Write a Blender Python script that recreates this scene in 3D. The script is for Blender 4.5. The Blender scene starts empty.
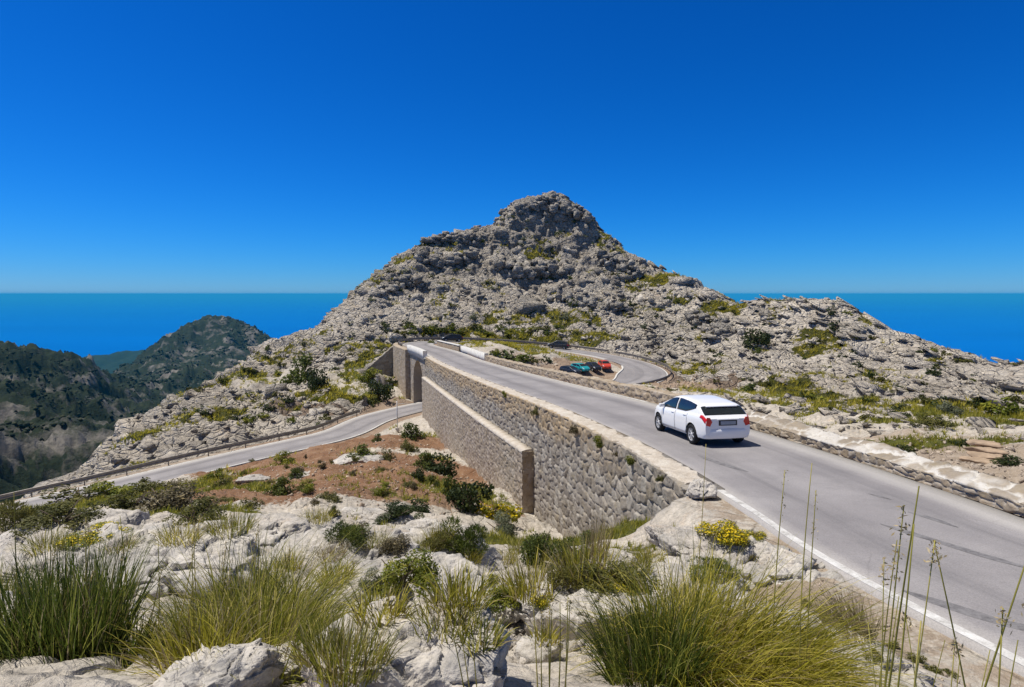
import bpy, bmesh, math, random
import numpy as np
from mathutils import Vector, Matrix
R = math.radians
random.seed(7)
SC = bpy.context.scene
COL = SC.collection

# ------------------------------------------------------------------ camera
F = 600.0
PITCH = R(4.72)
CP, SP = math.cos(PITCH), math.sin(PITCH)
cam_d = bpy.data.cameras.new('camera')
cam = bpy.data.objects.new('camera', cam_d)
COL.objects.link(cam)
cam.rotation_euler = (R(90) - PITCH, 0, 0)
cam_d.sensor_width = 36.0
cam_d.lens = F / 1024 * 36.0
cam_d.clip_start = 0.05
cam_d.clip_end = 400000
SC.camera = cam

def ray(px, py):
    u = (px - 512) / F; v = (343.5 - py) / F
    k = CP + v * SP
    return (u / k, (-SP + v * CP) / k)      # x/y and z/y

def P(px, py, d):
    a, b = ray(px, py)
    return (a * d, d, b * d)

def PZ(px, py, z):
    a, b = ray(px, py)
    d = z / b
    return (a * d, d, z)

def proj(p):
    x, y, z = p
    dep = y * CP - z * SP
    up = y * SP + z * CP
    return (512 + F * x / dep, 343.5 - F * up / dep)

# ------------------------------------------------------------------ objects and tags
def tag(o, label=None, cat=None, group=None, kind=None):
    if label: o['label'] = label
    if cat: o['category'] = cat
    if group: o['group'] = group
    if kind: o['kind'] = kind
    return o

def empty(name, loc=(0, 0, 0), rz=0.0):
    o = bpy.data.objects.new(name, None)
    o.empty_display_size = 0.2
    COL.objects.link(o)
    o.location = loc
    o.rotation_euler = (0, 0, rz)
    return o

def mesh_np(name, V, Fq, mat=None, parent=None, smooth=True, attrs=None, mats=None, midx=None):
    """V (n,3) array; Fq a list of arrays of faces (each of constant width)"""
    V = np.asarray(V, np.float32)
    if isinstance(Fq, np.ndarray): Fq = [Fq]
    me = bpy.data.meshes.new(name)
    me.vertices.add(len(V))
    me.vertices.foreach_set('co', V.ravel())
    loops = np.concatenate([f.ravel() for f in Fq]).astype(np.int32)
    tot = np.concatenate([np.full(len(f), f.shape[1], np.int32) for f in Fq])
    start = np.concatenate([[0], np.cumsum(tot)[:-1]]).astype(np.int32)
    me.loops.add(len(loops)); me.loops.foreach_set('vertex_index', loops)
    me.polygons.add(len(tot))
    me.polygons.foreach_set('loop_start', start)
    me.polygons.foreach_set('loop_total', tot)
    if smooth: me.polygons.foreach_set('use_smooth', np.ones(len(tot), bool))
    if attrs:
        for k, a in attrs.items():
            a = np.asarray(a, np.float32)
            if a.ndim == 1:
                at = me.attributes.new(k, 'FLOAT', 'POINT'); at.data.foreach_set('value', a)
            else:
                at = me.attributes.new(k, 'FLOAT_VECTOR', 'POINT'); at.data.foreach_set('vector', a.ravel())
    if mats:
        for m in mats: me.materials.append(m)
        if midx is not None: me.polygons.foreach_set('material_index', np.asarray(midx, np.int32))
    elif mat: me.materials.append(mat)
    me.update(calc_edges=True)
    o = bpy.data.objects.new(name, me)
    COL.objects.link(o)
    if parent: o.parent = parent
    return o

class MB:
    """collects simple shapes for one mesh"""
    def __init__(s): s.bm = bmesh.new()
    def box(s, c, size, rot=None, bevel=0.0):
        r = bmesh.ops.create_cube(s.bm, size=1.0)
        vs = r['verts']
        for v in vs: v.co = Vector((v.co.x * size[0], v.co.y * size[1], v.co.z * size[2]))
        if bevel > 0:
            es = list({e for v in vs for e in v.link_edges})
            rb = bmesh.ops.bevel(s.bm, geom=es, offset=bevel, segments=2, affect='EDGES', profile=0.6)
            vs = list({v for f in rb['faces'] for v in f.verts} | {v for v in vs if v.is_valid})
        m = Matrix.Translation(c)
        if rot is not None: m = m @ rot.to_4x4()
        for v in vs: v.co = m @ v.co
        return vs
    def tube(s, pts, rad, n=8, cap=True):
        pts = [Vector(p) for p in pts]
        rads = rad if isinstance(rad, (list, tuple)) else [rad] * len(pts)
        rings = []
        for i, p in enumerate(pts):
            t = (pts[min(i + 1, len(pts) - 1)] - pts[max(i - 1, 0)]).normalized()
            a = t.cross(Vector((0, 0, 1)))
            if a.length < 1e-3: a = t.cross(Vector((1, 0, 0)))
            a.normalize(); b = t.cross(a)
            rings.append([s.bm.verts.new(p + (a * math.cos(2 * math.pi * k / n) + b * math.sin(2 * math.pi * k / n)) * rads[i]) for k in range(n)])
        for r0, r1 in zip(rings, rings[1:]):
            for k in range(n):
                s.bm.faces.new((r0[k], r0[(k + 1) % n], r1[(k + 1) % n], r1[k]))
        if cap:
            s.bm.faces.new(rings[0][::-1]); s.bm.faces.new(rings[-1])
    def lathe(s, prof, axis_m, n=24):
        """profile of (radius, along) turned round local X, placed by matrix axis_m"""
        rings = []
        for r, a in prof:
            rings.append([s.bm.verts.new(axis_m @ Vector((a, r * math.cos(2 * math.pi * k / n), r * math.sin(2 * math.pi * k / n)))) for k in range(n)])
        for r0, r1 in zip(rings, rings[1:]):
            for k in range(n):
                s.bm.faces.new((r0[k], r0[(k + 1) % n], r1[(k + 1) % n], r1[k]))
        return rings
    def face(s, pts):
        return s.bm.faces.new([s.bm.verts.new(p) for p in pts])
    def build(s, name, mat, parent=None, smooth=False):
        bmesh.ops.recalc_face_normals(s.bm, faces=s.bm.faces[:])
        me = bpy.data.meshes.new(name)
        s.bm.to_mesh(me); s.bm.free()
        if mat: me.materials.append(mat)
        if smooth:
            me.polygons.foreach_set('use_smooth', np.ones(len(me.polygons), bool))
        o = bpy.data.objects.new(name, me)
        COL.objects.link(o)
        if parent: o.parent = parent
        return o

def copy_tree(o, parent=None):
    c = o.copy(); COL.objects.link(c)
    if parent: c.parent = parent
    for ch in list(o.children): copy_tree(ch, c)
    return c

# ------------------------------------------------------------------ numpy noise
_prng = np.random.RandomState(11)
_perm = np.concatenate([_prng.permutation(256)] * 3).astype(np.int64)
_g3 = _prng.normal(size=(256, 3)); _g3 /= np.linalg.norm(_g3, axis=1)[:, None]
_g3 = _g3.astype(np.float32)
_rv = _prng.rand(256, 4).astype(np.float32)

def hsh(ix, iy, iz):
    return _perm[_perm[_perm[ix & 255] + (iy & 255)] + (iz & 255)]

def perlin(p):
    i = np.floor(p).astype(np.int64); f = (p - i).astype(np.float32)
    w = f * f * f * (f * (f * 6 - 15) + 10)
    out = np.zeros(len(p), np.float32)
    for dx in (0, 1):
        wx = w[:, 0] if dx else 1 - w[:, 0]
        for dy in (0, 1):
            wy = w[:, 1] if dy else 1 - w[:, 1]
            for dz in (0, 1):
                wz = w[:, 2] if dz else 1 - w[:, 2]
                g = _g3[hsh(i[:, 0] + dx, i[:, 1] + dy, i[:, 2] + dz)]
                out += wx * wy * wz * (g[:, 0] * (f[:, 0] - dx) + g[:, 1] * (f[:, 1] - dy) + g[:, 2] * (f[:, 2] - dz))
    return out * 1.5

def fbm(p, octv=5, gain=0.5, lac=2.03, ridged=False):
    a = 1.0; s = np.zeros(len(p), np.float32); q = np.array(p, np.float32)
    for _ in range(octv):
        n = perlin(q)
        s += a * ((1 - 2 * np.abs(n)) if ridged else n)
        a *= gain; q = q * lac + 17.3
    return s

def worley(p, want_off=False):
    """3-D cells: distance to the nearest and second nearest point, id of the nearest (and the offset to it)"""
    i = np.floor(p).astype(np.int64); f = (p - i).astype(np.float32)
    n = len(p)
    f1 = np.full(n, 9, np.float32); f2 = np.full(n, 9, np.float32); idn = np.zeros(n, np.int64)
    off = np.zeros((n, 3), np.float32)
    for dx in (-1, 0, 1):
        for dy in (-1, 0, 1):
            for dz in (-1, 0, 1):
                h = hsh(i[:, 0] + dx, i[:, 1] + dy, i[:, 2] + dz)
                o = _rv[h, :3] - f + np.array([dx, dy, dz], np.float32)
                d = (o * o).sum(1)
                c = d < f1
                f2 = np.where(c, f1, np.minimum(f2, d))
                idn = np.where(c, h, idn)
                f1 = np.where(c, d, f1)
                if want_off: off[c] = o[c]
    if want_off: return np.sqrt(f1), np.sqrt(f2), idn, -off
    return np.sqrt(f1), np.sqrt(f2), idn

def worley2(p):
    i = np.floor(p).astype(np.int64); f = (p - i).astype(np.float32)
    n = len(p)
    f1 = np.full(n, 9, np.float32); f2 = np.full(n, 9, np.float32); idn = np.zeros(n, np.int64)
    for dx in (-1, 0, 1):
        for dy in (-1, 0, 1):
            h = hsh(i[:, 0] + dx, i[:, 1] + dy, i[:, 0] * 0)
            r = 0.12 + 0.76 * _rv[h]
            d = (dx + r[:, 0] - f[:, 0]) ** 2 + (dy + r[:, 1] - f[:, 1]) ** 2
            c = d < f1
            f2 = np.where(c, f1, np.minimum(f2, d))
            idn = np.where(c, h, idn)
            f1 = np.where(c, d, f1)
    return np.sqrt(f1), np.sqrt(f2), idn

def sstep(a, b, x):
    t = np.clip((x - a) / (b - a), 0, 1)
    return t * t * (3 - 2 * t)

def spline(pts, step):
    """Catmull-Rom through pts, resampled evenly"""
    p = np.array(pts, float)
    p = np.vstack([2 * p[0] - p[1], p, 2 * p[-1] - p[-2]])
    out = []
    for i in range(1, len(p) - 2):
        t = np.linspace(0, 1, 24, endpoint=False)[:, None]
        a, b, c, d = p[i - 1], p[i], p[i + 1], p[i + 2]
        out.append(0.5 * (2 * b + (c - a) * t + (2 * a - 5 * b + 4 * c - d) * t ** 2 + (3 * b - a - 3 * c + d) * t ** 3))
    q = np.vstack(out + [p[-2][None]])
    # light smoothing
    for _ in range(260):
        q[1:-1] = 0.25 * q[:-2] + 0.5 * q[1:-1] + 0.25 * q[2:]
    s = np.concatenate([[0], np.cumsum(np.linalg.norm(np.diff(q, axis=0), axis=1))])
    n = max(2, int(s[-1] / step))
    si = np.linspace(0, s[-1], n + 1)
    return np.stack([np.interp(si, s, q[:, k]) for k in range(q.shape[1])], 1)

def tangents(c):
    t = np.gradient(c[:, :2], axis=0)
    return t / np.linalg.norm(t, axis=1)[:, None]

# ------------------------------------------------------------------ node helper
class NT:
    def __init__(s, name):
        s.m = bpy.data.materials.new(name); s.m.use_nodes = True
        s.t = s.m.node_tree; s.t.nodes.clear()
        s.out = s.n('ShaderNodeOutputMaterial')
    def n(s, typ, **kw):
        nd = s.t.nodes.new(typ)
        for k, v in kw.items(): setattr(nd, k, v)
        return nd
    def link(s, a, b): s.t.links.new(a, b)
    def val(s, sock, v):
        if hasattr(v, 'is_output') or isinstance(v, bpy.types.NodeSocket): s.link(v, sock)
        elif isinstance(v, (tuple, list)) and len(v) == 3 and sock.type == 'RGBA': sock.default_value = (*v, 1)
        else: sock.default_value = v
    def attr(s, name):
        a = s.n('ShaderNodeAttribute'); a.attribute_name = name; return a
    def coord(s): return s.n('ShaderNodeTexCoord').outputs['Object']
    def pos(s): return s.n('ShaderNodeNewGeometry').outputs['Position']
    def mapping(s, v, scale=(1, 1, 1), rot=(0, 0, 0)):
        m = s.n('ShaderNodeMapping'); s.link(v, m.inputs['Vector'])
        m.inputs['Scale'].default_value = scale; m.inputs['Rotation'].default_value = rot
        return m.outputs[0]
    def noise(s, vec, scale, detail=4, rough=0.55, dist=0.0, col=False):
        n = s.n('ShaderNodeTexNoise'); s.link(vec, n.inputs['Vector'])
        n.inputs['Scale'].default_value = scale; n.inputs['Detail'].default_value = detail
        n.inputs['Roughness'].default_value = rough; n.inputs['Distortion'].default_value = dist
        return n.outputs['Color' if col else 'Fac']
    def voro(s, vec, scale, feature='F1', out='Distance', rnd=1.0):
        n = s.n('ShaderNodeTexVoronoi', feature=feature); s.link(vec, n.inputs['Vector'])
        n.inputs['Scale'].default_value = scale; n.inputs['Randomness'].default_value = rnd
        return n.outputs[out]
    def ramp(s, fac, stops, interp='LINEAR'):
        r = s.n('ShaderNodeValToRGB'); s.link(fac, r.inputs[0]); e = r.color_ramp.elements
        r.color_ramp.interpolation = interp
        while len(e) < len(stops): e.new(0.5)
        for k, (p, c) in enumerate(stops):
            e[k].position = p
            e[k].color = (c, c, c, 1) if isinstance(c, (int, float)) else (*c, 1)
        return r.outputs[0]
    def math(s, op, a, b=0.5, c=None, clamp=False):
        m = s.n('ShaderNodeMath', operation=op); m.use_clamp = clamp
        s.val(m.inputs[0], a); s.val(m.inputs[1], b)
        if c is not None: s.val(m.inputs[2], c)
        return m.outputs[0]
    def mix(s, fac, a, b, mode='MIX'):
        m = s.n('ShaderNodeMix', data_type='RGBA', blend_type=mode)
        s.val(m.inputs[0], fac); s.val(m.inputs[6], a); s.val(m.inputs[7], b)
        return m.outputs[2]
    def bump(s, h, strength=0.5, dist=0.1, normal=None):
        b = s.n('ShaderNodeBump'); s.link(h, b.inputs['Height'])
        b.inputs['Strength'].default_value = strength; b.inputs['Distance'].default_value = dist
        if normal is not None: s.link(normal, b.inputs['Normal'])
        return b.outputs[0]
    def bsdf(s, color, rough=0.8, normal=None, spec=0.3, metal=0.0, coat=0.0, **kw):
        b = s.n('ShaderNodeBsdfPrincipled')
        s.val(b.inputs['Base Color'], color); s.val(b.inputs['Roughness'], rough)
        b.inputs['Specular IOR Level'].default_value = spec
        b.inputs['Metallic'].default_value = metal
        b.inputs['Coat Weight'].default_value = coat
        if normal is not None: s.link(normal, b.inputs['Normal'])
        for k, v in kw.items(): s.val(b.inputs[k], v)
        s.link(b.outputs[0], s.out.inputs['Surface'])
        return s.m

def simple(name, color, rough=0.6, spec=0.4, metal=0.0, coat=0.0, var=0.12, scale=8.0):
    """a plain painted / plastic / metal surface with a little wear in tone and gloss"""
    t = NT(name)
    nz = t.noise(t.coord(), scale, 5, 0.6)
    lo = tuple(c * (1 - var) for c in color); hi = tuple(min(1, c * (1 + var)) for c in color)
    c = t.ramp(nz, [(0.3, lo), (0.7, hi)])
    r = t.math('MULTIPLY_ADD', nz, 0.15, rough - 0.07, clamp=True)
    return t.bsdf(c, r, spec=spec, metal=metal, coat=coat)
# ------------------------------------------------------------------ roads (centre lines in metres)
def zprof(d):
    a = 4.05 + 0.0625 * d
    b = 8.55 + 0.018 * (d - 72)
    k = 1 / (1 + math.exp(-(d - 72) / 4))
    return -(a * (1 - k) + b * k)

def on_profile(px, py):
    a, b = ray(px, py)
    lo, hi = 3.0, 130.0
    for _ in range(60):
        m = 0.5 * (lo + hi)
        if b * m > zprof(m): hi = m     # above the road: too close? (ray still over it)
        else: lo = m
    # ray is over the road while b*m > zprof(m): find first crossing by scanning
    d = 3.0
    while d < 130 and b * d > zprof(d): d += 0.05
    return (a * d, d, b * d)

ROWS = [(600, 868, None), (517, 757, 1024), (500, 732, 969), (467, 686, 868), (452, 660, 818), (436, 630, 768),
        (405, 568, 645), (395, 543, 600), (380, 497, 541), (361, 436, 483)]
UW = 5.7
up = []
first = on_profile(1000, 687)
for py, l, r in ROWS:
    L = np.array(on_profile(l, py))
    if r is None:
        c = L + np.array([2.95, 0.6, 0])
    else:
        c = 0.5 * (L + np.array(on_profile(r, py)))
    up.append(c)
c0 = np.array(first) + np.array([2.85, 0.9, 0])
up = [(16.0, -13.0, -3.3), (12.0, -2.5, -3.9)] + up
up = [tuple(p) for p in up]
up += [(-9.1, 86.5, -8.8), (-12.6, 96, -8.95), (-16.0, 104, -9.05), (-17.6, 110, -9.15), (-16.6, 115.2, -9.25), (-12.5, 118.6, -9.45),
       (-6, 120.2, -9.8), (2, 120.6, -10.4), (11, 119, -11.1), (18.6, 114, -11.9), (23.0, 106, -12.6), (23.2, 97.5, -13.2), (19.2, 91.5, -13.7), (12.5, 89.2, -14.3),
       (4, 91.5, -15.1), (-3, 93.6, -15.9), (-9, 93.4, -16.6), (-13.6, 90.6, -17.0), (-17.3, 85.6, -17.15), (-20.0, 80.6, -17.2)]
for px, py, z in [(345, 433, -17.3), (300, 443, -17.4), (200, 465.5, -17.9), (100, 491, -18.5), (10, 510, -19.2)]:
    up.append(PZ(px, py, z))
up += [(-50.5, 45, -20), (-58, 37, -21), (-70, 28, -22.5)]
ROAD = spline(up, 0.5)
RT = tangents(ROAD)
RN = np.stack([RT[:, 1], -RT[:, 0]], 1)           # points to the right of travel (away from the camera knoll)
RS = np.concatenate([[0], np.cumsum(np.linalg.norm(np.diff(ROAD[:, :2], axis=0), axis=1))])
def idx_near(x, y, lo=0, hi=None):
    d = (ROAD[lo:hi, 0] - x) ** 2 + (ROAD[lo:hi, 1] - y) ** 2
    return lo + int(np.argmin(d))
I_BEND = idx_near(-17.6, 110)
I_LOOP = idx_near(23.2, 97.5, I_BEND)
I_TUN = idx_near(-13.6, 90.6, I_LOOP)             # under the bridge
I_LOW = idx_near(-16.5, 86.8, I_LOOP)
I_END = len(ROAD) - 1
I_BR = idx_near(-9.1, 86.5, 0, I_BEND)            # over the lower road
HW = UW / 2

def road_query(x, y, lo, hi, step=2):
    """nearest centre-line sample in [lo,hi): signed offset to the right, height, index"""
    c = ROAD[lo:hi:step]; n = len(x)
    best = np.full(n, 1e9, np.float32); bi = np.zeros(n, np.int64)
    for k in range(len(c)):
        d = (x - c[k, 0]) ** 2 + (y - c[k, 1]) ** 2
        m = d < best
        best[m] = d[m]; bi[m] = k
    gi = lo + bi * step
    dx = x - ROAD[gi, 0]; dy = y - ROAD[gi, 1]
    lat = dx * RN[gi, 0] + dy * RN[gi, 1]
    lon = dx * RT[gi, 0] + dy * RT[gi, 1]
    slope = np.gradient(ROAD[:, 2])[gi] / 0.5
    return lat, ROAD[gi, 2] + lon * slope, gi, np.sqrt(best)

# wall along the left (near) side of the upper road
I_W0 = idx_near(*on_profile(716, 489)[:2], 0, I_BEND)
I_W1 = idx_near(-17.9, 112, 0, I_LOOP)
WOFF = HW + 0.75                                   # outer face of the wall, left of the centre line
WA = np.array(P(397.5, 342, 110.5)); WB = np.array(P(359, 375, 107))
I_WJ = 229
def left_pt(i, off): return np.array([ROAD[i, 0] - RN[i, 0] * off, ROAD[i, 1] - RN[i, 1] * off])

# ------------------------------------------------------------------ natural terrain: control points (px, py, distance)
CTL = []
def C(px, py, d): CTL.append(P(px, py, d))
def CW(x, y, z): CTL.append((x, y, z))
for px, d in [(-150, 2.5), (0, 2.5), (120, 2.5), (300, 2.7), (500, 2.9), (640, 3.2), (760, 3.8)]: C(px, 687, d)
for px, d in [(0, 4.0), (150, 4.2), (300, 4.4), (500, 4.7), (680, 5.2), (800, 5.9), (900, 6.6)]: C(px, 640, d)
for px, d in [(-100, 5.8), (0, 6.0), (200, 6.5), (400, 7.0), (600, 7.6), (740, 8.6), (830, 9.2)]: C(px, 600, d)
for px, d in [(0, 9.0), (150, 9.6), (300, 10.5), (400, 11.5), (560, 12.2), (680, 13.0), (770, 13.0)]: C(px, 560, d)
for px, d in [(-60, 15), (60, 16.5), (150, 16), (250, 16.5), (330, 18), (400, 19), (470, 22)]: C(px, 522, d)
for px, py, d in [(0, 532, 22), (40, 519, 33), (100, 507, 38), (160, 495, 42), (210, 492, 36), (240, 475, 46), (300, 480, 34), (400, 480, 34), (350, 500, 25),
                  (450, 500, 27), (250, 463, 56), (330, 449, 60), (400, 441, 61), (380, 460, 46), (430, 470, 42), (470, 492, 34.5), (425, 434, 66), (500, 510, 30)]: C(px, py, d)
# foot of the retaining wall
for d, py in [(17.6, 530), (20.5, 572), (24, 560), (28, 545), (33, 515), (36, 500)]:
    i = int(np.argmin(np.abs(ROAD[:I_BR, 1] - d))); xy = left_pt(i, WOFF + 0.6)
    px = 512 + F * xy[0] / (xy[1] * CP + 10 * SP); CW(xy[0], xy[1], ray(px, py)[1] * xy[1])
for d, z in [(45, -13.5), (55, -14.8), (65, -16.0), (74, -17.0)]:
    i = int(np.argmin(np.abs(ROAD[:I_BR, 1] - d))); xy = left_pt(i, WOFF + 1.8); CW(xy[0], xy[1], z)
CW(-16, 92, -16.6); CW(-20, 95, -16); CW(-22, 102, -15); CW(-24, 108, -13.2); CW(-22.5, 113.5, -10.4); CW(-22, 119, -9.3); CW(-15, 124, -9.0)
# hill left of the bend
for px, py, d in [(90, 474, 72), (130, 446, 75), (175, 432, 75.5), (210, 424, 80), (260, 408, 88), (310, 398, 92), (355, 392, 95), (378, 397, 94),
                  (170, 415, 88), (200, 395, 96), (250, 375, 107), (290, 372, 109), (310, 352, 119), (345, 352, 120), (372, 350, 120), (395, 333, 126)]: C(px, py, d)
SIL = [(60, 490, 70), (80, 470, 78), (110, 446, 84), (150, 413, 95), (190, 391, 104), (230, 366, 114), (262, 343, 122), (290, 338, 128), (318, 326, 138), (345, 305, 148), (372, 281, 157), (400, 254, 166),
       (428, 240, 172), (455, 231, 174), (487, 226, 176), (500, 213, 178), (517, 201, 180), (545, 193.5, 182), (572, 199, 181), (590, 212, 179), (602, 231, 177), (625, 250, 174), (650, 262, 171), (672, 272, 166), (700, 283, 158), (722, 294, 150),
       (738, 302, 142), (752, 295, 134), (772, 291, 131), (798, 298, 128), (815, 306, 125), (832, 297, 123), (850, 301, 121), (872, 319, 117), (900, 337, 112), (930, 347, 106), (970, 357, 97), (1000, 362, 91), (1030, 369, 86), (1100, 385, 78)]
for px, py, d in SIL:
    C(px, py + 2, d)
    x, y, z = P(px, py, d); r = math.hypot(x, y)
    for dr, dz in ((14, -9), (40, -36), (120, -130)):
        CTL.append((x * (1 + dr / r), y * (1 + dr / r), z + dz))
for px, py, d in [(430, 331, 131), (520, 334, 133), (580, 338, 131), (640, 347, 123), (668, 362, 111), (690, 378, 99), (690, 392, 88), (705, 398, 74), (660, 396, 80),
                  (400, 315, 136), (450, 300, 146), (520, 296, 150), (600, 300, 150), (650, 312, 142), (700, 330, 128), (430, 268, 160), (480, 262, 164), (520, 270, 163), (545, 240, 173), (590, 262, 167), (560, 215, 178), (640, 285, 158),
                  (735, 345, 116), (770, 330, 118), (800, 340, 110), (720, 365, 104), (760, 372, 92), (745, 395, 74), (790, 400, 62), (775, 420, 45), (850, 340, 107), (850, 380, 72), (840, 412, 47),
                  (900, 365, 92), (950, 380, 72), (1000, 385, 64), (900, 405, 48), (960, 415, 40), (1000, 430, 32), (860, 432, 35), (910, 445, 28.5), (960, 452, 25), (1010, 478, 19), (1024, 460, 22), (1100, 460, 20), (1150, 420, 36), (1300, 440, 25), (1300, 500, 17)]: C(px, py, d)
# inside the loop
for x, y, z in [(-6, 104, -8.9), (-9, 112, -9.2), (0, 108, -9.6), (5, 100, -11.4), (0, 95, -11.6), (9, 103, -12.0), (14, 98, -12.5), (6, 95, -12.3), (12, 93, -12.9), (17, 101, -12.5), (-4, 96, -10.0), (9, 113, -11.2), (15, 62, -10.6), (12, 74, -12.3), (20, 74, -12.0), (24, 60, -10.4)]: CW(x, y, z)
# round and behind the camera
for x, y, z in [(0, 0.3, -1.6), (3, 0.5, -2.1), (6, 1.5, -3.3), (8, 3, -4.0), (-3, 0.5, -1.7), (-8, 1, -2.4), (-16, 2, -5), (0, -4, -1.0), (6, -6, -2.2), (-12, 10, -6.5), (-20, 14, -10), (-30, 20, -14), (-40, 12, -16), (-60, 60, -32), (-75, 70, -50), (-64, 46, -27), (-90, 100, -80), (-80, 10, -30),
                (22, 4, -3.2), (30, 10, -2.5), (22, 14, -4.9), (60, 20, -4)]: CW(x, y, z)
CTL = np.array(CTL)

def lp(x, y):
    r = np.hypot(x, y) + 1.2
    return np.stack([np.arctan2(x, y + 0.6) * 1.35, np.log(r)], 1), r
_cq, _cr = lp(CTL[:, 0], CTL[:, 1])
_val = CTL[:, 2] / _cr
def _phi(r2): return 0.5 * r2 * np.log(r2 + 1e-9)
_n = len(CTL)
_A = _phi(((_cq[:, None] - _cq[None]) ** 2).sum(-1)) + np.eye(_n) * 0.0015
_Pm = np.hstack([np.ones((_n, 1)), _cq])
_M = np.vstack([np.hstack([_A, _Pm]), np.hstack([_Pm.T, np.zeros((3, 3))])])
_W = np.linalg.solve(_M, np.concatenate([_val, [0, 0, 0]]))
def natural(x, y):
    q, r = lp(x, y)
    out = np.empty(len(x))
    for s in range(0, len(x), 60000):
        qq = q[s:s + 60000]
        k = ((qq[:, None] - _cq[None]) ** 2).sum(-1)
        out[s:s + 60000] = _phi(k) @ _W[:_n] + _W[_n] + qq @ _W[_n + 1:]
    return out * r

def terrain_z(x, y, extra=None):
    """ground height with the road cuts and fills; also returns how far each point is from a road edge and its zone"""
    z = natural(x, y)
    if extra is not None: z = z + extra
    near = np.full(len(x), 99.0)
    # loop and lower road first
    lat, rz, gi, dist = road_query(x, y, I_BEND - 4, I_END, 2)
    al = np.abs(lat); al = np.where(dist > al + 3, dist, al)
    hw = HW + 0.7
    tun = (gi > I_LOW - 34) & (gi < I_LOW - 1)
    wide = np.exp(-((gi - I_LOOP - 2) / 22.0) ** 2) * (lat > 0) * 3.0
    hw = hw + wide + 1.3 * ((lat < 0) & (gi > I_LOW))
    bl = np.where(tun, 0.8, 5.0)
    w = 1 - sstep(hw, hw + bl, al)
    low = rz - 0.12
    z = z * (1 - w) + low * w
    near = np.minimum(near, al)
    # upper road
    lat2, rz2, gi2, dist2 = road_query(x, y, 0, I_BEND + 6, 2)
    al2 = np.abs(lat2); al2 = np.where(dist2 > al2 + 3, dist2, al2)
    inwall = (gi2 >= I_W0) & (gi2 <= I_W1)
    under = tun & (al < 4.6)
    right = sstep(HW + 0.6, HW + 5.5, al2)
    leftn = sstep(HW + 0.7, HW + 2.6, al2)
    w2 = np.where(lat2 >= 0, 1 - right, np.where(inwall, (al2 < HW - 0.6).astype(float), 1 - leftn))
    w2 = np.where(under, 0, w2)
    z = z * (1 - w2) + (rz2 - 0.12) * w2
    near = np.where(inwall & (lat2 < 0), near, np.minimum(near, al2))
    # ground held up behind the wing wall, and cut away in front of it
    ab = WB - WA; L2 = float(ab[:2] @ ab[:2]); tt = ((x - WA[0]) * ab[0] + (y - WA[1]) * ab[1]) / L2
    sd = ((x - WA[0]) * -ab[1] + (y - WA[1]) * ab[0]) / math.sqrt(L2)      # positive in front (towards the camera)
    lz = WA[2] + ab[2] * tt
    m = (tt > -0.05) & (tt < 1.05)
    z = np.where(m & (sd < -0.5) & (sd > -14) & (lat2 < -HW - 0.5), np.maximum(z, lz - 0.25 - 0.02 * (-sd)), z)
    z = np.where(m & (sd >= -0.5) & (sd < 7) & (lat2 < -WOFF), np.minimum(z, lz - 0.9 - 5.0 * (1 - 0.6 * np.clip(tt, 0, 1)) - 0.12 * np.clip(sd, 0, 9)), z)
    toe = -17.0 + 4.6 * np.clip((gi2 - I_WJ) / (I_W1 - I_WJ), 0, 1) + 0.35 * (al2 - WOFF)
    z = np.where((gi2 > I_WJ - 14) & (gi2 <= I_W1 + 1) & (lat2 < -WOFF + 0.3) & (al2 < WOFF + 8) & (al > HW + 0.7), np.minimum(z, np.maximum(toe, -17.2)), z)
    nearcut = np.where((al2 < HW + 0.6) & (gi2 < I_BEND + 6) & ~under, np.minimum(near, al2), near)
    return z, nearcut, lat2, gi2, inwall, lat, gi

print('road samples', len(ROAD), 'I', I_W0, I_BR, I_BEND, I_LOOP, I_LOW, I_END)
# ------------------------------------------------------------------ world, sun, view
SUN_EL, SUN_DIR = 66.0, (-0.97, 0.12)             # the sun stands high on the left, a little ahead of the camera
SUN_AZ = math.atan2(SUN_DIR[0], SUN_DIR[1])       # clockwise from +Y
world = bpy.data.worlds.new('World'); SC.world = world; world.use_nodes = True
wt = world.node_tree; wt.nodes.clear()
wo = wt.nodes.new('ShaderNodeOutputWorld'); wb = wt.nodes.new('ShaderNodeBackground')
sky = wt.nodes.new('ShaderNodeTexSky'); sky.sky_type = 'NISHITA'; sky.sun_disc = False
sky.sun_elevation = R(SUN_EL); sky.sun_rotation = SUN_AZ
sky.altitude = 700; sky.air_density = 1.0; sky.dust_density = 0.25; sky.ozone_density = 3.0
sky.ozone_density = 1.0; sky.dust_density = 0.0
def wn(typ, **kw):
    n_ = wt.nodes.new(typ)
    for k_, v_ in kw.items(): setattr(n_, k_, v_)
    return n_
def wmath(op, a_, b_=0.5, clamp=False):
    n_ = wn('ShaderNodeMath', operation=op); n_.use_clamp = clamp
    for k_, v_ in enumerate((a_, b_)):
        if isinstance(v_, bpy.types.NodeSocket): wt.links.new(v_, n_.inputs[k_])
        else: n_.inputs[k_].default_value = v_
    return n_.outputs[0]
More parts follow.
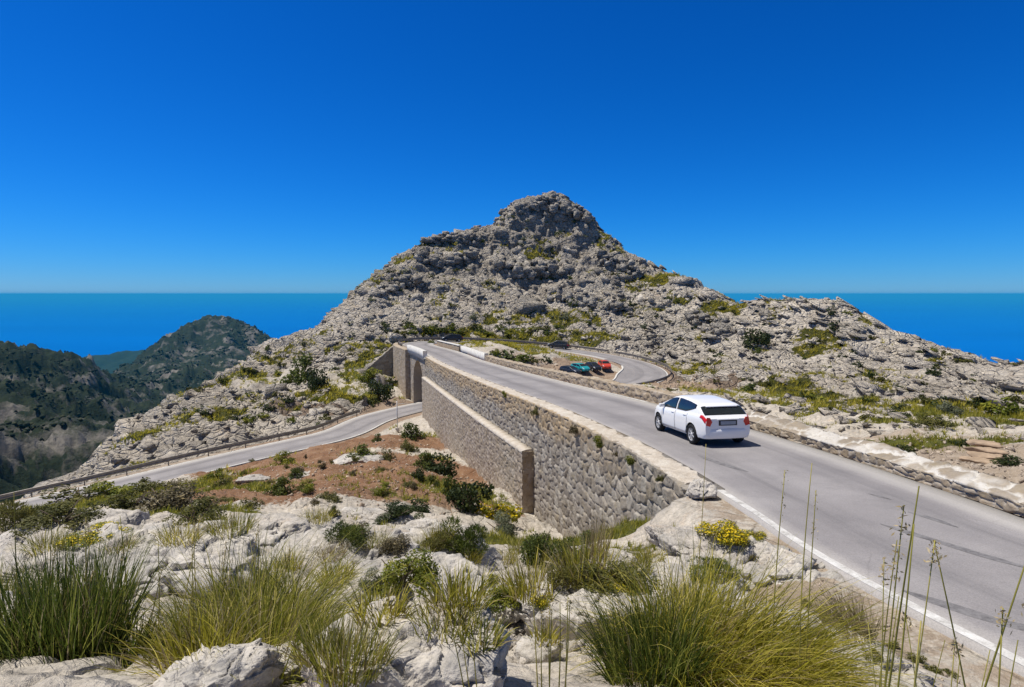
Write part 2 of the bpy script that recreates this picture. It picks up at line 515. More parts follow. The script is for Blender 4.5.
# the deep, clear southern blue: contrast per channel of the same sky, overhead, out of view, a dimmed neutral sky is put in as fill light
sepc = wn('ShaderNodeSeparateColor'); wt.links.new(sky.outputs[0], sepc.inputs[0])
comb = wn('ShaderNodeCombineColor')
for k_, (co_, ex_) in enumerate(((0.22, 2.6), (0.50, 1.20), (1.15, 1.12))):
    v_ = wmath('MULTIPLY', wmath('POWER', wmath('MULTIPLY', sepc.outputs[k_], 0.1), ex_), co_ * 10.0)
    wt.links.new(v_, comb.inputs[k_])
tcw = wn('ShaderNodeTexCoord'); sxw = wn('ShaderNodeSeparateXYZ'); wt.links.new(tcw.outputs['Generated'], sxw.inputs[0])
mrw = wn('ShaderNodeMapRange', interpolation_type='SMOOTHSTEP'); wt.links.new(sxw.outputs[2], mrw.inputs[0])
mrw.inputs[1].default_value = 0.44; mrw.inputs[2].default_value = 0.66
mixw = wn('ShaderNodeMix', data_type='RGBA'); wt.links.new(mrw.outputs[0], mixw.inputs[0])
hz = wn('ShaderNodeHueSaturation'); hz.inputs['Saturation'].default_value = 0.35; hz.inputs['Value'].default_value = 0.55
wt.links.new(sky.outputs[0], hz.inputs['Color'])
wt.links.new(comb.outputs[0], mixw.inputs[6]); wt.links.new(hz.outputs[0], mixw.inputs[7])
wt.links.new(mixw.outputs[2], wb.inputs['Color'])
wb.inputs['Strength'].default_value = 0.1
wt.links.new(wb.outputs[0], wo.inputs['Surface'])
sl = bpy.data.lights.new('sun', 'SUN'); sl.energy = 4.8; sl.angle = R(0.53); sl.color = (1.0, 0.952, 0.88)
so = bpy.data.objects.new('sun', sl); COL.objects.link(so)
ce = math.cos(R(SUN_EL)); hd = math.hypot(*SUN_DIR)
to_sun = Vector((SUN_DIR[0] / hd * ce, SUN_DIR[1] / hd * ce, math.sin(R(SUN_EL))))
so.rotation_euler = to_sun.to_track_quat('Z', 'Y').to_euler()
SC.view_settings.view_transform = 'Standard'; SC.view_settings.look = 'None'
SC.view_settings.exposure = 0.12; SC.view_settings.gamma = 1.0
SC.render.engine = 'CYCLES'
SC.cycles.max_bounces = 5; SC.cycles.diffuse_bounces = 2; SC.cycles.glossy_bounces = 2
SC.cycles.transmission_bounces = 3; SC.cycles.transparent_max_bounces = 8; SC.cycles.volume_bounces = 0
SC.cycles.use_denoising = True
SC.cycles.caustics_reflective = False; SC.cycles.caustics_refractive = False

# ------------------------------------------------------------------ materials of the ground
def rock_nodes(t, pos, bright=1.0, scale=1.0):
    """weathered limestone: pale grey, darker lichen, rusty stains; returns colour and bump height"""
    n1 = t.noise(pos, 0.35 * scale, 6, 0.62, 0.3)
    n2 = t.noise(pos, 2.4 * scale, 6, 0.65, 0.2)
    n3 = t.noise(pos, 11.0 * scale, 5, 0.7)
    base = t.ramp(n1, [(0.30, (0.35 * bright, 0.318 * bright, 0.278 * bright)), (0.52, (0.43 * bright, 0.397 * bright, 0.352 * bright)), (0.72, (0.50 * bright, 0.468 * bright, 0.42 * bright))])
    lich = t.ramp(n2, [(0.50, 0.0), (0.66, 1.0)])
    c = t.mix(t.math('MULTIPLY', lich, 0.42), base, (0.20 * bright, 0.195 * bright, 0.185 * bright))
    rust = t.ramp(t.noise(pos, 0.8 * scale, 4, 0.6, 0.5), [(0.60, 0.0), (0.74, 1.0)])
    c = t.mix(t.math('MULTIPLY', rust, 0.4), c, (0.40 * bright, 0.29 * bright, 0.19 * bright))
    spk = t.ramp(n3, [(0.32, 0.74), (0.55, 1.06)])
    c = t.mix(1.0, c, spk, 'MULTIPLY')
    h = t.math('MULTIPLY_ADD', n2, 0.7, t.math('MULTIPLY', n3, 0.35))
    return c, h

def make_ground_mat(name, bright, scale, bump_d, crag=False):
    t = NT(name); pos = t.pos()
    rc, rh = rock_nodes(t, pos, bright, scale)
    if not crag:
        rc = t.mix(1.0, rc, t.ramp(t.noise(pos, 6.5, 6, 0.72, 0.3), [(0.30, 0.60), (0.50, 0.98), (0.68, 1.12)]), 'MULTIPLY')
        gp = t.ramp(t.noise(pos, 0.9, 7, 0.7, 0.5), [(0.46, 0.0), (0.60, 1.0)])
        rc = t.mix(t.math('MULTIPLY', gp, 0.5), rc, (0.30, 0.29, 0.275))
        ck0 = t.ramp(t.voro(t.mix(0.3, pos, t.noise(pos, 1.2, 4, 0.6, 0, True)), 1.1, 'DISTANCE_TO_EDGE'), [(0.0, 0.0), (0.04, 1.0)])
        rh = t.math('ADD', rh, t.math('MULTIPLY', ck0, 0.5))
    a_s = t.attr('soil').outputs['Fac']; a_g = t.attr('green').outputs['Fac']
    nb = t.noise(pos, 1.6 * scale, 6, 0.68)
    nf = t.noise(pos, 14 * scale, 4, 0.7)
    soil = t.ramp(t.noise(pos, 0.5, 6, 0.65), [(0.3, (0.165, 0.085, 0.048)), (0.55, (0.235, 0.135, 0.078)), (0.75, (0.33, 0.22, 0.14))])
    pale = t.ramp(t.noise(pos, 0.9, 6, 0.65), [(0.3, (0.24, 0.185, 0.135)), (0.55, (0.35, 0.285, 0.22)), (0.75, (0.43, 0.365, 0.295))])
    soil = t.mix(t.attr('pale').outputs['Fac'], soil, pale)
    peb = t.voro(t.mix(0.2, pos, t.noise(pos, 3.0, 3, 0.6, 0, True)), 9.0, 'F1', 'Color')
    pebm = t.ramp(t.voro(pos, 9.0, 'F1', 'Distance'), [(0.18, 1.0), (0.34, 0.0)])
    pick = t.ramp(t.n('ShaderNodeSeparateColor').outputs[0] if False else t.math('MULTIPLY', pebm, t.ramp(peb, [(0.45, 0.0), (0.5, 1.0)])), [(0.0, 0.0), (1.0, 1.0)])
    soil = t.mix(t.math('MULTIPLY', pick, 0.55), soil, (0.46, 0.40, 0.33))
    soil = t.mix(1.0, soil, t.ramp(nf, [(0.3, 0.75), (0.65, 1.12)]), 'MULTIPLY')
    green = t.ramp(t.noise(pos, 0.9, 5, 0.7), [(0.25, (0.055, 0.065, 0.018)), (0.5, (0.12, 0.125, 0.03)), (0.75, (0.21, 0.19, 0.06))])
    green = t.mix(1.0, green, t.ramp(t.noise(pos, 5.0, 4, 0.75), [(0.3, 0.55), (0.65, 1.2)]), 'MULTIPLY')
    ms = t.ramp(t.math('ADD', a_s, t.math('MULTIPLY_ADD', nb, 0.9, -0.45)), [(0.44, 0.0), (0.56, 1.0)])
    mg = t.ramp(t.math('ADD', a_g, t.math('MULTIPLY_ADD', nb, 1.1, -0.55)), [(0.46, 0.0), (0.54, 1.0)])
    rc = t.mix(1.0, rc, t.attr('tone').outputs['Vector'], 'MULTIPLY')
    c = t.mix(ms, rc, soil); c = t.mix(mg, c, green)
    h = t.math('ADD', rh, t.math('MULTIPLY', mg, nf))
    if crag:
        wp_ = t.mix(0.35, pos, t.noise(pos, 0.5, 4, 0.6, 0, True))
        e1 = t.ramp(t.voro(t.mapping(wp_, (1.0, 1.0, 0.55)), 0.85, 'DISTANCE_TO_EDGE'), [(0.0, 0.0), (0.09, 1.0)])
        e2 = t.ramp(t.voro(t.mapping(wp_, (0.6, 0.6, 1.5), (0, R(30), 0)), 1.3, 'DISTANCE_TO_EDGE'), [(0.0, 0.0), (0.10, 1.0)])
        h = t.math('ADD', h, t.math('ADD', t.math('MULTIPLY', e1, 0.45), t.math('MULTIPLY', e2, 0.35)))
        dk = t.ramp(t.noise(t.mapping(pos, (1, 1, 0.35)), 0.22, 7, 0.7, 0.6), [(0.46, 0.0), (0.62, 1.0)])
        c = t.mix(t.math('MULTIPLY', dk, t.math('MULTIPLY_ADD', mg, -0.36, 0.36)), c, (0.18, 0.17, 0.155))
    b = t.bump(h, 0.9, bump_d)
    return t.bsdf(c, 0.92, b, spec=0.12)
M_MOUNT = make_ground_mat('mountain_limestone', 1.38, 0.45, 1.4, True)
M_GROUND = make_ground_mat('near_limestone', 1.18, 1.8, 0.10)

# ------------------------------------------------------------------ terrain sheet (finer near the camera)
th = np.concatenate([np.linspace(-100, -47, 30)[:-1], np.linspace(-47, 47, 960), np.linspace(47, 100, 30)[1:]]) * math.pi / 180
r1 = np.exp(np.linspace(math.log(0.7), math.log(60), 520))
r2 = np.arange(60.4, 200, 0.42)
r3 = np.linspace(201, 330, 40)
rr = np.concatenate([r1, r2, r3])
NTH, NR = len(th), len(rr)
TH, RR = np.meshgrid(th, rr)
TX = (RR * np.sin(TH)).ravel(); TY = (RR * np.cos(TH)).ravel(); TR = RR.ravel()
p2d = np.stack([TX, TY, np.zeros_like(TX)], 1).astype(np.float32)
far = sstep(45, 95, TR) * (1 - sstep(205, 260, TR) * 0.5)
big = fbm(p2d / 24, 4) * 1.5 * far
small = fbm(p2d / 5.0, 4) * 0.5 * sstep(3, 30, TR)
TZ, NEAR, LAT, GI, INW, LATL, GIL = terrain_z(TX, TY, big + small)
free = sstep(HW + 0.7, HW + 6.0, NEAR)             # 0 on the roads, 1 away from them
# keep the ground beside the wall smooth enough not to cover it
# normals of the smooth sheet
Z2 = TZ.reshape(NR, NTH); X2 = TX.reshape(NR, NTH); Y2 = TY.reshape(NR, NTH)
def grid_normals(X, Y, Z):
    du = np.stack([np.gradient(X, axis=1), np.gradient(Y, axis=1), np.gradient(Z, axis=1)], -1)
    dv = np.stack([np.gradient(X, axis=0), np.gradient(Y, axis=0), np.gradient(Z, axis=0)], -1)
    n = np.cross(du, dv); n /= np.linalg.norm(n, axis=-1, keepdims=True) + 1e-9
    return np.where(n[..., 2:3] < 0, -n, n)
N2 = grid_normals(X2, Y2, Z2)
NN = N2.reshape(-1, 3).astype(np.float32)
PT = np.stack([TX, TY, TZ], 1).astype(np.float32)
# crags: cells of several sizes, broken up by ridged noise, tilted like the beds of the rock
wv = np.stack([fbm(PT / 7 + 3.1, 3), fbm(PT / 7 + 9.7, 3), fbm(PT / 7 + 21.3, 3)], 1)
FAR = TR > 55
disp = np.zeros(len(PT), np.float32)
rightq = sstep(20, 60, PT[:, 0])                   # smoother slabs on the right hill
amp = np.where(FAR, 1.0, 0.0) * sstep(55, 80, TR)
peak = sstep(-6, 8, PT[:, 2])
pf = PT[FAR] + wv[FAR] * 1.6
ad = R(30)                                         # the beds of the rock dip to the right
bed = pf[:, 0] * math.sin(ad) + pf[:, 2] * math.cos(ad) + 0.25 * pf[:, 1]
alo = pf[:, 0] * math.cos(ad) - pf[:, 2] * math.sin(ad)
QB = np.stack([alo * 0.62, pf[:, 1] * 0.8, bed * 1.25], 1).astype(np.float32)
dd = fbm(pf / 11.0, 5, 0.55, ridged=True) * 1.5 - 1.4
dd += fbm(pf / 2.6, 3) * 0.55
dd += fbm(pf / 0.9, 3) * 0.16
disp[FAR] = dd
disp *= (0.8 + 0.3 * peak) * (1 - 0.5 * rightq)
inloop = (PT[:, 0] > -14) & (PT[:, 0] < 24) & (PT[:, 1] > 60) & (PT[:, 1] < 119)
disp[inloop] *= 0.3
parkz = 1 - sstep(0.6, 1.3, ((PT[:, 0] - 11) / 9) ** 2 + ((PT[:, 1] - 95.5) / 6.5) ** 2)
disp *= 1 - 0.95 * parkz
disp *= amp
# nearer ground: low rough limestone between the boulders
NEARM = TR <= 80
qn = PT[NEARM]
qw = qn + np.stack([fbm(qn / 1.5, 3), fbm(qn / 1.5 + 5, 3), fbm(qn / 1.5 + 9, 3)], 1) * 0.5
dn = np.zeros(len(qn), np.float32)
dn += fbm(qw / 1.9, 4, 0.5) * 0.22
for sc, dp, wd in ((1.6, 0.16, 0.05), (0.8, 0.07, 0.06)):
    dn -= dp * np.exp(-(perlin(qw / sc + sc) / wd) ** 2) * sstep(-0.1, 0.3, perlin(qn / 3.0 + sc * 5))
dn += fbm(qn / 0.3, 4, 0.6) * 0.035 - 0.05
dn = dn * sstep(0.8, 6, TR[NEARM]) * (1 - sstep(55, 80, TR[NEARM]))
disp[NEARM] += dn
disp *= sstep(0.15, 0.9, free)
dvec = NN * disp[:, None]
dvec[:, :2] *= (0.9 * sstep(60, 90, TR))[:, None]
PT2 = PT + dvec
# keep the carriageway clear
# --- masks of soil and of green
def patch(x, y, list_):
    m = np.zeros(len(x))
    for cx, cy, rx, ry, v in list_:
        d = ((x - cx) / rx) ** 2 + ((y - cy) / ry) ** 2
        m = np.maximum(m, v * (1 - sstep(0.3, 1.25, d)))
    return m
def W(px, py, d): q = P(px, py, d); return q[0], q[1]
N2b = grid_normals(PT2[:, 0].reshape(NR, NTH), PT2[:, 1].reshape(NR, NTH), PT2[:, 2].reshape(NR, NTH)).reshape(-1, 3)
flat = N2b[:, 2]
g_list = [(-6, 127.5, 17, 4.5, 1.0), (14, 127, 12, 4, 0.75), (2, 110, 7, 5, 0.8), (-8, 109, 4, 6, 0.75)]
for px, py, d, rx, ry, v in [(720, 318, 134, 6, 6, 1.0), (705, 335, 124, 4, 5, 0.7), (800, 400, 58, 8, 12, 0.62), (770, 390, 70, 7, 9, 0.65), (690, 372, 104, 6, 8, 0.7), (900, 410, 46, 9, 5, 0.6), (880, 448, 29, 5, 2.5, 0.6), (1000, 420, 38, 10, 5, 0.62), (980, 440, 28, 5, 2.5, .5),
                             (820, 345, 105, 5, 8, 0.7), (720, 400, 68, 8, 8, 0.6), (540, 265, 166, 7, 7, 0.75), (610, 240, 173, 5, 6, 0.6), (650, 285, 158, 8, 6, 0.7), (440, 250, 166, 6, 6, 0.6), (380, 290, 150, 8, 8, 0.5), (560, 315, 140, 12, 5, 0.6), (510, 312, 140, 9, 5, 0.55),
                             (390, 345, 118, 7, 6, 0.9), (350, 358, 116, 6, 5, 0.7), (300, 400, 90, 8, 6, 0.55), (340, 398, 93, 8, 4, 0.8), (240, 385, 104, 9, 7, 0.5), (210, 420, 82, 6, 5, 0.55), (150, 450, 76, 7, 4, 0.6), (370, 375, 108, 6, 7, 0.75),
                             (100, 497, 40, 9, 6, 0.95), (150, 487, 44, 6, 5, 0.9), (40, 512, 40, 8, 7, 0.95), (30, 520, 32, 9, 10, 1.0), (90, 508, 30, 7, 6, 0.9), (170, 500, 32, 7, 6, 1.0), (130, 530, 20, 5, 4, 0.7), (390, 500, 27, 3, 2, 0.4), (455, 485, 34, 4, 4, 0.7), (560, 540, 17, 3.5, 2.5, 0.75), (650, 565, 13, 2, 1.2, 0.5)]:
    x, y = W(px, py, d); g_list.append((x, y, rx, ry, v))
s_list = [(12, 96, 10, 7, 1.0), (27, 90, 5, 8, 1.0), (12, 104, 6, 5, 0.8), (2, 100, 8, 7, 0.5), (26, 84, 8, 7, 1.0)]
for px, py, d, rx, ry, v in [(330, 470, 42, 13, 13, 1.0), (300, 492, 30, 7, 6, 1.0), (360, 498, 28, 6, 4, 0.95), (260, 482, 40, 8, 7, 0.9), (280, 450, 56, 10, 9, 0.8), (390, 440, 62, 8, 8, 0.7), (390, 402, 88, 5, 7, 0.9), (310, 408, 86, 8, 3, 0.8), (480, 500, 31, 3, 3, 0.8), (800, 610, 8.2, 1.6, 1.8, 0.9), (760, 580, 10.5, 1.5, 1.5, 0.9), 
                             (1000, 470, 21.5, 6, 4.0, 1.0), (960, 462, 23.5, 5, 2.5, 1.0), (900, 452, 27, 6, 3, 0.7), (860, 440, 32, 5, 3, 0.55), (1000, 440, 29, 5, 2, 0.5), (120, 640, 4.3, .9, .9, 0.7), (600, 640, 4.8, .8, .8, 0.4), (500, 590, 8, 1.2, .8, 0.5)]:
    x, y = W(px, py, d); s_list.append((x, y, rx, ry, v))
gm = patch(PT[:, 0], PT[:, 1], g_list); sm = patch(PT[:, 0], PT[:, 1], s_list)
scat = fbm(PT / 7.0 + 31.0, 4)
gm = np.where(TR > 20, np.clip(gm * (0.55 + 0.75 * sstep(-0.35, 0.35, fbm(PT / 3.2 + 90, 3))), 0, 1), gm)
gm = np.maximum(gm, np.where(TR > 50, 0.50 * sstep(0.18, 0.55, scat), 0.25 * sstep(0.1, 0.5, scat)))
gm = gm * sstep(0.25, 0.62, flat)
crev = sstep(0.2, -0.8, disp) * sstep(70, 90, TR)   # plants root in the cracks
gm = np.clip(gm + 0.22 * crev * sstep(-0.1, 0.3, scat), 0, 1)
verge = (1 - sstep(HW + 0.6, HW + 2.4, NEAR))
sm = np.clip(np.maximum(sm, verge * np.where(TR < 22, 0.52, 0.85)), 0, 1); gm = gm * (1 - 0.9 * verge)
sm = sm * sstep(0.35, 0.6, flat)
_tn = 1.0 + 0.16 * rightq - 0.20 * peak * (1 - rightq) * sstep(60, 110, TR) - 0.12 * sstep(0.0, 0.5, fbm(PT / 14 + 77, 3)) * sstep(60, 90, TR)
TONE = np.stack([_tn * 1.02, _tn * 0.985, _tn * 0.93], 1)
_rx, _ry = W(330, 465, 46)
PALE = sstep(0.7, 1.5, ((PT[:, 0] - _rx) / 20) ** 2 + ((PT[:, 1] - _ry) / 24) ** 2)
PALE = np.where(TR > 75, PALE * 0.6, PALE)
quad = np.arange((NR - 1) * (NTH - 1))
qi = quad // (NTH - 1); qj = quad % (NTH - 1)
v0 = qi * NTH + qj
FQ = np.stack([v0, v0 + 1, v0 + NTH + 1, v0 + NTH], 1)
rq = TR[v0]; xq = TX[v0]; yq = TY[v0]; gq = GI[v0]; lq = LAT[v0]
# the mountain is all that stands beyond the roads; the rest is ground
beyond = (rq > 52) & ((yq > 128) | (xq > 27 + 0.0 * yq) | ((LATL[v0] > HW + 1) & (GIL[v0] > I_LOW)) | ((LATL[v0] < -HW - 1) & (GIL[v0] < I_LOOP + 10) & (GIL[v0] >= I_BEND)) | (xq < -50))
beyond = beyond.reshape(NR - 1, NTH - 1).ravel()
def sub_mesh(name, sel, mat, smooth=True):
    f = FQ[sel]; u, inv = np.unique(f.ravel(), return_inverse=True)
    return mesh_np(name, PT2[u], inv.reshape(-1, 4), mat, smooth=smooth, attrs={'soil': sm[u], 'green': gm[u], 'tone': TONE[u], 'pale': PALE[u]})
tag(sub_mesh('mountain', beyond, M_MOUNT, False), kind='structure')
tag(sub_mesh('ground', ~beyond, M_GROUND), kind='structure')

# quick look-up of the finished ground
def ground_at(x, y):
    r = math.hypot(x, y); t = math.atan2(x, y)
    i = min(max(int(np.searchsorted(rr, r)) - 1, 0), NR - 2); j = min(max(int(np.searchsorted(th, t)) - 1, 0), NTH - 2)
    a = (r - rr[i]) / (rr[i + 1] - rr[i]); b = (t - th[j]) / (th[j + 1] - th[j])
    z = PT2[:, 2]; k = i * NTH + j
    return float((z[k] * (1 - b) + z[k + 1] * b) * (1 - a) + (z[k + NTH] * (1 - b) + z[k + NTH + 1] * b) * a)
_G3 = PT2.reshape(NR, NTH, 3)
_GD = None
def hit(px, py, dmin=0.8, dmax=300):
    """the point of the finished ground seen at a place in the picture"""
    a, b = ray(px, py); n = math.hypot(1, a)
    d = dmin
    while d < dmax:
        st = max(0.04, d * 0.006)
        if b * d < ground_at(a * d, d): break
        d += st
    return Vector((a * d, d, ground_at(a * d, d)))

# ------------------------------------------------------------------ road surface
def ribbon(name, c, off_l, off_r, mat, dz=0.0, nu=9, thick=0.25):
    t = tangents(c); n = np.stack([t[:, 1], -t[:, 0]], 1); m = len(c)
    us = np.linspace(off_l, off_r, nu)
    V = np.empty((m, nu + 2, 3)); UV = np.zeros((m, nu + 2, 3))
    s = np.concatenate([[0], np.cumsum(np.linalg.norm(np.diff(c[:, :2], axis=0), axis=1))])
    for k in range(nu + 2):
        u = us[min(max(k - 1, 0), nu - 1)]
        V[:, k, 0] = c[:, 0] + n[:, 0] * u; V[:, k, 1] = c[:, 1] + n[:, 1] * u
        V[:, k, 2] = c[:, 2] + dz - (thick if k in (0, nu + 1) else 0)
        UV[:, k, 0] = u; UV[:, k, 1] = s
    q = np.arange((m - 1) * (nu + 1)); i = q // (nu + 1); j = q % (nu + 1); a = i * (nu + 2) + j
    F = np.stack([a, a + 1, a + nu + 3, a + nu + 2], 1)
    return mesh_np(name, V.reshape(-1, 3), F, mat, attrs={'ruv': UV.reshape(-1, 3)})

t = NT('worn_asphalt'); uv = t.attr('ruv').outputs['Vector']; pos = t.pos()
sx = t.n('ShaderNodeSeparateXYZ'); t.link(uv, sx.inputs[0]); U = sx.outputs[0]
agg = t.noise(pos, 38, 5, 0.8); patchy = t.noise(pos, 0.35, 5, 0.6); streak = t.noise(t.mapping(uv, (2.2, 0.10, 1)), 1.0, 4, 0.6)
c = t.ramp(patchy, [(0.3, (0.222, 0.208, 0.210)), (0.7, (0.308, 0.290, 0.288))])
au = t.math('ABSOLUTE', t.math('SUBTRACT', t.math('ABSOLUTE', U, 0), 1.25))
worn = t.ramp(au, [(0.0, 1.0), (0.75, 0.0)])
c = t.mix(t.math('MULTIPLY', worn, t.ramp(streak, [(0.35, 0.15), (0.65, 0.75)])), c, (0.135, 0.128, 0.132))
ckr = t.ramp(t.voro(t.mix(0.3, pos, t.noise(pos, 0.8, 4, 0.6, 0, True)), 0.55, 'DISTANCE_TO_EDGE'), [(0.0, 1.0), (0.012, 0.0)])
c = t.mix(t.math('MULTIPLY', ckr, t.ramp(t.noise(pos, 0.25, 3), [(0.52, 0.0), (0.66, 0.35)])), c, (0.11, 0.105, 0.105))
blot = t.ramp(t.noise(pos, 1.1, 6, 0.7), [(0.52, 0.0), (0.68, 1.0)])
c = t.mix(t.math('MULTIPLY', blot, 0.25), c, (0.15, 0.145, 0.148))
edge = t.ramp(t.math('MULTIPLY_ADD', streak, 0.9, t.math('ABSOLUTE', U, 0)), [(0.0, 0.0), (0.62, 0.0), (1.0, 1.0)])
em = t.n('ShaderNodeMapRange'); t.link(t.math('MULTIPLY_ADD', streak, 0.8, t.math('MAXIMUM', U, t.math('MULTIPLY_ADD', U, -1.0, -0.55))), em.inputs[0]); em.inputs[1].default_value = 2.1; em.inputs[2].default_value = 3.1
c = t.mix(t.math('MULTIPLY', em.outputs[0], 0.8), c, (0.50, 0.475, 0.44))
c = t.mix(1.0, c, t.ramp(agg, [(0.28, 0.68), (0.5, 1.0), (0.72, 1.26)]), 'MULTIPLY')
M_ASPH = t.bsdf(c, 0.85, t.bump(agg, 0.35, 0.01), spec=0.25)
M_EDGE = None
t = NT('worn_white_edge_paint'); pos = t.pos()
w = t.ramp(t.noise(pos, 3.0, 6, 0.75), [(0.34, (0.30, 0.285, 0.265)), (0.44, (0.50, 0.485, 0.46)), (0.62, (0.66, 0.65, 0.63))])
w = t.mix(1.0, w, t.ramp(t.noise(pos, 40, 3, 0.7), [(0.3, 0.8), (0.6, 1.05)]), 'MULTIPLY')
M_EDGE = t.bsdf(w, 0.8, t.bump(t.noise(pos, 40, 3), 0.3, 0.01), spec=0.2)
road = ribbon('road', ROAD, -HW, HW, M_ASPH, nu=11)
_a = np.empty(len(road.data.vertices) * 3, np.float32); road.data.attributes['ruv'].data.foreach_get('vector', _a)
_a = _a.reshape(len(ROAD), -1, 3)
_wd = np.exp(-((np.arange(len(ROAD)) - I_LOOP - 2) / 22.0) ** 2)
_a[:, :, 0] = np.where((_wd[:, None] > 0.1) & (_a[:, :, 0] > 1.6), 1.6, _a[:, :, 0])
road.data.attributes['ruv'].data.foreach_set('vector', _a.ravel())
tag(road, kind='structure')
CUT = I_LOOP + 40
def edge_line(i0, i1, u0, u1, wob=0.03):
    o = ribbon('edge_line', ROAD[i0:i1], u0, u1, M_EDGE, 0.006, 2, 0.0)
    o.parent = road
edge_line(0, I_W0 + 2, -HW + 0.02, -HW + 0.20); edge_line(I_W0 + 2, I_BEND + 10, -HW + 0.03, -HW + 0.17)
edge_line(95, I_BEND - 2, HW - 0.24, HW - 0.10)
edge_line(I_BEND + 10, I_LOW - 30, -HW + 0.03, -HW + 0.22); edge_line(I_BEND + 10, I_LOOP - 34, HW - 0.22, HW - 0.03); edge_line(I_LOOP + 34, I_LOW - 30, HW - 0.22, HW - 0.03)
edge_line(I_LOW + 8, I_END, -HW + 0.03, -HW + 0.25); edge_line(I_LOW + 8, I_END, HW - 0.22, HW - 0.03)

# the loop is wider on the inside of the bend
WB0, WB1 = I_LOOP - 34, I_LOOP + 34
def widen(i): return 2.3 * np.exp(-((i - I_LOOP - 2) / 15.0) ** 2)
_i = np.arange(WB0, WB1)
rows = []
for f_ in (0.0, 0.5, 1.0):
    o_ = HW - 0.15 + f_ * (widen(_i) + 0.1)
    rows.append(np.stack([ROAD[_i, 0] + RN[_i, 0] * o_, ROAD[_i, 1] + RN[_i, 1] * o_, ROAD[_i, 2] - 0.005], 1))
V = np.stack(rows, 1); UVm = np.zeros((len(_i), 3, 3)); UVm[:, :, 0] = 1.6; UVm[:, :, 1] = RS[_i][:, None]
k_ = np.arange((len(_i) - 1) * 2); a_ = (k_ // 2) * 3 + k_ % 2
o = mesh_np('road', V.reshape(-1, 3), np.stack([a_, a_ + 1, a_ + 4, a_ + 3], 1), M_ASPH, attrs={'ruv': UVm.reshape(-1, 3)}); tag(o, kind='structure')
# dark skid marks
t = NT('skid_rubber'); pos = t.pos()
M_SKID = t.bsdf(t.ramp(t.noise(pos, 5, 6, 0.8), [(0.34, (0.10, 0.095, 0.098)), (0.60, (0.215, 0.207, 0.210))]), 0.85, spec=0.2)
def skid(pts, w):
    P3 = [on_profile(*p) for p in pts]
    c = spline(P3, 0.3); c[:, 2] = [ROAD[idx_near(x, y, 0, I_BEND), 2] + 0.0 for x, y, z in c]
    for i_ in range(len(c)):
        j_ = idx_near(c[i_, 0], c[i_, 1], 0, I_BEND); lon = (c[i_, 0] - ROAD[j_, 0]) * RT[j_, 0] + (c[i_, 1] - ROAD[j_, 1]) * RT[j_, 1]
        c[i_, 2] = ROAD[j_, 2] + lon * (ROAD[min(j_ + 1, len(ROAD) - 1), 2] - ROAD[j_ - 1, 2]) / 1.0
    tg = tangents(c); nn_ = np.stack([tg[:, 1], -tg[:, 0]], 1); f_ = np.linspace(0, 1, len(c))
    hw_ = 0.5 * w * np.clip(np.minimum(f_, 1 - f_) * 5, 0.05, 1) ** 0.7
    wl = hw_ * (1 + 0.35 * fbm(np.stack([f_ * 23, f_ * 0, f_ * 0 + w * 50], 1).astype(np.float32), 3)); wr = hw_ * (1 + 0.35 * fbm(np.stack([f_ * 23, f_ * 0 + 5, f_ * 0 + w * 50], 1).astype(np.float32), 3))
    V = np.empty((len(c), 2, 3)); V[:, :, 2] = c[:, 2, None] + 0.006
    V[:, 0, :2] = c[:, :2] - nn_ * wl[:, None]; V[:, 1, :2] = c[:, :2] + nn_ * wr[:, None]
    k_ = np.arange(len(c) - 1) * 2
    o = mesh_np('skid_mark', V.reshape(-1, 3), np.stack([k_, k_ + 1, k_ + 3, k_ + 2], 1), M_SKID); o.parent = road
skid([(880, 524), (905, 532), (945, 545), (985, 558), (1040, 574)], 0.20)
skid([(902, 590), (930, 600), (965, 612), (1005, 624), (1060, 636)], 0.24)
skid([(908, 512), (935, 520), (958, 528)], 0.16)
skid([(698, 455), (722, 464), (748, 472)], 0.22)
skid([(868, 494), (880, 497), (892, 500)], 0.12)

# ------------------------------------------------------------------ sea
t = NT('sea_water'); pos = t.pos()
wv_ = t.noise(t.mapping(pos, (0.004, 0.010, 1)), 1.0, 6, 0.7)
big_ = t.noise(t.mapping(pos, (0.00012, 0.0004, 1)), 1.0, 4, 0.6)
c = t.ramp(big_, [(0.3, (0.000, 0.10, 0.40)), (0.7, (0.000, 0.12, 0.46))])
M_SEA = t.bsdf(c, 0.55, t.bump(wv_, 0.4, 8.0), spec=0.0)
n = 96; ang = np.linspace(0, 2 * math.pi, n, endpoint=False)
rad = [0, 3000, 12000, 40000, 160000]
V = [(0, 0, -640)]
for r_ in rad[1:]:
    for a_ in ang: V.append((r_ * math.cos(a_), r_ * math.sin(a_), -640))
F4 = [(1 + k * n + j, 1 + k * n + (j + 1) % n, 1 + (k + 1) * n + (j + 1) % n, 1 + (k + 1) * n + j) for k in range(len(rad) - 2) for j in range(n)]
F3 = [(0, 1 + j, 1 + (j + 1) % n) for j in range(n)]
tag(mesh_np('sea', V, [np.array(F4), np.array(F3)], M_SEA, smooth=False), kind='structure')
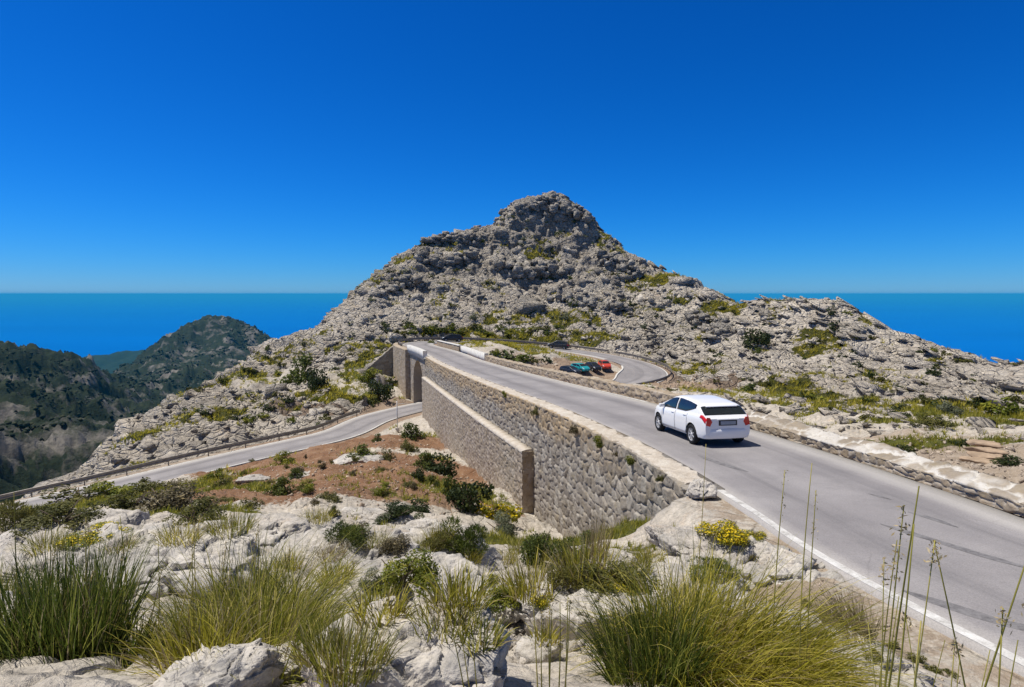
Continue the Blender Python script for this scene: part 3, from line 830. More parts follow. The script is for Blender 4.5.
# ------------------------------------------------------------------ masonry
def make_stone_mat(name, lo, mid, hi, white=(0.66, 0.63, 0.58), lichen=(0.36, 0.27, 0.12)):
    t = NT(name); pos = t.pos()
    st = t.attr('stone').outputs['Fac']; mo = t.attr('mortar').outputs['Fac']; ta = t.attr('tan').outputs['Fac']
    c = t.ramp(st, [(0.0, lo), (0.5, mid), (1.0, hi)])
    n = t.noise(pos, 9, 6, 0.7); n2 = t.noise(pos, 38, 3, 0.7)
    c = t.mix(1.0, c, t.ramp(n, [(0.3, 0.72), (0.55, 1.0), (0.75, 1.16)]), 'MULTIPLY')
    lm = t.ramp(t.noise(pos, 1.3, 6, 0.7, 0.4), [(0.50, 0.0), (0.64, 1.0)])
    tt = t.math('MULTIPLY', ta, t.ramp(t.noise(pos, 2.2, 6, 0.7), [(0.36, 0.15), (0.56, 0.95)]))
    c = t.mix(tt, c, (0.43, 0.31, 0.175))
    c = t.mix(t.math('MULTIPLY', lm, 0.22), c, lichen)
    c = t.mix(t.math('MULTIPLY', mo, t.ramp(n, [(0.25, 0.35), (0.5, 1.0)])), c, white)
    h = t.math('MULTIPLY_ADD', n, 0.7, t.math('MULTIPLY', n2, 0.3))
    return t.bsdf(c, 0.92, t.bump(h, 0.8, 0.04), spec=0.12)
M_STONE = make_stone_mat('grey_rubble_masonry', (0.235, 0.205, 0.17), (0.315, 0.28, 0.235), (0.40, 0.365, 0.31))
M_STONE2 = make_stone_mat('tan_rubble_masonry', (0.29, 0.24, 0.185), (0.37, 0.31, 0.245), (0.46, 0.40, 0.33))
M_WHITE_STONE = make_stone_mat('whitewashed_masonry', (0.22, 0.195, 0.165), (0.30, 0.265, 0.225), (0.38, 0.34, 0.29), white=(0.58, 0.555, 0.515))
t = NT('pale_concrete'); pos = t.pos()
c = t.ramp(t.noise(pos, 2.0, 7, 0.7, 0.3), [(0.3, (0.38, 0.32, 0.25)), (0.5, (0.52, 0.46, 0.385)), (0.7, (0.60, 0.56, 0.49))])
c = t.mix(1.0, c, t.ramp(t.noise(pos, 25, 4, 0.7), [(0.3, 0.75), (0.6, 1.06)]), 'MULTIPLY')
M_CONC = t.bsdf(c, 0.9, t.bump(t.noise(pos, 18, 5, 0.7), 0.6, 0.03), spec=0.15)
t = NT('whitewashed_concrete'); pos = t.pos()
c = t.ramp(t.noise(pos, 1.6, 7, 0.75, 0.3), [(0.32, (0.42, 0.37, 0.31)), (0.46, (0.56, 0.54, 0.50)), (0.7, (0.66, 0.645, 0.61))])
M_WCONC = t.bsdf(c, 0.85, t.bump(t.noise(pos, 14, 5, 0.7), 0.5, 0.02), spec=0.2)

def road_pt(fi, off):
    """point beside the road: fractional index, offset to the right of the centre line"""
    x = np.interp(fi, np.arange(len(ROAD)), ROAD[:, 0]); y = np.interp(fi, np.arange(len(ROAD)), ROAD[:, 1]); z = np.interp(fi, np.arange(len(ROAD)), ROAD[:, 2])
    nx = np.interp(fi, np.arange(len(ROAD)), RN[:, 0]); ny = np.interp(fi, np.arange(len(ROAD)), RN[:, 1])
    return np.stack([x + nx * off, y + ny * off, z], -1), np.stack([nx, ny], -1)

def smooth1(a, n):
    k = np.ones(2 * n + 1) / (2 * n + 1)
    return np.convolve(np.pad(a, n, mode='edge'), k, 'valid')

def rubble_face(name, xy, nrm, ztop, zbot, mat, parent, cell=(0.42, 0.34), depth=0.06, dv=0.06, tan=None, top_in=0.9, seed=0.0, hole=None, batter=0.0, ends=True):
    """a wall of rubble: xy (m,2) foot of the face line, nrm (m,2) outward; every stone stands out of its joints; with a back lip so it is solid"""
    m = len(xy)
    s = np.concatenate([[0], np.cumsum(np.linalg.norm(np.diff(xy, axis=0), axis=1))])
    H = float((ztop - zbot).max()); nv = max(3, int(H / dv))
    f = np.linspace(0, 1, nv + 1)
    Z = ztop[:, None] - f[None] * (ztop - zbot)[:, None]
    dtop = ztop[:, None] - Z
    Sg = np.repeat(s[:, None], nv + 1, 1)
    zz = Z - smooth1(ztop, 3)[:, None] * 0.0
    q = np.stack([Sg.ravel() / cell[0] + seed, zz.ravel() / cell[1] + seed * 3], 1).astype(np.float32)
    q3 = np.stack([Sg.ravel(), zz.ravel(), np.full(Sg.size, seed)], 1).astype(np.float32)
    q = q + np.stack([fbm(q3 * 1.1, 2), fbm(q3 * 1.1 + 7, 2)], 1) * 0.28
    f1, f2, idn = worley2(q)
    e = np.clip((f2 - f1) / 0.30, 0, 1)
    dome = 1 - (1 - e) ** 2.4
    rnd = _rv[(idn * 5 + 3) & 255, 3]
    dsp = depth * (dome - 0.8) + depth * 0.9 * (rnd - 0.5) * dome + fbm(q3 * 5.0, 3) * depth * 0.22
    dsp = dsp.reshape(m, nv + 1)
    off = dsp + batter * dtop
    X = xy[:, 0, None] + nrm[:, 0, None] * off; Y = xy[:, 1, None] + nrm[:, 1, None] * off
    V = np.stack([X, Y, Z], -1)
    stone = _rv[(idn * 3 + 11) & 255, 2].reshape(m, nv + 1)
    tn = np.zeros((m, nv + 1)) if tan is None else tan(Sg, dtop)
    # lip over the top
    lip = V[:, :1].copy(); lip[:, 0, 0] = xy[:, 0] - nrm[:, 0] * top_in; lip[:, 0, 1] = xy[:, 1] - nrm[:, 1] * top_in
    lip2 = lip.copy(); lip2[:, 0, 2] = zbot
    V = np.concatenate([lip2, lip, V], 1); nn = nv + 3
    stone = np.concatenate([stone[:, :1], stone[:, :1], stone], 1); tn = np.concatenate([tn[:, :1], tn[:, :1], tn], 1)
    a = np.arange((m - 1) * (nn - 1)); i = a // (nn - 1); j = a % (nn - 1); k = i * nn + j
    Fc = np.stack([k, k + 1, k + nn + 1, k + nn], 1)
    if hole is not None:
        cs = 0.5 * (s[i] + s[np.minimum(i + 1, m - 1)]); cz = V.reshape(-1, 3)[k, 2]
        Fc = Fc[(j >= 2) & ~hole(cs, cz - 0.5 * dv)]
    Fs = [Fc]
    if ends:
        for col in (0, m - 1):
            b = col * nn
            Fs.append(np.array([[b + 0] + [b + r for r in range(1, nn)]], np.int64))
    return mesh_np(name, V.reshape(-1, 3), Fs, mat, parent, smooth=True,
                   attrs={'stone': stone.ravel(), 'tan': tn.ravel(), 'mortar': np.zeros(m * nn)})

def spaced(i0, i1, px=1.0):
    """fractional road indices spaced about one pixel apart"""
    out = [i0]
    while out[-1] < i1:
        d = np.interp(out[-1], np.arange(len(ROAD)), np.hypot(ROAD[:, 0], ROAD[:, 1]))
        out.append(out[-1] + max(0.05, d * 0.0026 * px) / 0.5)
    return np.array(out)

def foot(xy, nrm, o=1.0, sink=0.7):
    return np.array([ground_at(x + nx * o, y + ny * o) for (x, y), (nx, ny) in zip(xy, nrm)]) - sink

I_J0, I_J1, I_P1 = 203, 228, I_W1                  # bridge jambs and the end of the far abutment
# --- the long retaining wall under the upper road
wall = empty('retaining_wall', tuple(left_pt(I_W0, WOFF)) + (ROAD[I_W0, 2] - 3,))
def tag_parent(o, root):
    o.parent = root; o.matrix_parent_inverse = Matrix.Translation(-Vector(root.location)); return o
fi = spaced(I_W0, I_J0)
pt, nr = road_pt(fi, -WOFF); nrm = -nr
tipz = pt[:, 2] + 0.02
bot = smooth1(foot(pt[:, :2], nrm), 4)
# the near end of the wall runs out into the hillside
bot = np.minimum(bot, tipz - 0.8)
def tan_band(S, d): return (1 - sstep(0.7, 1.5 + 0.0 * S, d + 0.5 * np.sin(S * 0.7) * 0.4)) * sstep(3.0, 14.0, S) * 0.8 + 0.02
tag_parent(rubble_face('stone_face', pt[:, :2], nrm, tipz, bot, M_STONE, None, (0.50, 0.42), 0.085, 0.06, tan_band, 1.0, 0.3), wall)
tag(wall, 'tall grey rubble retaining wall holding up the upper road behind the white car', 'stone wall')

def kerb_strip(name, i0, i1, o0, o1, h0, h1, mat, root, dv=0.2, rough=0.05, seed=0.0):
    """a rough strip of masonry or concrete along the road, offsets o0..o1 to the right, h0 below and h1 above the road"""
    fi = np.arange(i0, i1 + 1e-6, 0.25)
    prof = [(o0, -h0), (o0, h1 * 0.9), (o0 + 0.06 * np.sign(o1 - o0), h1), (0.5 * (o0 + o1), h1 + 0.02), (o1 - 0.06 * np.sign(o1 - o0), h1), (o1, h1 * 0.9), (o1, -h0)]
    rows = []
    for o, h in prof:
        p, n = road_pt(fi, o); p = p.copy(); p[:, 2] += h
        q = (p * 2.3 + seed).astype(np.float32)
        w = fbm(q, 3) * rough
        if h > 0: p[:, 2] += w * 0.7
        p[:, :2] += n * (fbm(q + 5, 3) * rough)[:, None]
        rows.append(p)
    V = np.stack(rows, 1); m, nn = len(fi), len(prof)
    a = np.arange((m - 1) * (nn - 1)); i = a // (nn - 1); j = a % (nn - 1); k = i * nn + j
    Fc = np.stack([k, k + 1, k + nn + 1, k + nn], 1)
    caps = [np.array([list(range(nn))]), np.array([[(m - 1) * nn + r for r in range(nn)][::-1]])]
    z = np.zeros(m * nn)
    o = mesh_np(name, V.reshape(-1, 3), [Fc] + caps, mat, smooth=False, attrs={'stone': _rv[np.arange(m * nn) & 255, 1], 'tan': z + 0.6, 'mortar': z})
    return tag_parent(o, root) if root else o
kerb_strip('coping', I_W0 + 1, I_J0 - 1, -WOFF + 0.10, -HW + 0.12, 0.15, 0.055, M_CONC, wall, rough=0.13)

# --- the lower wall built against it, with a sloping top
BOFF = WOFF + 0.66
xs_near = int(np.argmin(np.abs(ROAD[:I_BR, 1] - 34.5)))
fi = spaced(xs_near, 200)
pt, nr = road_pt(fi, -BOFF); nrm = -nr
fr = (fi - fi[0]) / (fi[-1] - fi[0])
but_top = -8.85 - 2.65 * fr ** 0.92
bot = smooth1(foot(pt[:, :2], nrm), 4)
but = empty('buttress_wall', (pt[0, 0], pt[0, 1], but_top[0] - 3.2))
tag(but, 'lower light grey stone wall with sloping pale coping built against the tall wall', 'stone wall')
tag_parent(rubble_face('stone_face', pt[:, :2], nrm, but_top, bot, M_STONE2, None, (0.36, 0.30), 0.06, 0.09, lambda S, d: 0 * S + 0.1, 0.9, 4.7, ends=True), but)
rows = []
for o, h in ((0.03, -0.14), (0.03, 0.02), (-0.22, 0.06), (-0.60, 0.07), (-0.60, -0.2)):
    rows.append(np.stack([pt[:, 0] + nrm[:, 0] * o, pt[:, 1] + nrm[:, 1] * o, but_top + h], 1))
V = np.stack(rows, 1); m, nn = V.shape[:2]
V[:, 1:4] += (fbm((V[:, 1:4] * 2.1).reshape(-1, 3).astype(np.float32), 3) * 0.05).reshape(m, 3, 1)
a_ = np.arange((m - 1) * (nn - 1)); k = (a_ // (nn - 1)) * nn + a_ % (nn - 1)
tag_parent(mesh_np('coping', V.reshape(-1, 3), [np.stack([k, k + 1, k + nn + 1, k + nn], 1), np.array([list(range(nn))]), np.array([[(m - 1) * nn + r for r in range(nn)]])], M_CONC, smooth=False), but)

def end_face(p_face, n_out, t_out, depth, zt, zb, root, seed):
    """the masonry end of a wall: from its face inwards, looking along t_out"""
    k = np.linspace(0.0, depth, 16)
    xy = np.array(p_face)[None] - np.array(n_out)[None] * k[:, None] + np.array(t_out)[None] * 0.03
    tag_parent(rubble_face('end_face', xy, np.repeat(np.array(t_out)[None], 16, 0), np.full(16, zt), np.full(16, zb), M_STONE2, None, (0.40, 0.32), 0.05, 0.07, lambda S, d: 0 * S + .3, 0.02, seed, ends=False), root)
_t0 = (pt[0, :2] - pt[3, :2]); _t0 /= np.linalg.norm(_t0)
end_face(pt[0, :2], nrm[0], _t0, 0.64, but_top[0] - 0.02, bot[0], but, 12.3)

# --- the bridge over the lower road
bridge = empty('road_bridge', tuple(left_pt(216, WOFF)) + (-17.2,))
tag(bridge, 'stone arch bridge carrying the upper road over the lower road', 'bridge')
fi = spaced(I_J0, I_J1, 0.6)
pt, nr = road_pt(fi, -WOFF); nrm = -nr
s_ = np.concatenate([[0], np.cumsum(np.linalg.norm(np.diff(pt[:, :2], axis=0), axis=1))])
_cr = np.argmin(((pt[:, None, :2] - ROAD[None, I_LOW - 30:I_LOW + 1, :2]) ** 2).sum(-1).min(1)); SC_ = float(s_[_cr]); print('arch', SC_, s_[-1], proj(pt[_cr])); AW = 3.75; ASPR, ACR = -13.6, -9.95   # arch centre, half width, spring and crown heights
def arch_hole(s, z):
    dx = (s - SC_) / AW
    return (np.abs(dx) < 1) & (z < ASPR + (ACR - ASPR) * np.sqrt(np.clip(1 - dx ** 2, 0, 1)))
zb = np.full(len(fi), -18.2)
tag_parent(rubble_face('spandrel_wall', pt[:, :2], nrm, pt[:, 2] + 0.02, zb, M_STONE2, None, (0.45, 0.36), 0.05, 0.08, None, 0.0, 9.1, hole=arch_hole, ends=False), bridge)
# far face and barrel
ctr, cn = road_pt(np.array([np.interp(SC_, s_, fi)]), -WOFF); c0_ = ctr[0]; cn = -cn[0]
tang = np.array([-cn[1], cn[0]])
if np.dot(tang, pt[-1, :2] - pt[0, :2]) < 0: tang = -tang
prof = [(-AW, -18.2), (-AW, ASPR)] + [(-AW * math.cos(b), ASPR + (ACR - ASPR) * math.sin(b)) for b in np.linspace(0.1, math.pi - 0.1, 22)] + [(AW, ASPR), (AW, -18.2)]
depth_ = 2 * WOFF
V = []
for dd in np.linspace(-0.02, depth_ + 0.3, 14):
    for u, z in prof:
        V.append((c0_[0] + tang[0] * u - cn[0] * dd, c0_[1] + tang[1] * u - cn[1] * dd, z))
npf = len(prof)
a_ = np.arange(13 * (npf - 1)); k = (a_ // (npf - 1)) * npf + a_ % (npf - 1)
nv_ = 14 * npf
tag_parent(mesh_np('arch_vault', V, np.stack([k, k + npf, k + npf + 1, k + 1], 1), M_STONE2, attrs={'stone': np.random.RandomState(3).rand(nv_), 'tan': np.full(nv_, .3), 'mortar': np.zeros(nv_)}), bridge)
fi2 = spaced(I_J0, I_J1, 3)
pt2, nr2 = road_pt(fi2, WOFF)
s2 = np.concatenate([[0], np.cumsum(np.linalg.norm(np.diff(pt2[:, :2], axis=0), axis=1))])
cp2 = c0_[:2] - cn * depth_
SC2 = float(np.interp(np.argmin(((pt2[:, :2] - cp2) ** 2).sum(1)), np.arange(len(s2)), s2))
tag_parent(rubble_face('spandrel_wall', pt2[:, :2], nr2, pt2[:, 2] + 0.02, np.full(len(fi2), -18.0), M_STONE2, None, (0.45, 0.36), 0.05, 0.2, None, 0.0, 2.2,
            hole=lambda s, z: (np.abs((s - SC2) / AW) < 1) & (z < ASPR + (ACR - ASPR) * np.sqrt(np.clip(1 - ((s - SC2) / AW) ** 2, 0, 1))), ends=False), bridge)
# pier that stands forward left of the arch, and the far abutment round to the bend
fi = spaced(I_J1, I_P1, 0.8)
pt, nr = road_pt(fi, -WOFF - 0.75); nrm = -nr
bot = np.minimum(foot(pt[:, :2], nrm, 0.8, 0.8), -13.5)
bot[:len(bot) // 2] = np.minimum(bot[:len(bot) // 2], -17.6)
tag_parent(rubble_face('abutment', pt[:, :2], nrm, pt[:, 2] + 0.12, bot, M_STONE2, None, (0.42, 0.34), 0.055, 0.1, lambda S, d: 0 * S + 0.3, 1.6, 6.6), bridge)
_t0 = (pt[0, :2] - pt[3, :2]); _t0 /= np.linalg.norm(_t0)
end_face(pt[0, :2], nrm[0], _t0, 0.78, pt[0, 2] + 0.1, -17.8, bridge, 15.1)
def beam(name, i0, i1, o0, o1, z0, z1, mat, root):
    fi = np.arange(i0, i1 + .01, 1.0); rows = []
    for o, h in ((o0, z0), (o0, z1), (o1, z1), (o1, z0)):
        p, n = road_pt(fi, o); p = p.copy(); p[:, 2] += h; rows.append(p)
    V = np.stack(rows, 1); m = len(fi)
    Fc = [[i * 4 + j, i * 4 + (j + 1) % 4, (i + 1) * 4 + (j + 1) % 4, (i + 1) * 4 + j] for i in range(m - 1) for j in range(4)] + [[0, 1, 2, 3], [(m - 1) * 4 + 3, (m - 1) * 4 + 2, (m - 1) * 4 + 1, (m - 1) * 4]]
    o = mesh_np(name, V.reshape(-1, 3), np.array(Fc), mat, smooth=False)
    return tag_parent(o, root) if root else o
beam('parapet', I_J0 - 1, I_J1 + 1, -WOFF - 0.35, -WOFF + 0.25, -0.35, 0.85, M_WCONC, bridge)
beam('deck_edge', I_J0 + 0.5, I_J1 - 0.5, -WOFF - 0.12, -WOFF + 0.3, -0.62, -0.36, M_CONC, bridge)
o = beam('parapet_wall', 187, 217, HW + 0.35, HW + 0.85, -0.4, 0.85, M_WCONC, None)
tag(o, 'white parapet wall on the far side of the upper road across from the arch', 'parapet')
fi = spaced(219, 247, 2); pt, nr = road_pt(fi, HW + 0.40)
pw = empty('parapet_wall', (pt[0, 0], pt[0, 1], pt[0, 2]))
tag(pw, 'tan stone parapet wall with pale top at the inside of the bend', 'parapet')
tag_parent(rubble_face('stone_face', pt[:, :2], -nr, pt[:, 2] + 0.75, pt[:, 2] - 0.4, M_STONE2, None, (0.4, 0.3), 0.04, 0.12, lambda S, d: 0 * S + .5, 0.5, 8.8), pw)
beam('coping', 219, 247, HW + 0.33, HW + 0.98, 0.76, 0.88, M_WCONC, pw)

# --- stone wing wall that runs down from the bend
A, B = WA, WB
n = 90; f = np.linspace(0, 1, n)[:, None]
line = A[None] * (1 - f) + B[None] * f
dirv = (B - A)[:2]; dirv /= np.linalg.norm(dirv); nrm1 = np.array([dirv[1], -dirv[0]])
if nrm1[1] > 0: nrm1 = -nrm1
nrm = np.repeat(nrm1[None], n, 0)
ww = empty('wing_wall', tuple(line[40]))
tag(ww, 'grey stone wing wall sloping down the hillside left of the bend', 'stone wall')
bot = smooth1(foot(line[:, :2], nrm, 0.8, 1.0), 4)
tag_parent(rubble_face('stone_face', line[:, :2], nrm, line[:, 2] - 0.1 + 0.15 * np.sin(np.arange(n) * 0.5) * 0.4, np.minimum(bot, line[:, 2] - 0.8), M_STONE, None, (0.5, 0.4), 0.07, 0.12, None, 0.8, 3.9), ww)

# --- low wall along the far side of the upper road, whitewashed in its near half
def low_wall(name, i0, i1, o, h, th, mat, label, white, seed, px=1.0, cell=(0.55, 0.42), topcell=None, tilt=0.0):
    fi = spaced(i0, i1, px); m = len(fi)
    p0, n0 = road_pt(fi, o)
    hh = h * (1 + 0.14 * fbm(np.stack([fi * 0.23, fi * 0, fi * 0 + seed], 1).astype(np.float32), 3))
    prof = [(0, -0.35 + 0.35 * k / 1 * 0) for k in range(1)]
    nf, nt = 14, 12
    U = np.concatenate([np.zeros(nf), np.linspace(0, th, nt), np.full(6, th)])
    Hh = np.concatenate([np.linspace(-0.3, 1, nf), np.linspace(1.02, 1 + tilt, nt), np.linspace(0.9 + tilt, -0.5, 6)])
    L = np.concatenate([np.linspace(-0.3 * h, h, nf), h + np.linspace(0, th, nt), h + th + np.linspace(0.1, 1.5 * h, 6)])
    nn = len(U)
    s = np.concatenate([[0], np.cumsum(np.linalg.norm(np.diff(p0[:, :2], axis=0), axis=1))])
    S = np.repeat(s[:, None], nn, 1); LL = np.repeat(L[None], m, 0)
    q3 = np.stack([S.ravel(), LL.ravel(), np.full(S.size, seed)], 1).astype(np.float32)
    istop = ((LL >= h * 0.98) & (LL <= h + th)).ravel()
    ql = q3[:, :2] / np.array(cell, np.float32)
    if topcell is not None: ql = np.where(istop[:, None], q3[:, :2] / np.array(topcell, np.float32) + 40, ql)
    ql = ql + np.stack([fbm(q3 * 1.7, 2), fbm(q3 * 1.7 + 9, 2)], 1) * 0.35
    f1, f2, idn = worley2(ql)
    e = np.clip((f2 - f1) / 0.28, 0, 1); dome = 1 - (1 - e) ** 2.2
    rnd = _rv[(idn * 5 + 3) & 255, 3]
    dsp = (0.07 * (dome - 0.7) + 0.07 * (rnd - 0.5) + 0.02 * fbm(q3 * 5, 3)).reshape(m, nn)
    nu = np.concatenate([-np.ones(nf), np.linspace(-0.7, 0.7, nt), np.ones(6)]); nz = np.concatenate([np.zeros(nf), np.ones(nt), np.zeros(6)])
    off = U[None] + nu[None] * dsp * np.where(nz[None] > 0, 0.3, 1.0)
    X = p0[:, 0, None] + n0[:, 0, None] * off; Y = p0[:, 1, None] + n0[:, 1, None] * off
    Z = p0[:, 2, None] + Hh[None] * hh[:, None] + nz[None] * dsp
    V = np.stack([X, Y, Z], -1)
    wm = np.zeros(m * nn)
    if white:
        wm = np.where(istop, 1 - sstep(0.10, 0.22, f2 - f1), 0.35 * (1 - sstep(0.05, 0.2, f2 - f1)))
        wm = np.maximum(wm, np.where(istop, 0.8 * sstep(0.25, 0.45, fbm(q3 * 0.45 + 3, 3)), 0))
        wm = wm * np.clip(sstep(-0.5, 0.0, fbm(q3 * 0.30 + 13, 2)) + 0.4, 0, 1)
    a = np.arange((m - 1) * (nn - 1)); i = a // (nn - 1); j = a % (nn - 1); k = i * nn + j
    Fc = np.stack([k, k + nn, k + nn + 1, k + 1], 1)
    o = mesh_np(name, V.reshape(-1, 3), [Fc, np.array([list(range(nn))]), np.array([[(m - 1) * nn + r for r in range(nn)][::-1]])], mat,
                attrs={'stone': _rv[(idn * 3 + 11) & 255, 2], 'tan': np.where(istop, 0.2, 0.4), 'mortar': wm})
    return tag(o, label, 'stone wall')
low_wall('low_wall', 20, 84, HW + 0.25, 0.24, 0.75, M_WHITE_STONE, 'low whitewashed roadside stone wall to the right of the white car', True, 1.5, 0.8, (0.36, 0.22), (0.9, 0.6), 0.9)
low_wall('low_wall', 85, 186, HW + 0.35, 0.55, 0.8, M_STONE2, 'low tan rubble roadside wall between the parked cars and the upper road', False, 5.1, 1.0, (0.45, 0.36))

# the rough stone at the near end of the retaining wall is built with the boulders

# ------------------------------------------------------------------ kerb round the car park and at the loop
def inner_kerb(i0, i1, off, label):
    fi = np.arange(i0, i1 + 1e-6, 0.5); rows = []
    wo = HW - 0.05 + 2.3 * np.exp(-((fi - I_LOOP - 2) / 15.0) ** 2)
    for o_, h_ in ((0, -0.15), (0, 0.12), (0.03, 0.14), (0.27, 0.14), (0.30, 0.12), (0.30, -0.15)):
        p, n = road_pt(fi, 0.0); p = p.copy(); p[:, :2] += n * (wo + o_)[:, None]; p[:, 2] += h_; rows.append(p)
    V = np.stack(rows, 1); m, nn = V.shape[:2]; a = np.arange((m - 1) * (nn - 1)); k = (a // (nn - 1)) * nn + a % (nn - 1)
    o = mesh_np('kerb', V.reshape(-1, 3), [np.stack([k, k + 1, k + nn + 1, k + nn], 1), np.array([list(range(nn))]), np.array([[(m - 1) * nn + r for r in range(nn)]])], M_WCONC, smooth=False)
    tag(o, label, 'kerb')
inner_kerb(I_LOOP - 16, I_LOOP + 34, None, 'pale curved kerb between the car park and the loop road')

# ------------------------------------------------------------------ guard rails
M_RAIL = simple('weathered_dark_steel', (0.20, 0.18, 0.16), 0.5, 0.4, 0.5, 0, 0.3, 3.0)
M_POST = simple('weathered_post_steel', (0.20, 0.175, 0.15), 0.6, 0.4, 0.4, 0, 0.3, 3.0)
def guard_rail(i0, i1, off, label, step=7, h=0.78):
    fi = np.arange(i0, i1 + .01, 1.0)
    p, n = road_pt(fi, off); sg = -np.sign(off)
    base = np.array([min(z, ground_at(x, y) + 0.15) if True else z for x, y, z in p])
    base = smooth1(np.maximum(base, p[:, 2] - 0.25), 3)
    root = empty('guard_rail', (p[0, 0], p[0, 1], base[0]))
    tag(root, label, 'guard rail')
    prof = [(0.00, -0.155), (0.05, -0.12), (0.05, -0.06), (0.0, -0.03), (0.0, 0.03), (0.05, 0.06), (0.05, 0.12), (0.0, 0.155), (-0.02, 0.155), (-0.02, -0.155)]
    rows = []
    for u, z in prof:
        q = p.copy(); q[:, :2] += n * (u * sg); q[:, 2] = base + h - 0.22 + z * 1.45; rows.append(q)
    V = np.stack(rows, 1); m, nn = V.shape[:2]
    Fc = [[i * nn + j, i * nn + (j + 1) % nn, (i + 1) * nn + (j + 1) % nn, (i + 1) * nn + j] for i in range(m - 1) for j in range(nn)]
    caps = np.array([list(range(nn)), [(m - 1) * nn + r for r in range(nn)][::-1]])
    tag_parent(mesh_np('beam', V.reshape(-1, 3), [np.array(Fc), caps], M_RAIL, smooth=False), root)
    first = None
    for k in range(1, m - 1, step):
        z = base[k]; x, y = p[k, :2] - n[k] * sg * 0.075
        if first is None:
            b = MB(); b.box((0, 0, h / 2 - 0.25), (0.10, 0.10, h + 0.5), bevel=0.01); b.box((0, 0, h - 0.22), (0.13, 0.12, 0.3), bevel=0.008)
            o = b.build('post', M_POST, root); first = o
        else:
            o = first.copy(); COL.objects.link(o); o.parent = root
        o.location = (x - root.location.x, y - root.location.y, z - root.location.z)
        o.rotation_euler = (0, 0, math.atan2(n[k, 1], n[k, 0]))
guard_rail(I_LOW + 9, I_END - 8, HW + 0.55, 'long dark guard rail along the valley side of the lower road', 8)
guard_rail(I_BEND - 14, 338, -HW - 0.55, 'dark guard rail curving round the far bend in front of the green bushes', 7)
guard_rail(341, 408, -HW - 0.55, 'dark guard rail round the outside of the loop beside the parked cars', 6)

# thin pole beside the lower road
M_GALV = simple('galvanised_steel', (0.42, 0.42, 0.42), 0.45, 0.5, 0.6, 0, 0.15, 6)
g = hit(397.5, 432); pole = empty('marker_pole', g)
b = MB(); b.tube([(0, 0, -0.3), (0, 0, 3.7)], 0.055, 10); b.build('pole', M_GALV, pole, True)
b = MB(); b.box((0, 0, 0.12), (0.42, 0.42, 0.5), bevel=0.03); b.build('foot', M_CONC, pole)
b = MB(); b.tube([(0, 0, 3.3), (2.2, 1.0, 3.25)], 0.022, 8); b.build('crossbar', M_GALV, pole, True)
tag(pole, 'thin grey metal pole on a concrete foot beside the lower road', 'pole')
# ------------------------------------------------------------------ rock shapes
def hull_rock(seed, n=16, box=0.55):
    """an angular block: the hull of points spread towards the corners of a box"""
    r = np.random.RandomState(seed)
    p = r.uniform(-1, 1, (n, 3)); p = np.sign(p) * np.abs(p) ** box
    p /= np.maximum(1.0, np.linalg.norm(p, axis=1) / 1.25)[:, None]
    bm = bmesh.new()
    for q in p: bm.verts.new(q)
    res = bmesh.ops.convex_hull(bm, input=bm.verts[:])
    junk = [v for v in bm.verts if not v.link_faces]
    bmesh.ops.delete(bm, geom=junk, context='VERTS')
    bmesh.ops.triangulate(bm, faces=bm.faces[:])
    bm.verts.index_update()
    V = np.array([v.co[:] for v in bm.verts]); Fc = np.array([[v.index for v in f.verts] for f in bm.faces])
    bm.free()
    return V, Fc
ROCKS = [hull_rock(100 + k, 9 + k % 5, 0.38) for k in range(30)]

def scatter_rocks(name, pos, axes, scales, picks, mat, tones, extra=None):
    """many blocks set into the slope as one rock face; axes (n,3,3) columns = local x,y,z"""
    Vs, Fs, base, T = [], [], 0, []
    for k in range(len(ROCKS)):
        sel = np.where(picks == k)[0]
        if not len(sel): continue
        v, f = ROCKS[k]
        w = v[None] * scales[sel][:, None, :]
        w = np.einsum('nij,nvj->nvi', axes[sel], w) + pos[sel][:, None, :]
        Vs.append(w.reshape(-1, 3))
        Fs.append((f[None] + (np.arange(len(sel)) * len(v))[:, None, None]).reshape(-1, 3) + base)
        T.append(np.repeat(tones[sel], len(v), 0)); base += len(sel) * len(v)
    V = np.concatenate(Vs); T = np.concatenate(T); z = np.zeros(len(V))
    return mesh_np(name, V, np.concatenate(Fs), mat, smooth=False, attrs={'soil': z, 'green': z, 'tone': T})

rs = np.random.RandomState(5)
cand = np.where((TR > 58) & (TR < 215) & (NEAR > HW + 1.6) & (np.abs(TH.ravel()) < R(60)) & (np.repeat(np.arange(NR), NTH) > 5))[0]
isb = np.zeros(len(TR), bool)
bq = np.where(beyond)[0]; isb[v0[bq]] = True
cand = cand[isb[cand]]
_ab = (WB - WA)[:2]; _t = ((PT[cand, 0] - WA[0]) * _ab[0] + (PT[cand, 1] - WA[1]) * _ab[1]) / (_ab @ _ab); _s = ((PT[cand, 0] - WA[0]) * -_ab[1] + (PT[cand, 1] - WA[1]) * _ab[0]) / np.linalg.norm(_ab)
cand = cand[~((_t > -0.2) & (_t < 1.1) & (_s > -1.6) & (_s < 5))]
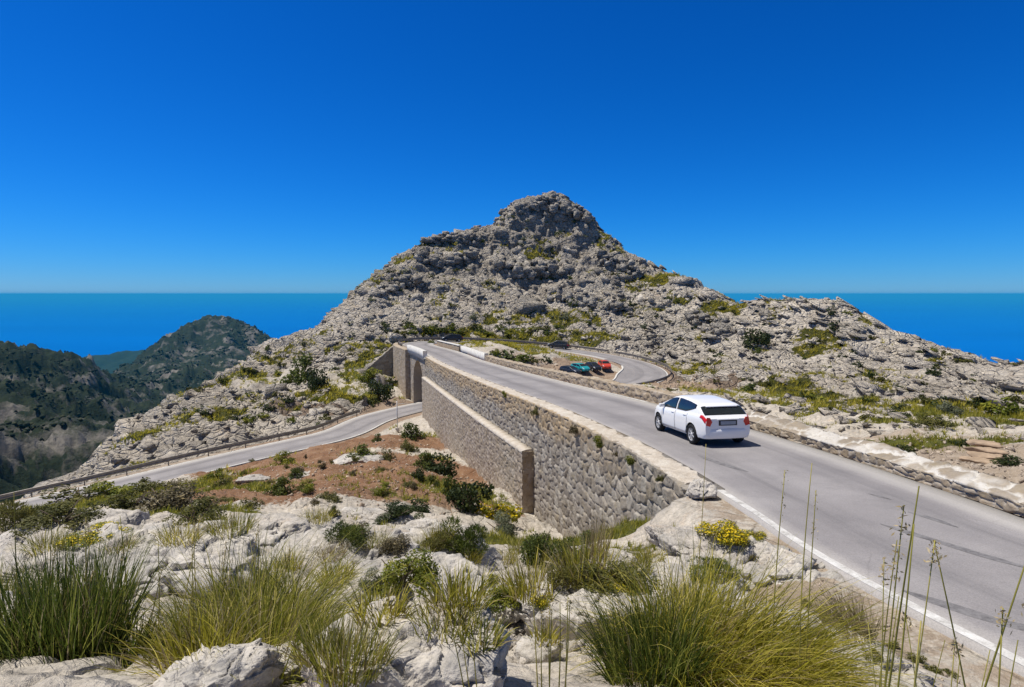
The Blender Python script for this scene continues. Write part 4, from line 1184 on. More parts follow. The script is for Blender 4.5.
# even cover per area: weight each grid point by the ground it stands for
wgt = TR[cand] * np.gradient(rr)[cand // NTH] * np.gradient(th)[cand % NTH]
crag = fbm(PT[cand] / 16 + 50, 3)
gmc = gm[cand]
wgt = wgt * (1 - 0.82 * sstep(0.3, 0.7, gmc)) * (0.35 + 1.0 * sstep(-0.35, 0.35, crag)) / np.maximum(0.45, flat[cand])
wgt *= 1 - 0.7 * sstep(195, 215, TR[cand])
def place_crags(n, smin, smax, power, name, aspect, sink, tonevar, region):
    w = wgt * region(PT[cand]); w = w / w.sum()
    k = rs.choice(cand, n, p=w)
    u = rs.rand(n); s = smin * (1 - u * (1 - (smin / smax) ** power)) ** (-1 / power)
    s = np.minimum(s, np.maximum(0.3, (NEAR[k] - HW - 0.9) / 1.6))
    nrm = N2.reshape(-1, 3)[k]
    bedn = np.array([math.sin(R(28)), -0.35, math.cos(R(28))]); bedn /= np.linalg.norm(bedn)
    zax = 0.45 * nrm + 0.75 * bedn + rs.normal(size=(n, 3)) * 0.15; zax /= np.linalg.norm(zax, axis=1)[:, None]
    strike = np.array([0.83, 0.30, -0.40]) + rs.normal(size=(n, 3)) * 0.24
    xax = strike - zax * (strike * zax).sum(1)[:, None]; xax /= np.linalg.norm(xax, axis=1)[:, None]
    yax = np.cross(zax, xax)
    axes = np.stack([xax, yax, zax], 2)
    sc = np.stack([s * rs.uniform(*aspect[0], n), s * rs.uniform(*aspect[1], n), s * rs.uniform(*aspect[2], n)], 1) * 0.5
    # flip some for variety
    sc[:, 0] *= rs.choice([-1, 1], n); sc[:, 1] *= np.sign(sc[:, 0])
    pos = PT2[k] + rs.normal(size=(n, 3)) * 0.15 - nrm * (s * sink)[:, None]
    tn = TONE[k] * (1 + rs.normal(size=(n, 1)) * tonevar)
    o = scatter_rocks(name, pos, axes, sc, rs.randint(0, len(ROCKS), n), M_MOUNT, tn)
    tag(o, kind='structure')
ridge = lambda p: (1 - 0.75 * sstep(25, 50, p[:, 0])) * (0.35 + 0.65 * sstep(-9, 2, p[:, 2]))
place_crags(2300, 1.2, 5.2, 1.4, 'mountain', ((0.9, 1.9), (0.8, 1.4), (0.5, 0.95)), 0.24, 0.12, ridge)
place_crags(17000, 0.45, 1.7, 1.5, 'mountain', ((0.8, 2.0), (0.7, 1.3), (0.4, 0.9)), 0.13, 0.14, lambda p: 1 - 0.6 * sstep(25, 50, p[:, 0]))
place_crags(520, 1.6, 4.2, 1.3, 'mountain', ((1.0, 1.8), (0.8, 1.3), (0.5, 0.9)), 0.16, 0.12, lambda p: sstep(-14, -22, p[:, 0]) * sstep(2, -3, p[:, 2]))
place_crags(2600, 1.3, 4.6, 1.3, 'mountain', ((1.2, 2.4), (0.9, 1.5), (0.14, 0.30)), 0.07, 0.08, lambda p: 0.03 + sstep(18, 45, p[:, 0]))
place_crags(5200, 0.35, 1.5, 1.4, 'mountain', ((1.0, 2.4), (0.7, 1.3), (0.2, 0.6)), 0.02, 0.12, lambda p: 0.05 + sstep(14, 35, p[:, 0]))

# outcrops between the low wall and the right hill
_c0, _w0 = cand, wgt
cand = np.where((TR > 15) & (TR < 62) & (PT[:, 0] > 8) & (NEAR > HW + 2.0) & (np.abs(TH.ravel()) < R(60)) & (sm < 0.35))[0]
wgt = TR[cand] * np.gradient(rr)[cand // NTH] * np.gradient(th)[cand % NTH] * (1 - 0.75 * sstep(0.35, 0.7, gm[cand])) * (0.15 + sstep(-0.2, 0.4, fbm(PT[cand] / 5 + 70, 3)))
_ones = lambda p: 1.0 + 0 * p[:, 0]
place_crags(420, 0.5, 2.6, 1.3, 'mountain', ((1.1, 2.2), (0.8, 1.4), (0.22, 0.5)), 0.08, 0.10, _ones)
place_crags(900, 0.2, 0.9, 1.4, 'mountain', ((1.0, 2.0), (0.7, 1.3), (0.3, 0.7)), 0.06, 0.12, _ones)
cand, wgt = _c0, _w0

# big ledges that jut out and shade what lies under them
def ledge(pts, size, out, name='mountain'):
    P_, A_, S_, T_ = [], [], [], []
    for (x0, y0), (x1, y1) in zip(pts, pts[1:]):
        m = max(2, int(math.hypot(x1 - x0, y1 - y0) / 4.0))
        for k in range(m):
            f = k / m; g = hit(x0 + (x1 - x0) * f, y0 + (y1 - y0) * f, 100)
            n_ = Vector((-g.x, -g.y, 0)).normalized(); sd_ = Vector((-n_.y, n_.x, 0))
            for _ in range(9):
                s = size * 0.5 * rs.uniform(0.35, 1.0)
                p = g + n_ * out * rs.uniform(-0.3, 0.8) + sd_ * rs.uniform(-2.6, 2.6) + Vector((0, 0, rs.uniform(-0.9, 1.3)))
                z = np.array([0.30, -0.25, 1.0]) + rs.normal(size=3) * 0.16; z /= np.linalg.norm(z)
                x = np.array([1, 0.1, -0.3]) + rs.normal(size=3) * 0.2; x -= z * (x @ z); x /= np.linalg.norm(x)
                P_.append(p); A_.append(np.stack([x, np.cross(z, x), z], 1)); S_.append(np.array([s * 0.75, s * 0.7, s * rs.uniform(.35, .7)]))
                t_ = 0.80 + rs.normal() * 0.12; T_.append((t_, t_ * .985, t_ * .955))
    n = len(P_)
    tag(scatter_rocks(name, np.array(P_), np.array(A_), np.array(S_), rs.randint(0, len(ROCKS), n), M_MOUNT, np.array(T_)), kind='structure')
ledge([(503, 270), (520, 276), (542, 272), (562, 280)], 5.5, 2.6)
ledge([(430, 246), (452, 240), (478, 243)], 4.5, 2.0)
ledge([(425, 262), (450, 266), (470, 258)], 4.5, 2.0)
ledge([(525, 212), (548, 207), (572, 214), (588, 224)], 4.5, 2.2)
ledge([(600, 262), (622, 268), (640, 280)], 4.0, 1.6)
ledge([(560, 300), (590, 306), (625, 312)], 3.4, 1.4)
ledge([(690, 318), (712, 326), (732, 338)], 3.4, 1.4)
ledge([(380, 296), (400, 286), (420, 284)], 3.6, 1.4)

# ------------------------------------------------------------------ far hills and the valley on the left
FC = []
def H(px, py, d): FC.append(P(px, py, d))
for px, py, d in [(-160, 330, 1000), (-60, 338, 1020), (0, 343, 1040), (22, 345, 1050), (45, 347, 1060), (62, 351, 1080), (74, 354, 1090), (82, 362, 1100), (92, 378, 1120), (104, 392, 1150),
                  (0, 380, 850), (0, 420, 600), (0, 460, 420), (-80, 400, 700), (-80, 470, 380), (40, 380, 900), (40, 410, 700), (60, 440, 540), (30, 470, 400), (75, 400, 900), (90, 425, 700), (110, 410, 900), (90, 455, 480),
                  (130, 395, 1250), (120, 405, 1000), (150, 392, 1400), (180, 385, 1500), (210, 378, 1550),
                  (118, 377, 1900), (135, 366, 2050), (150, 354, 2200), (165, 345, 2300), (182, 334, 2400), (200, 327, 2470), (220, 321.5, 2520), (232, 326, 2500), (246, 331, 2460), (262, 337, 2420), (285, 346, 2380), (320, 355, 2300),
                  (170, 365, 2000), (200, 355, 2100), (225, 350, 2150), (190, 375, 1700), (240, 365, 2000)]: H(px, py, d)
for px, py, d in [(-160, 330, 1000), (-60, 338, 1020), (0, 343, 1040), (45, 347, 1060), (74, 354, 1090)]:
    x, y, z = P(px, py, d); FC += [(x * 1.10, y * 1.10, z - 35), (x * 1.35, y * 1.35, z - 180), (x * 1.9, y * 1.9, -520), (x * 2.6, y * 2.6, -650)]
for px, py, d in [(118, 377, 1900), (150, 354, 2200), (182, 334, 2400), (220, 321.5, 2520), (246, 331, 2460), (285, 346, 2380)]:
    x, y, z = P(px, py, d); FC += [(x * 1.06, y * 1.06, z - 60), (x * 1.25, y * 1.25, z - 330), (x * 1.6, y * 1.6, -660)]
for x, y, z in [(-150, 200, -130), (-100, 250, -140), (0, 320, -150), (120, 330, -150), (250, 250, -130), (300, 150, -60), (-260, 120, -140), (-300, 40, -120), (-600, 150, -120), (200, 800, -450), (600, 600, -450), (800, 200, -300), (400, 1500, -655), (1200, 900, -655), (-300, 1700, -440), (-1100, 500, -90), (-1700, 900, -300),
                (-3000, 1500, -600), (-120, 130, -95), (-160, 60, -80)]: FC.append((x, y, z))
FC = np.array(FC)
def lpf(x, y): r = np.hypot(x, y) + 60.0; return np.stack([np.arctan2(x, y) * 1.6, np.log(r) * 1.2], 1), r
_fq, _fr = lpf(FC[:, 0], FC[:, 1]); _fn = len(FC)
_FA = np.vstack([np.hstack([_phi(((_fq[:, None] - _fq[None]) ** 2).sum(-1)) + np.eye(_fn) * 0.0004, np.hstack([np.ones((_fn, 1)), _fq])]), np.hstack([np.hstack([np.ones((_fn, 1)), _fq]).T, np.zeros((3, 3))])])
_FW = np.linalg.solve(_FA, np.concatenate([FC[:, 2] / _fr, [0, 0, 0]]))
fth = np.radians(np.concatenate([np.linspace(-95, -46, 50)[:-1], np.linspace(-46, -12, 420), np.linspace(-12, 95, 90)[1:]]))
frr = np.exp(np.linspace(math.log(105), math.log(3600), 420))
FT, FR = np.meshgrid(fth, frr); fx, fy = (FR * np.sin(FT)).ravel(), (FR * np.cos(FT)).ravel(); fr_ = FR.ravel()
q, r_ = lpf(fx, fy); fz = np.empty(len(fx))
for s0 in range(0, len(fx), 60000):
    qq = q[s0:s0 + 60000]; kk = ((qq[:, None] - _fq[None]) ** 2).sum(-1)
    fz[s0:s0 + 60000] = (_phi(kk) @ _FW[:_fn] + _FW[_fn] + qq @ _FW[_fn + 1:]) * r_[s0:s0 + 60000]
fp = np.stack([fx, fy, fz * 0.6], 1).astype(np.float32)
fp2 = fp + np.stack([fbm(fp / 150, 3), fbm(fp / 150 + 7, 3), fbm(fp / 150 + 15, 3)], 1) * 40
dz = (fbm(fp2 / 170, 6, 0.55, ridged=True) - 0.75) * 26 * sstep(150, 500, fr_) + (fbm(fp / 30, 4, 0.55, ridged=True) - 0.7) * 5.5 * sstep(120, 300, fr_)
fz = fz + dz - 40 * (1 - sstep(105, 210, fr_))
fz = np.maximum(fz, -668)
nr_, nt_ = len(frr), len(fth)
a_ = np.arange((nr_ - 1) * (nt_ - 1)); k = (a_ // (nt_ - 1)) * nt_ + a_ % (nt_ - 1)
FV = np.stack([fx, fy, fz], 1)
t = NT('maquis_hillside'); pos = t.pos()
rck = t.ramp(t.noise(pos, 0.03, 8, 0.65), [(0.3, (0.12, 0.11, 0.10)), (0.7, (0.235, 0.218, 0.195))])
veg = t.ramp(t.noise(pos, 0.06, 6, 0.7), [(0.3, (0.013, 0.021, 0.016)), (0.6, (0.030, 0.040, 0.024)), (0.8, (0.07, 0.074, 0.042))])
nrmz = t.n('ShaderNodeSeparateXYZ'); t.link(t.n('ShaderNodeNewGeometry').outputs['Normal'], nrmz.inputs[0])
mk = t.math('ADD', t.noise(pos, 0.017, 8, 0.68), t.math('MULTIPLY', nrmz.outputs[2], 0.16))
mk = t.ramp(mk, [(0.49, 0.0), (0.61, 1.0)])
M_FAR = t.bsdf(t.mix(mk, rck, veg), 0.95, t.bump(t.noise(pos, 0.12, 8, 0.7), 1.0, 4.0), spec=0.05)
tag(mesh_np('hills', FV, np.stack([k, k + 1, k + nt_ + 1, k + nt_], 1), M_FAR, smooth=False), kind='structure')
def far_ground(x, y):
    r = math.hypot(x, y); a = math.atan2(x, y)
    i = min(max(int(np.searchsorted(frr, r)) - 1, 0), nr_ - 2); j = min(max(int(np.searchsorted(fth, a)) - 1, 0), nt_ - 2)
    return float(fz[i * nt_ + j])
# a wooded headland beyond, down at the water
hp = [P(96, 371, 4700), P(108, 361, 4800), P(122, 355, 4850), P(140, 353.5, 4900), P(170, 355, 4950)]
hx = np.linspace(-1500, 1500, 90); hy = np.linspace(-700, 700, 50); HX, HY = np.meshgrid(hx, hy)
c0x, c0y = P(150, 356, 4900)[:2]
hz = -640 + 155 * np.exp(-((HX / 760) ** 2) ** 1.3 - (HY / 420) ** 2) * 1.05 - 12
hpn = np.stack([HX.ravel(), HY.ravel(), hz.ravel() * 0], 1).astype(np.float32)
hz = hz + ((fbm(hpn / 260, 5, 0.55, ridged=True) - 0.6) * 26).reshape(hz.shape) * np.clip((hz + 652) / 60, 0, 1)
a_ = np.arange(49 * 89); k = (a_ // 89) * 90 + a_ % 89
t = NT('distant_woodland_green'); pos = t.pos()
M_WOOD = t.bsdf(t.ramp(t.noise(pos, 0.02, 8, 0.7), [(0.3, (0.012, 0.026, 0.018)), (0.7, (0.026, 0.044, 0.026))]), 0.95, t.bump(t.noise(pos, 0.05, 6), 1.0, 8.0), spec=0.05)
tag(mesh_np('headland', np.stack([HX.ravel() + c0x, HY.ravel() + c0y, hz.ravel()], 1), np.stack([k, k + 1, k + 91, k + 90], 1), M_WOOD, smooth=False), kind='structure')

# woods on the far slopes: nobody could count these, one object of crowns
fl_n = grid_normals(fx.reshape(nr_, nt_), fy.reshape(nr_, nt_), fz.reshape(nr_, nt_)).reshape(-1, 3)
sel = np.where((fr_ > 260) & (fr_ < 2700) & (FT.ravel() < R(-10)) & (FT.ravel() > R(-60)) & (fz > -600))[0]
w_ = fr_[sel] ** 1.25 * sstep(-0.15, 0.25, fbm(fp[sel] / 130 + 60, 4)) * (fl_n[sel, 2] > 0.45)
kk = rs.choice(sel, 14000, p=w_ / w_.sum())
blob = bmesh.new(); bmesh.ops.create_icosphere(blob, subdivisions=1, radius=1.0)
bv = np.array([v.co[:] for v in blob.verts]); bf = np.array([[v.index for v in f.verts] for f in blob.faces]); blob.free()
n = len(kk)
sz = rs.uniform(1.2, 3.4, n) * (0.75 + 0.4 * (fr_[kk] > 1500))
jit = 1 + rs.normal(size=(n, len(bv), 1)) * 0.22
w3 = bv[None] * jit * (sz[:, None] * np.array([1, 1, 0.85]))[:, None, :] + (FV[kk] + np.stack([rs.normal(size=n) * 3, rs.normal(size=n) * 3, sz * 0.35], 1))[:, None, :]
fw = (bf[None] + (np.arange(n) * len(bv))[:, None, None]).reshape(-1, 3)
t = NT('far_tree_foliage'); tn_ = t.attr('tint').outputs['Fac']
M_FTREE = t.bsdf(t.ramp(tn_, [(0.0, (0.010, 0.016, 0.011)), (0.6, (0.022, 0.030, 0.018)), (1.0, (0.05, 0.056, 0.030))]), 0.9, spec=0.1)
tag(mesh_np('woodland', w3.reshape(-1, 3), fw, M_FTREE, smooth=False, attrs={'tint': np.repeat(rs.rand(n), len(bv))}), 'dark woods and scrub spread over the far hills on the left', 'woodland', kind='stuff')
# a small white house on the far slope
x, y, z = P(134, 383, 1500); z = far_ground(x, y) + 1
hs_ = empty('farmhouse', (x, y, z), R(20)); tag(hs_, 'tiny pale farmhouse with a tiled roof on the far wooded slope', 'house')
b = MB(); b.box((0, 0, 2.6), (14, 9, 7.2)); b.build('wall', simple('cream_render', (0.62, 0.57, 0.48)), hs_)
b = MB()
for s1 in (-1, 1): b.face([(-7.6, 0, 8.6), (7.6, 0, 8.6), (7.6, 5 * s1, 6.0), (-7.6, 5 * s1, 6.0)])
b.build('roof', simple('clay_tiles', (0.38, 0.19, 0.11)), hs_)

# ------------------------------------------------------------------ the air
hb = MB(); hb.box((0, 0, (-670 + 42) / 2), (345000, 345000, 712))
t = NT('sea_air')
pv = t.n('ShaderNodeVolumePrincipled'); pv.inputs['Color'].default_value = (0.04, 0.56, 1.0, 1); pv.inputs['Density'].default_value = 3.3e-5; pv.inputs['Anisotropy'].default_value = 0.0
t.link(pv.outputs[0], t.out.inputs['Volume'])
tag(hb.build('haze', t.m), 'thin blue haze over the sea and the far hills', 'haze', kind='stuff')
# ------------------------------------------------------------------ cars
def paint(name, c, rough=0.3):
    t = NT(name); n = t.noise(t.coord(), 3.0, 4, 0.6)
    col = t.mix(t.math('MULTIPLY', n, 0.12), c, tuple(x * 0.75 + 0.03 for x in c))
    return t.bsdf(col, rough, spec=0.3, coat=0.35)
M_GLASS = simple('dark_car_glass', (0.014, 0.018, 0.020), 0.06, 0.6, var=0.2)
M_RUBBER = simple('black_rubber', (0.018, 0.018, 0.019), 0.8, 0.2)
M_BLACK = simple('black_plastic', (0.02, 0.02, 0.022), 0.55, 0.4)
M_ALLOY = simple('silver_alloy', (0.62, 0.62, 0.63), 0.35, 0.5, 0.5)
M_REDL = simple('red_tail_lens', (0.55, 0.012, 0.012), 0.12, 0.6)
M_CLEARL = simple('clear_lamp_lens', (0.75, 0.77, 0.78), 0.10, 0.6)
M_PLATE = simple('shaded_number_plate', (0.28, 0.31, 0.35), 0.5, 0.4)
M_SEAM = simple('door_gap', (0.05, 0.05, 0.052), 0.8, 0.2)

def pl(x, pts):
    xs, ys = zip(*pts); return float(np.interp(x, xs, ys))
def smooth_pl(x, pts):
    return 0.25 * pl(x - 0.05, pts) + 0.5 * pl(x, pts) + 0.25 * pl(x + 0.05, pts)

class Shape:
    """outline of a hatchback, 4.1 m long and 1.5 m high, scaled by the caller"""
    def __init__(s, tall=1.53, rear=1.0):
        s.top = [(-2.08, 0.87), (-2.02, 0.93), (-1.95, 0.98), (-1.60, tall - 0.17), (-1.46, tall - 0.115), (-0.9, tall - 0.04), (-0.3, tall), (0.15, tall - 0.012), (0.42, tall - 0.07), (1.22, 1.02), (1.36, 0.96), (1.75, 0.86), (1.95, 0.76), (2.06, 0.62)]
        s.belt = [(-2.1, 0.99), (-1.4, 0.965), (-0.6, 0.93), (0.6, 0.90), (1.3, 0.88), (2.1, 0.82)]
        s.sill = [(-2.1, 0.36), (-1.95, 0.27), (-1.6, 0.23), (1.6, 0.21), (1.95, 0.23), (2.1, 0.30)]
    def w(s, x):
        a = abs(x); e = 1.0
        if x > 1.1: e = 1 - 0.26 * ((x - 1.1) / 0.98) ** 2.6
        if x < -1.3: e = 1 - 0.13 * ((-x - 1.3) / 0.78) ** 2.8
        return 0.845 * e
    def sec(s, x):
        w = s.w(x); zt = smooth_pl(x, s.top); zs = pl(x, s.sill)
        zb = min(pl(x, s.belt), zt - 0.045)
        g = zt - zb
        wr = w * 0.925 - 0.30 * max(0.0, g - 0.045) - 0.02
        zm = zs + (zb - zs) * 0.55
        c = [(w * 0.80, zs), (w * 0.955, zs + 0.035), (w * 0.99, zs + 0.16), (w, zm), (w * 0.985, zb - 0.10 * min(1, (zb - zs) / .5)), (w * 0.945, zb - 0.008), (w * 0.915, zb + 0.02 * min(1, g / .3)),
             (w * 0.915 * 0.5 + wr * 0.5 + 0.012 * min(1, g / .3), zb + g * 0.46), (wr + 0.0, zb + g * 0.84), (wr * 0.86, zb + g * 0.955), (wr * 0.5, zb + g * 0.99), (0.0, zt)]
        return c
    def S(s, x, t):
        c = s.sec(x); t = min(max(t, 0), 11 - 1e-6); i = int(t); f = t - i
        p0, p1, p2, p3 = c[max(i - 1, 0)], c[i], c[i + 1], c[min(i + 2, 11)]
        def cr(a, b, d, e): return 0.5 * (2 * b + (d - a) * f + (2 * a - 5 * b + 4 * d - e) * f * f + (3 * b - a - 3 * d + e) * f ** 3)
        lin = (p1[0] * (1 - f) + p2[0] * f, p1[1] * (1 - f) + p2[1] * f)
        y = 0.5 * lin[0] + 0.5 * cr(p0[0], p1[0], p2[0], p3[0]); z = 0.5 * lin[1] + 0.5 * cr(p0[1], p1[1], p2[1], p3[1])
        return Vector((x, max(0, y), z))
    def N(s, x, t):
        a = s.S(x + 0.01, t) - s.S(x - 0.01, t); b = s.S(x, t + 0.02) - s.S(x, t - 0.02)
        n = a.cross(b)
        if n.length < 1e-9: return Vector((0, 1, 0))
        n.normalize()
        c = Vector((0, 0.0, 0.75)); p = s.S(x, t)
        if n.dot(p - Vector((x * 0.8, 0, 0.6))) < 0: n = -n
        return n

WX = (1.30, -1.30); WR = 0.315; RA = 0.375
def build_car(name, mat, sh, loc, heading, scale, label, cat='car', wheels_mat=None):
    root = empty(name, loc, heading); root.scale = (scale,) * 3
    tag(root, label, cat)
    xs = sorted(set(list(np.linspace(-2.05, 2.05, 62)) + [-2.07, -2.03, 2.03, 2.065] + [w + RA * math.cos(a) for w in WX for a in np.linspace(0, math.pi, 15)]))
    ts = [0, .5, 1, 1.5, 2, 2.5, 3, 3.5, 4, 4.5, 4.8, 5, 5.3, 5.7, 6, 6.5, 7, 7.5, 8, 8.3, 8.7, 9, 9.5, 10, 10.5, 11]
    V, n = [], len(ts)
    for x in xs:
        half = []
        for t_ in ts:
            p = sh.S(x, t_)
            for w in WX:
                if abs(x - w) < RA and t_ <= 4.8:
                    za = WR + math.sqrt(max(0, RA ** 2 - (x - w) ** 2))
                    if p.z < za: p.z = za
                    if t_ < 2.5 and p.z <= za + 1e-6: p.y = max(p.y, sh.S(x, 2.5).y)
            half.append(p)
        V += [(p.x, p.y, p.z) for p in half] + [(p.x, -p.y, p.z) for p in half[:-1][::-1]]
    m = 2 * n - 1
    F4 = np.array([[i * m + j, (i + 1) * m + j, (i + 1) * m + j + 1, i * m + j + 1] for i in range(len(xs) - 1) for j in range(m - 1)])
    caps = []
    for b in (0, (len(xs) - 1) * m):
        for j in range(n - 1):
            q = [b + j, b + j + 1, b + m - 2 - j, b + m - 1 - j]
            if q[1] != q[2]: caps.append(q)
    o = mesh_np('body', V, [F4, np.array(caps)], mat, root)
    o.data.update()
    bmm = bmesh.new(); bmm.from_mesh(o.data)
    bmesh.ops.remove_doubles(bmm, verts=bmm.verts[:], dist=0.0008); bmesh.ops.recalc_face_normals(bmm, faces=bmm.faces[:])
    for e in bmm.edges:
        if len(e.link_faces) == 2 and e.calc_face_angle(0) > R(48): e.smooth = False
    bmm.to_mesh(o.data); bmm.free()
    def patch_obj(pname, x0, x1, lo, hi, mt, side, off=0.006, nx=14, nt=8, parent=None, across=False):
        """a panel lying just proud of the body; lo and hi give the rows at each x"""
        vs, fs = [], []
        sides = (1, -1) if across else (side,)
        grid = []
        for i in range(nx + 1):
            x = x0 + (x1 - x0) * i / nx; row = []
            l, h = lo(x), hi(x)
            tt = [l + (h - l) * j / nt for j in range(nt + 1)]
            seq = [(t_, 1) for t_ in tt] + ([(t_, -1) for t_ in tt[::-1][1:]] if across else [])
            for t_, sg in seq:
                p = sh.S(x, t_) + sh.N(x, t_) * off
                row.append(len(vs)); vs.append((p.x, p.y * (sg if across else side), p.z))
            grid.append(row)
        for i in range(nx):
            for j in range(len(grid[0]) - 1):
                fs.append([grid[i][j], grid[i + 1][j], grid[i + 1][j + 1], grid[i][j + 1]])
        # a rim that goes back into the body
        ring = grid[0] + [g[-1] for g in grid[1:]] + grid[-1][::-1][1:] + [g[0] for g in grid[::-1][1:-1]]
        inner = []
        for v in ring:
            q = Vector(vs[v]); c = Vector((q.x * 0.98, 0, 0.75)); d = (c - q).normalized() * (off + 0.01)
            inner.append(len(vs)); vs.append(tuple(q + d))
        for k in range(len(ring)):
            fs.append([ring[k], ring[(k + 1) % len(ring)], inner[(k + 1) % len(ring)], inner[k]])
        bm_ = bmesh.new(); bvs = [bm_.verts.new(v) for v in vs]
        for f in fs:
            try: bm_.faces.new([bvs[k] for k in f])
            except ValueError: pass
        bmesh.ops.recalc_face_normals(bm_, faces=bm_.faces[:])
        me = bpy.data.meshes.new(pname); bm_.to_mesh(me); bm_.free(); me.materials.append(mt)
        me.polygons.foreach_set('use_smooth', np.ones(len(me.polygons), bool))
        ob = bpy.data.objects.new(pname, me); COL.objects.link(ob); ob.parent = parent or root
        return ob
    K = lambda v: (lambda x: v)
    for sd in (1, -1):
        lowg = lambda x: 6.15 + (1.15 * ((-0.75 - x) / 0.75) ** 1.5 if x < -0.75 else 0)
        patch_obj('side_window', -1.42, -0.12, lowg, K(8.0), M_GLASS, sd)
        patch_obj('side_window', -0.05, 0.98, K(6.15), lambda x: 8.0 - 0.5 * max(0, (x - 0.5) / 0.48), M_GLASS, sd)
        for x0, x1 in ((-0.98, -0.085), (-0.075, 0.98)):
            patch_obj('door_seam', x0 - 0.008, x1 + 0.008, K(1.25), K(5.9), M_SEAM, sd, 0.0025)
            lo = (lambda x: 1.3 if abs(x + 1.30) > RA + .02 else 1.3 + 2.6 * (1 - ((abs(x + 1.3)) / (RA + .02)) ** 2) ** .5)
            dr = patch_obj('door', x0 + 0.004, x1 - 0.004, lo, K(5.85), mat, sd, 0.0045)
            hp_ = sh.S(x0 + 0.16, 4.5); b = MB(); b.box((hp_.x, sd * (hp_.y + 0.02), hp_.z - 0.015), (0.19, 0.035, 0.028), bevel=0.01); b.build('handle', mat, dr, True)
        b = MB(); mp = sh.S(0.86, 6.1); b.box((0.86, sd * (mp.y + 0.11), mp.z + 0.065), (0.10, 0.19, 0.125), bevel=0.03); b.box((0.88, sd * (mp.y + 0.03), mp.z + 0.02), (0.05, 0.09, 0.03), bevel=0.01); b.build('wing_mirror', mat, root, True)
        patch_obj('tail_light', -2.055, -1.80, lambda x: 4.25 - 0.35 * ((-1.8 - x) / .25), lambda x: 5.9 + 0.9 * max(0, (-1.85 - x) / .2), M_REDL, sd, 0.008)
        b = MB(); w_ = sh.w(-2.07)
        pts = [(w_ * 0.93, 0.94), (w_ * 0.985, 0.70), (w_ * 0.80, 0.66), (w_ * 0.70, 0.80), (w_ * 0.80, 0.93)]
        f_ = b.face([(-2.078, sd * y, z) for y, z in pts]); r_ = bmesh.ops.extrude_face_region(b.bm, geom=[f_]); bmesh.ops.translate(b.bm, vec=(0.03, 0, 0), verts=[v for v in r_['geom'] if isinstance(v, bmesh.types.BMVert)])
        b.build('tail_light', M_REDL, root)
        patch_obj('headlight', 1.62, 2.0, lambda x: 4.2, lambda x: 6.6, M_CLEARL, sd, 0.006)
    patch_obj('windscreen', 0.44, 1.17, K(8.55), K(11), M_GLASS, 1, 0.006, across=True)
    patch_obj('rear_window', -1.935, -1.61, K(8.2), K(11), M_GLASS, 1, 0.007, across=True)
    # bumpers, plate, spoiler, underside
    for x, nm in ((-2.0, 'rear_bumper'), (1.99, 'front_bumper')):
        b = MB(); w_ = sh.w(x); sg = np.sign(x)
        pts = [(x - sg * 0.16, -w_ * 1.01), (x + sg * 0.02, -w_ * 0.96), (x + sg * 0.095, -w_ * 0.72), (x + sg * 0.125, 0), (x + sg * 0.095, w_ * 0.72), (x + sg * 0.02, w_ * 0.96), (x - sg * 0.16, w_ * 1.01)]
        rows = []
        for z, ins in ((0.27, 0.06), (0.33, 0.01), (0.50, 0.0), (0.57, 0.02), (0.61, 0.09)):
            rows.append([b.bm.verts.new((px - sg * ins, py * (1 - ins * 0.12), z)) for px, py in pts])
        for r0, r1_ in zip(rows, rows[1:]):
            for q0, q1, q2, q3 in zip(r0, r0[1:], r1_[1:], r1_): b.bm.faces.new((q0, q1, q2, q3))
        b.build('bumper', mat, root, True)
    b = MB(); b.box((-2.075, 0, 0.765), (0.03, 0.60, 0.17), bevel=0.01); rec = b.build('plate_recess', M_BLACK, root)
    b = MB(); b.box((-2.094, 0, 0.765), (0.012, 0.50, 0.11), bevel=0.003); b.build('number_plate', M_PLATE, rec)
    b = MB(); b.box((-2.095, 0, 0.872), (0.04, 0.72, 0.03), bevel=0.01); b.build('tailgate_trim', mat, root)
    zt = pl(-1.5, sh.top); b = MB(); b.box((-1.60, 0, zt - 0.055), (0.22, 1.04, 0.035), Matrix.Rotation(R(-6), 3, 'Y'), bevel=0.014); b.build('spoiler', mat, root, True)
    b = MB(); b.box((-1.925, 0.05, 1.05), (0.02, 0.42, 0.018), Matrix.Rotation(R(-12), 3, 'X'), bevel=0.005); b.build('rear_wiper', M_BLACK, root)
    b = MB(); b.box((0, 0, 0.42), (3.75, 1.16, 0.38), bevel=0.03); b.build('underbody', M_BLACK, root)
    b = MB(); b.box((2.07, 0, 0.42), (0.05, 0.9, 0.14), bevel=0.02); b.build('grille', M_BLACK, root)
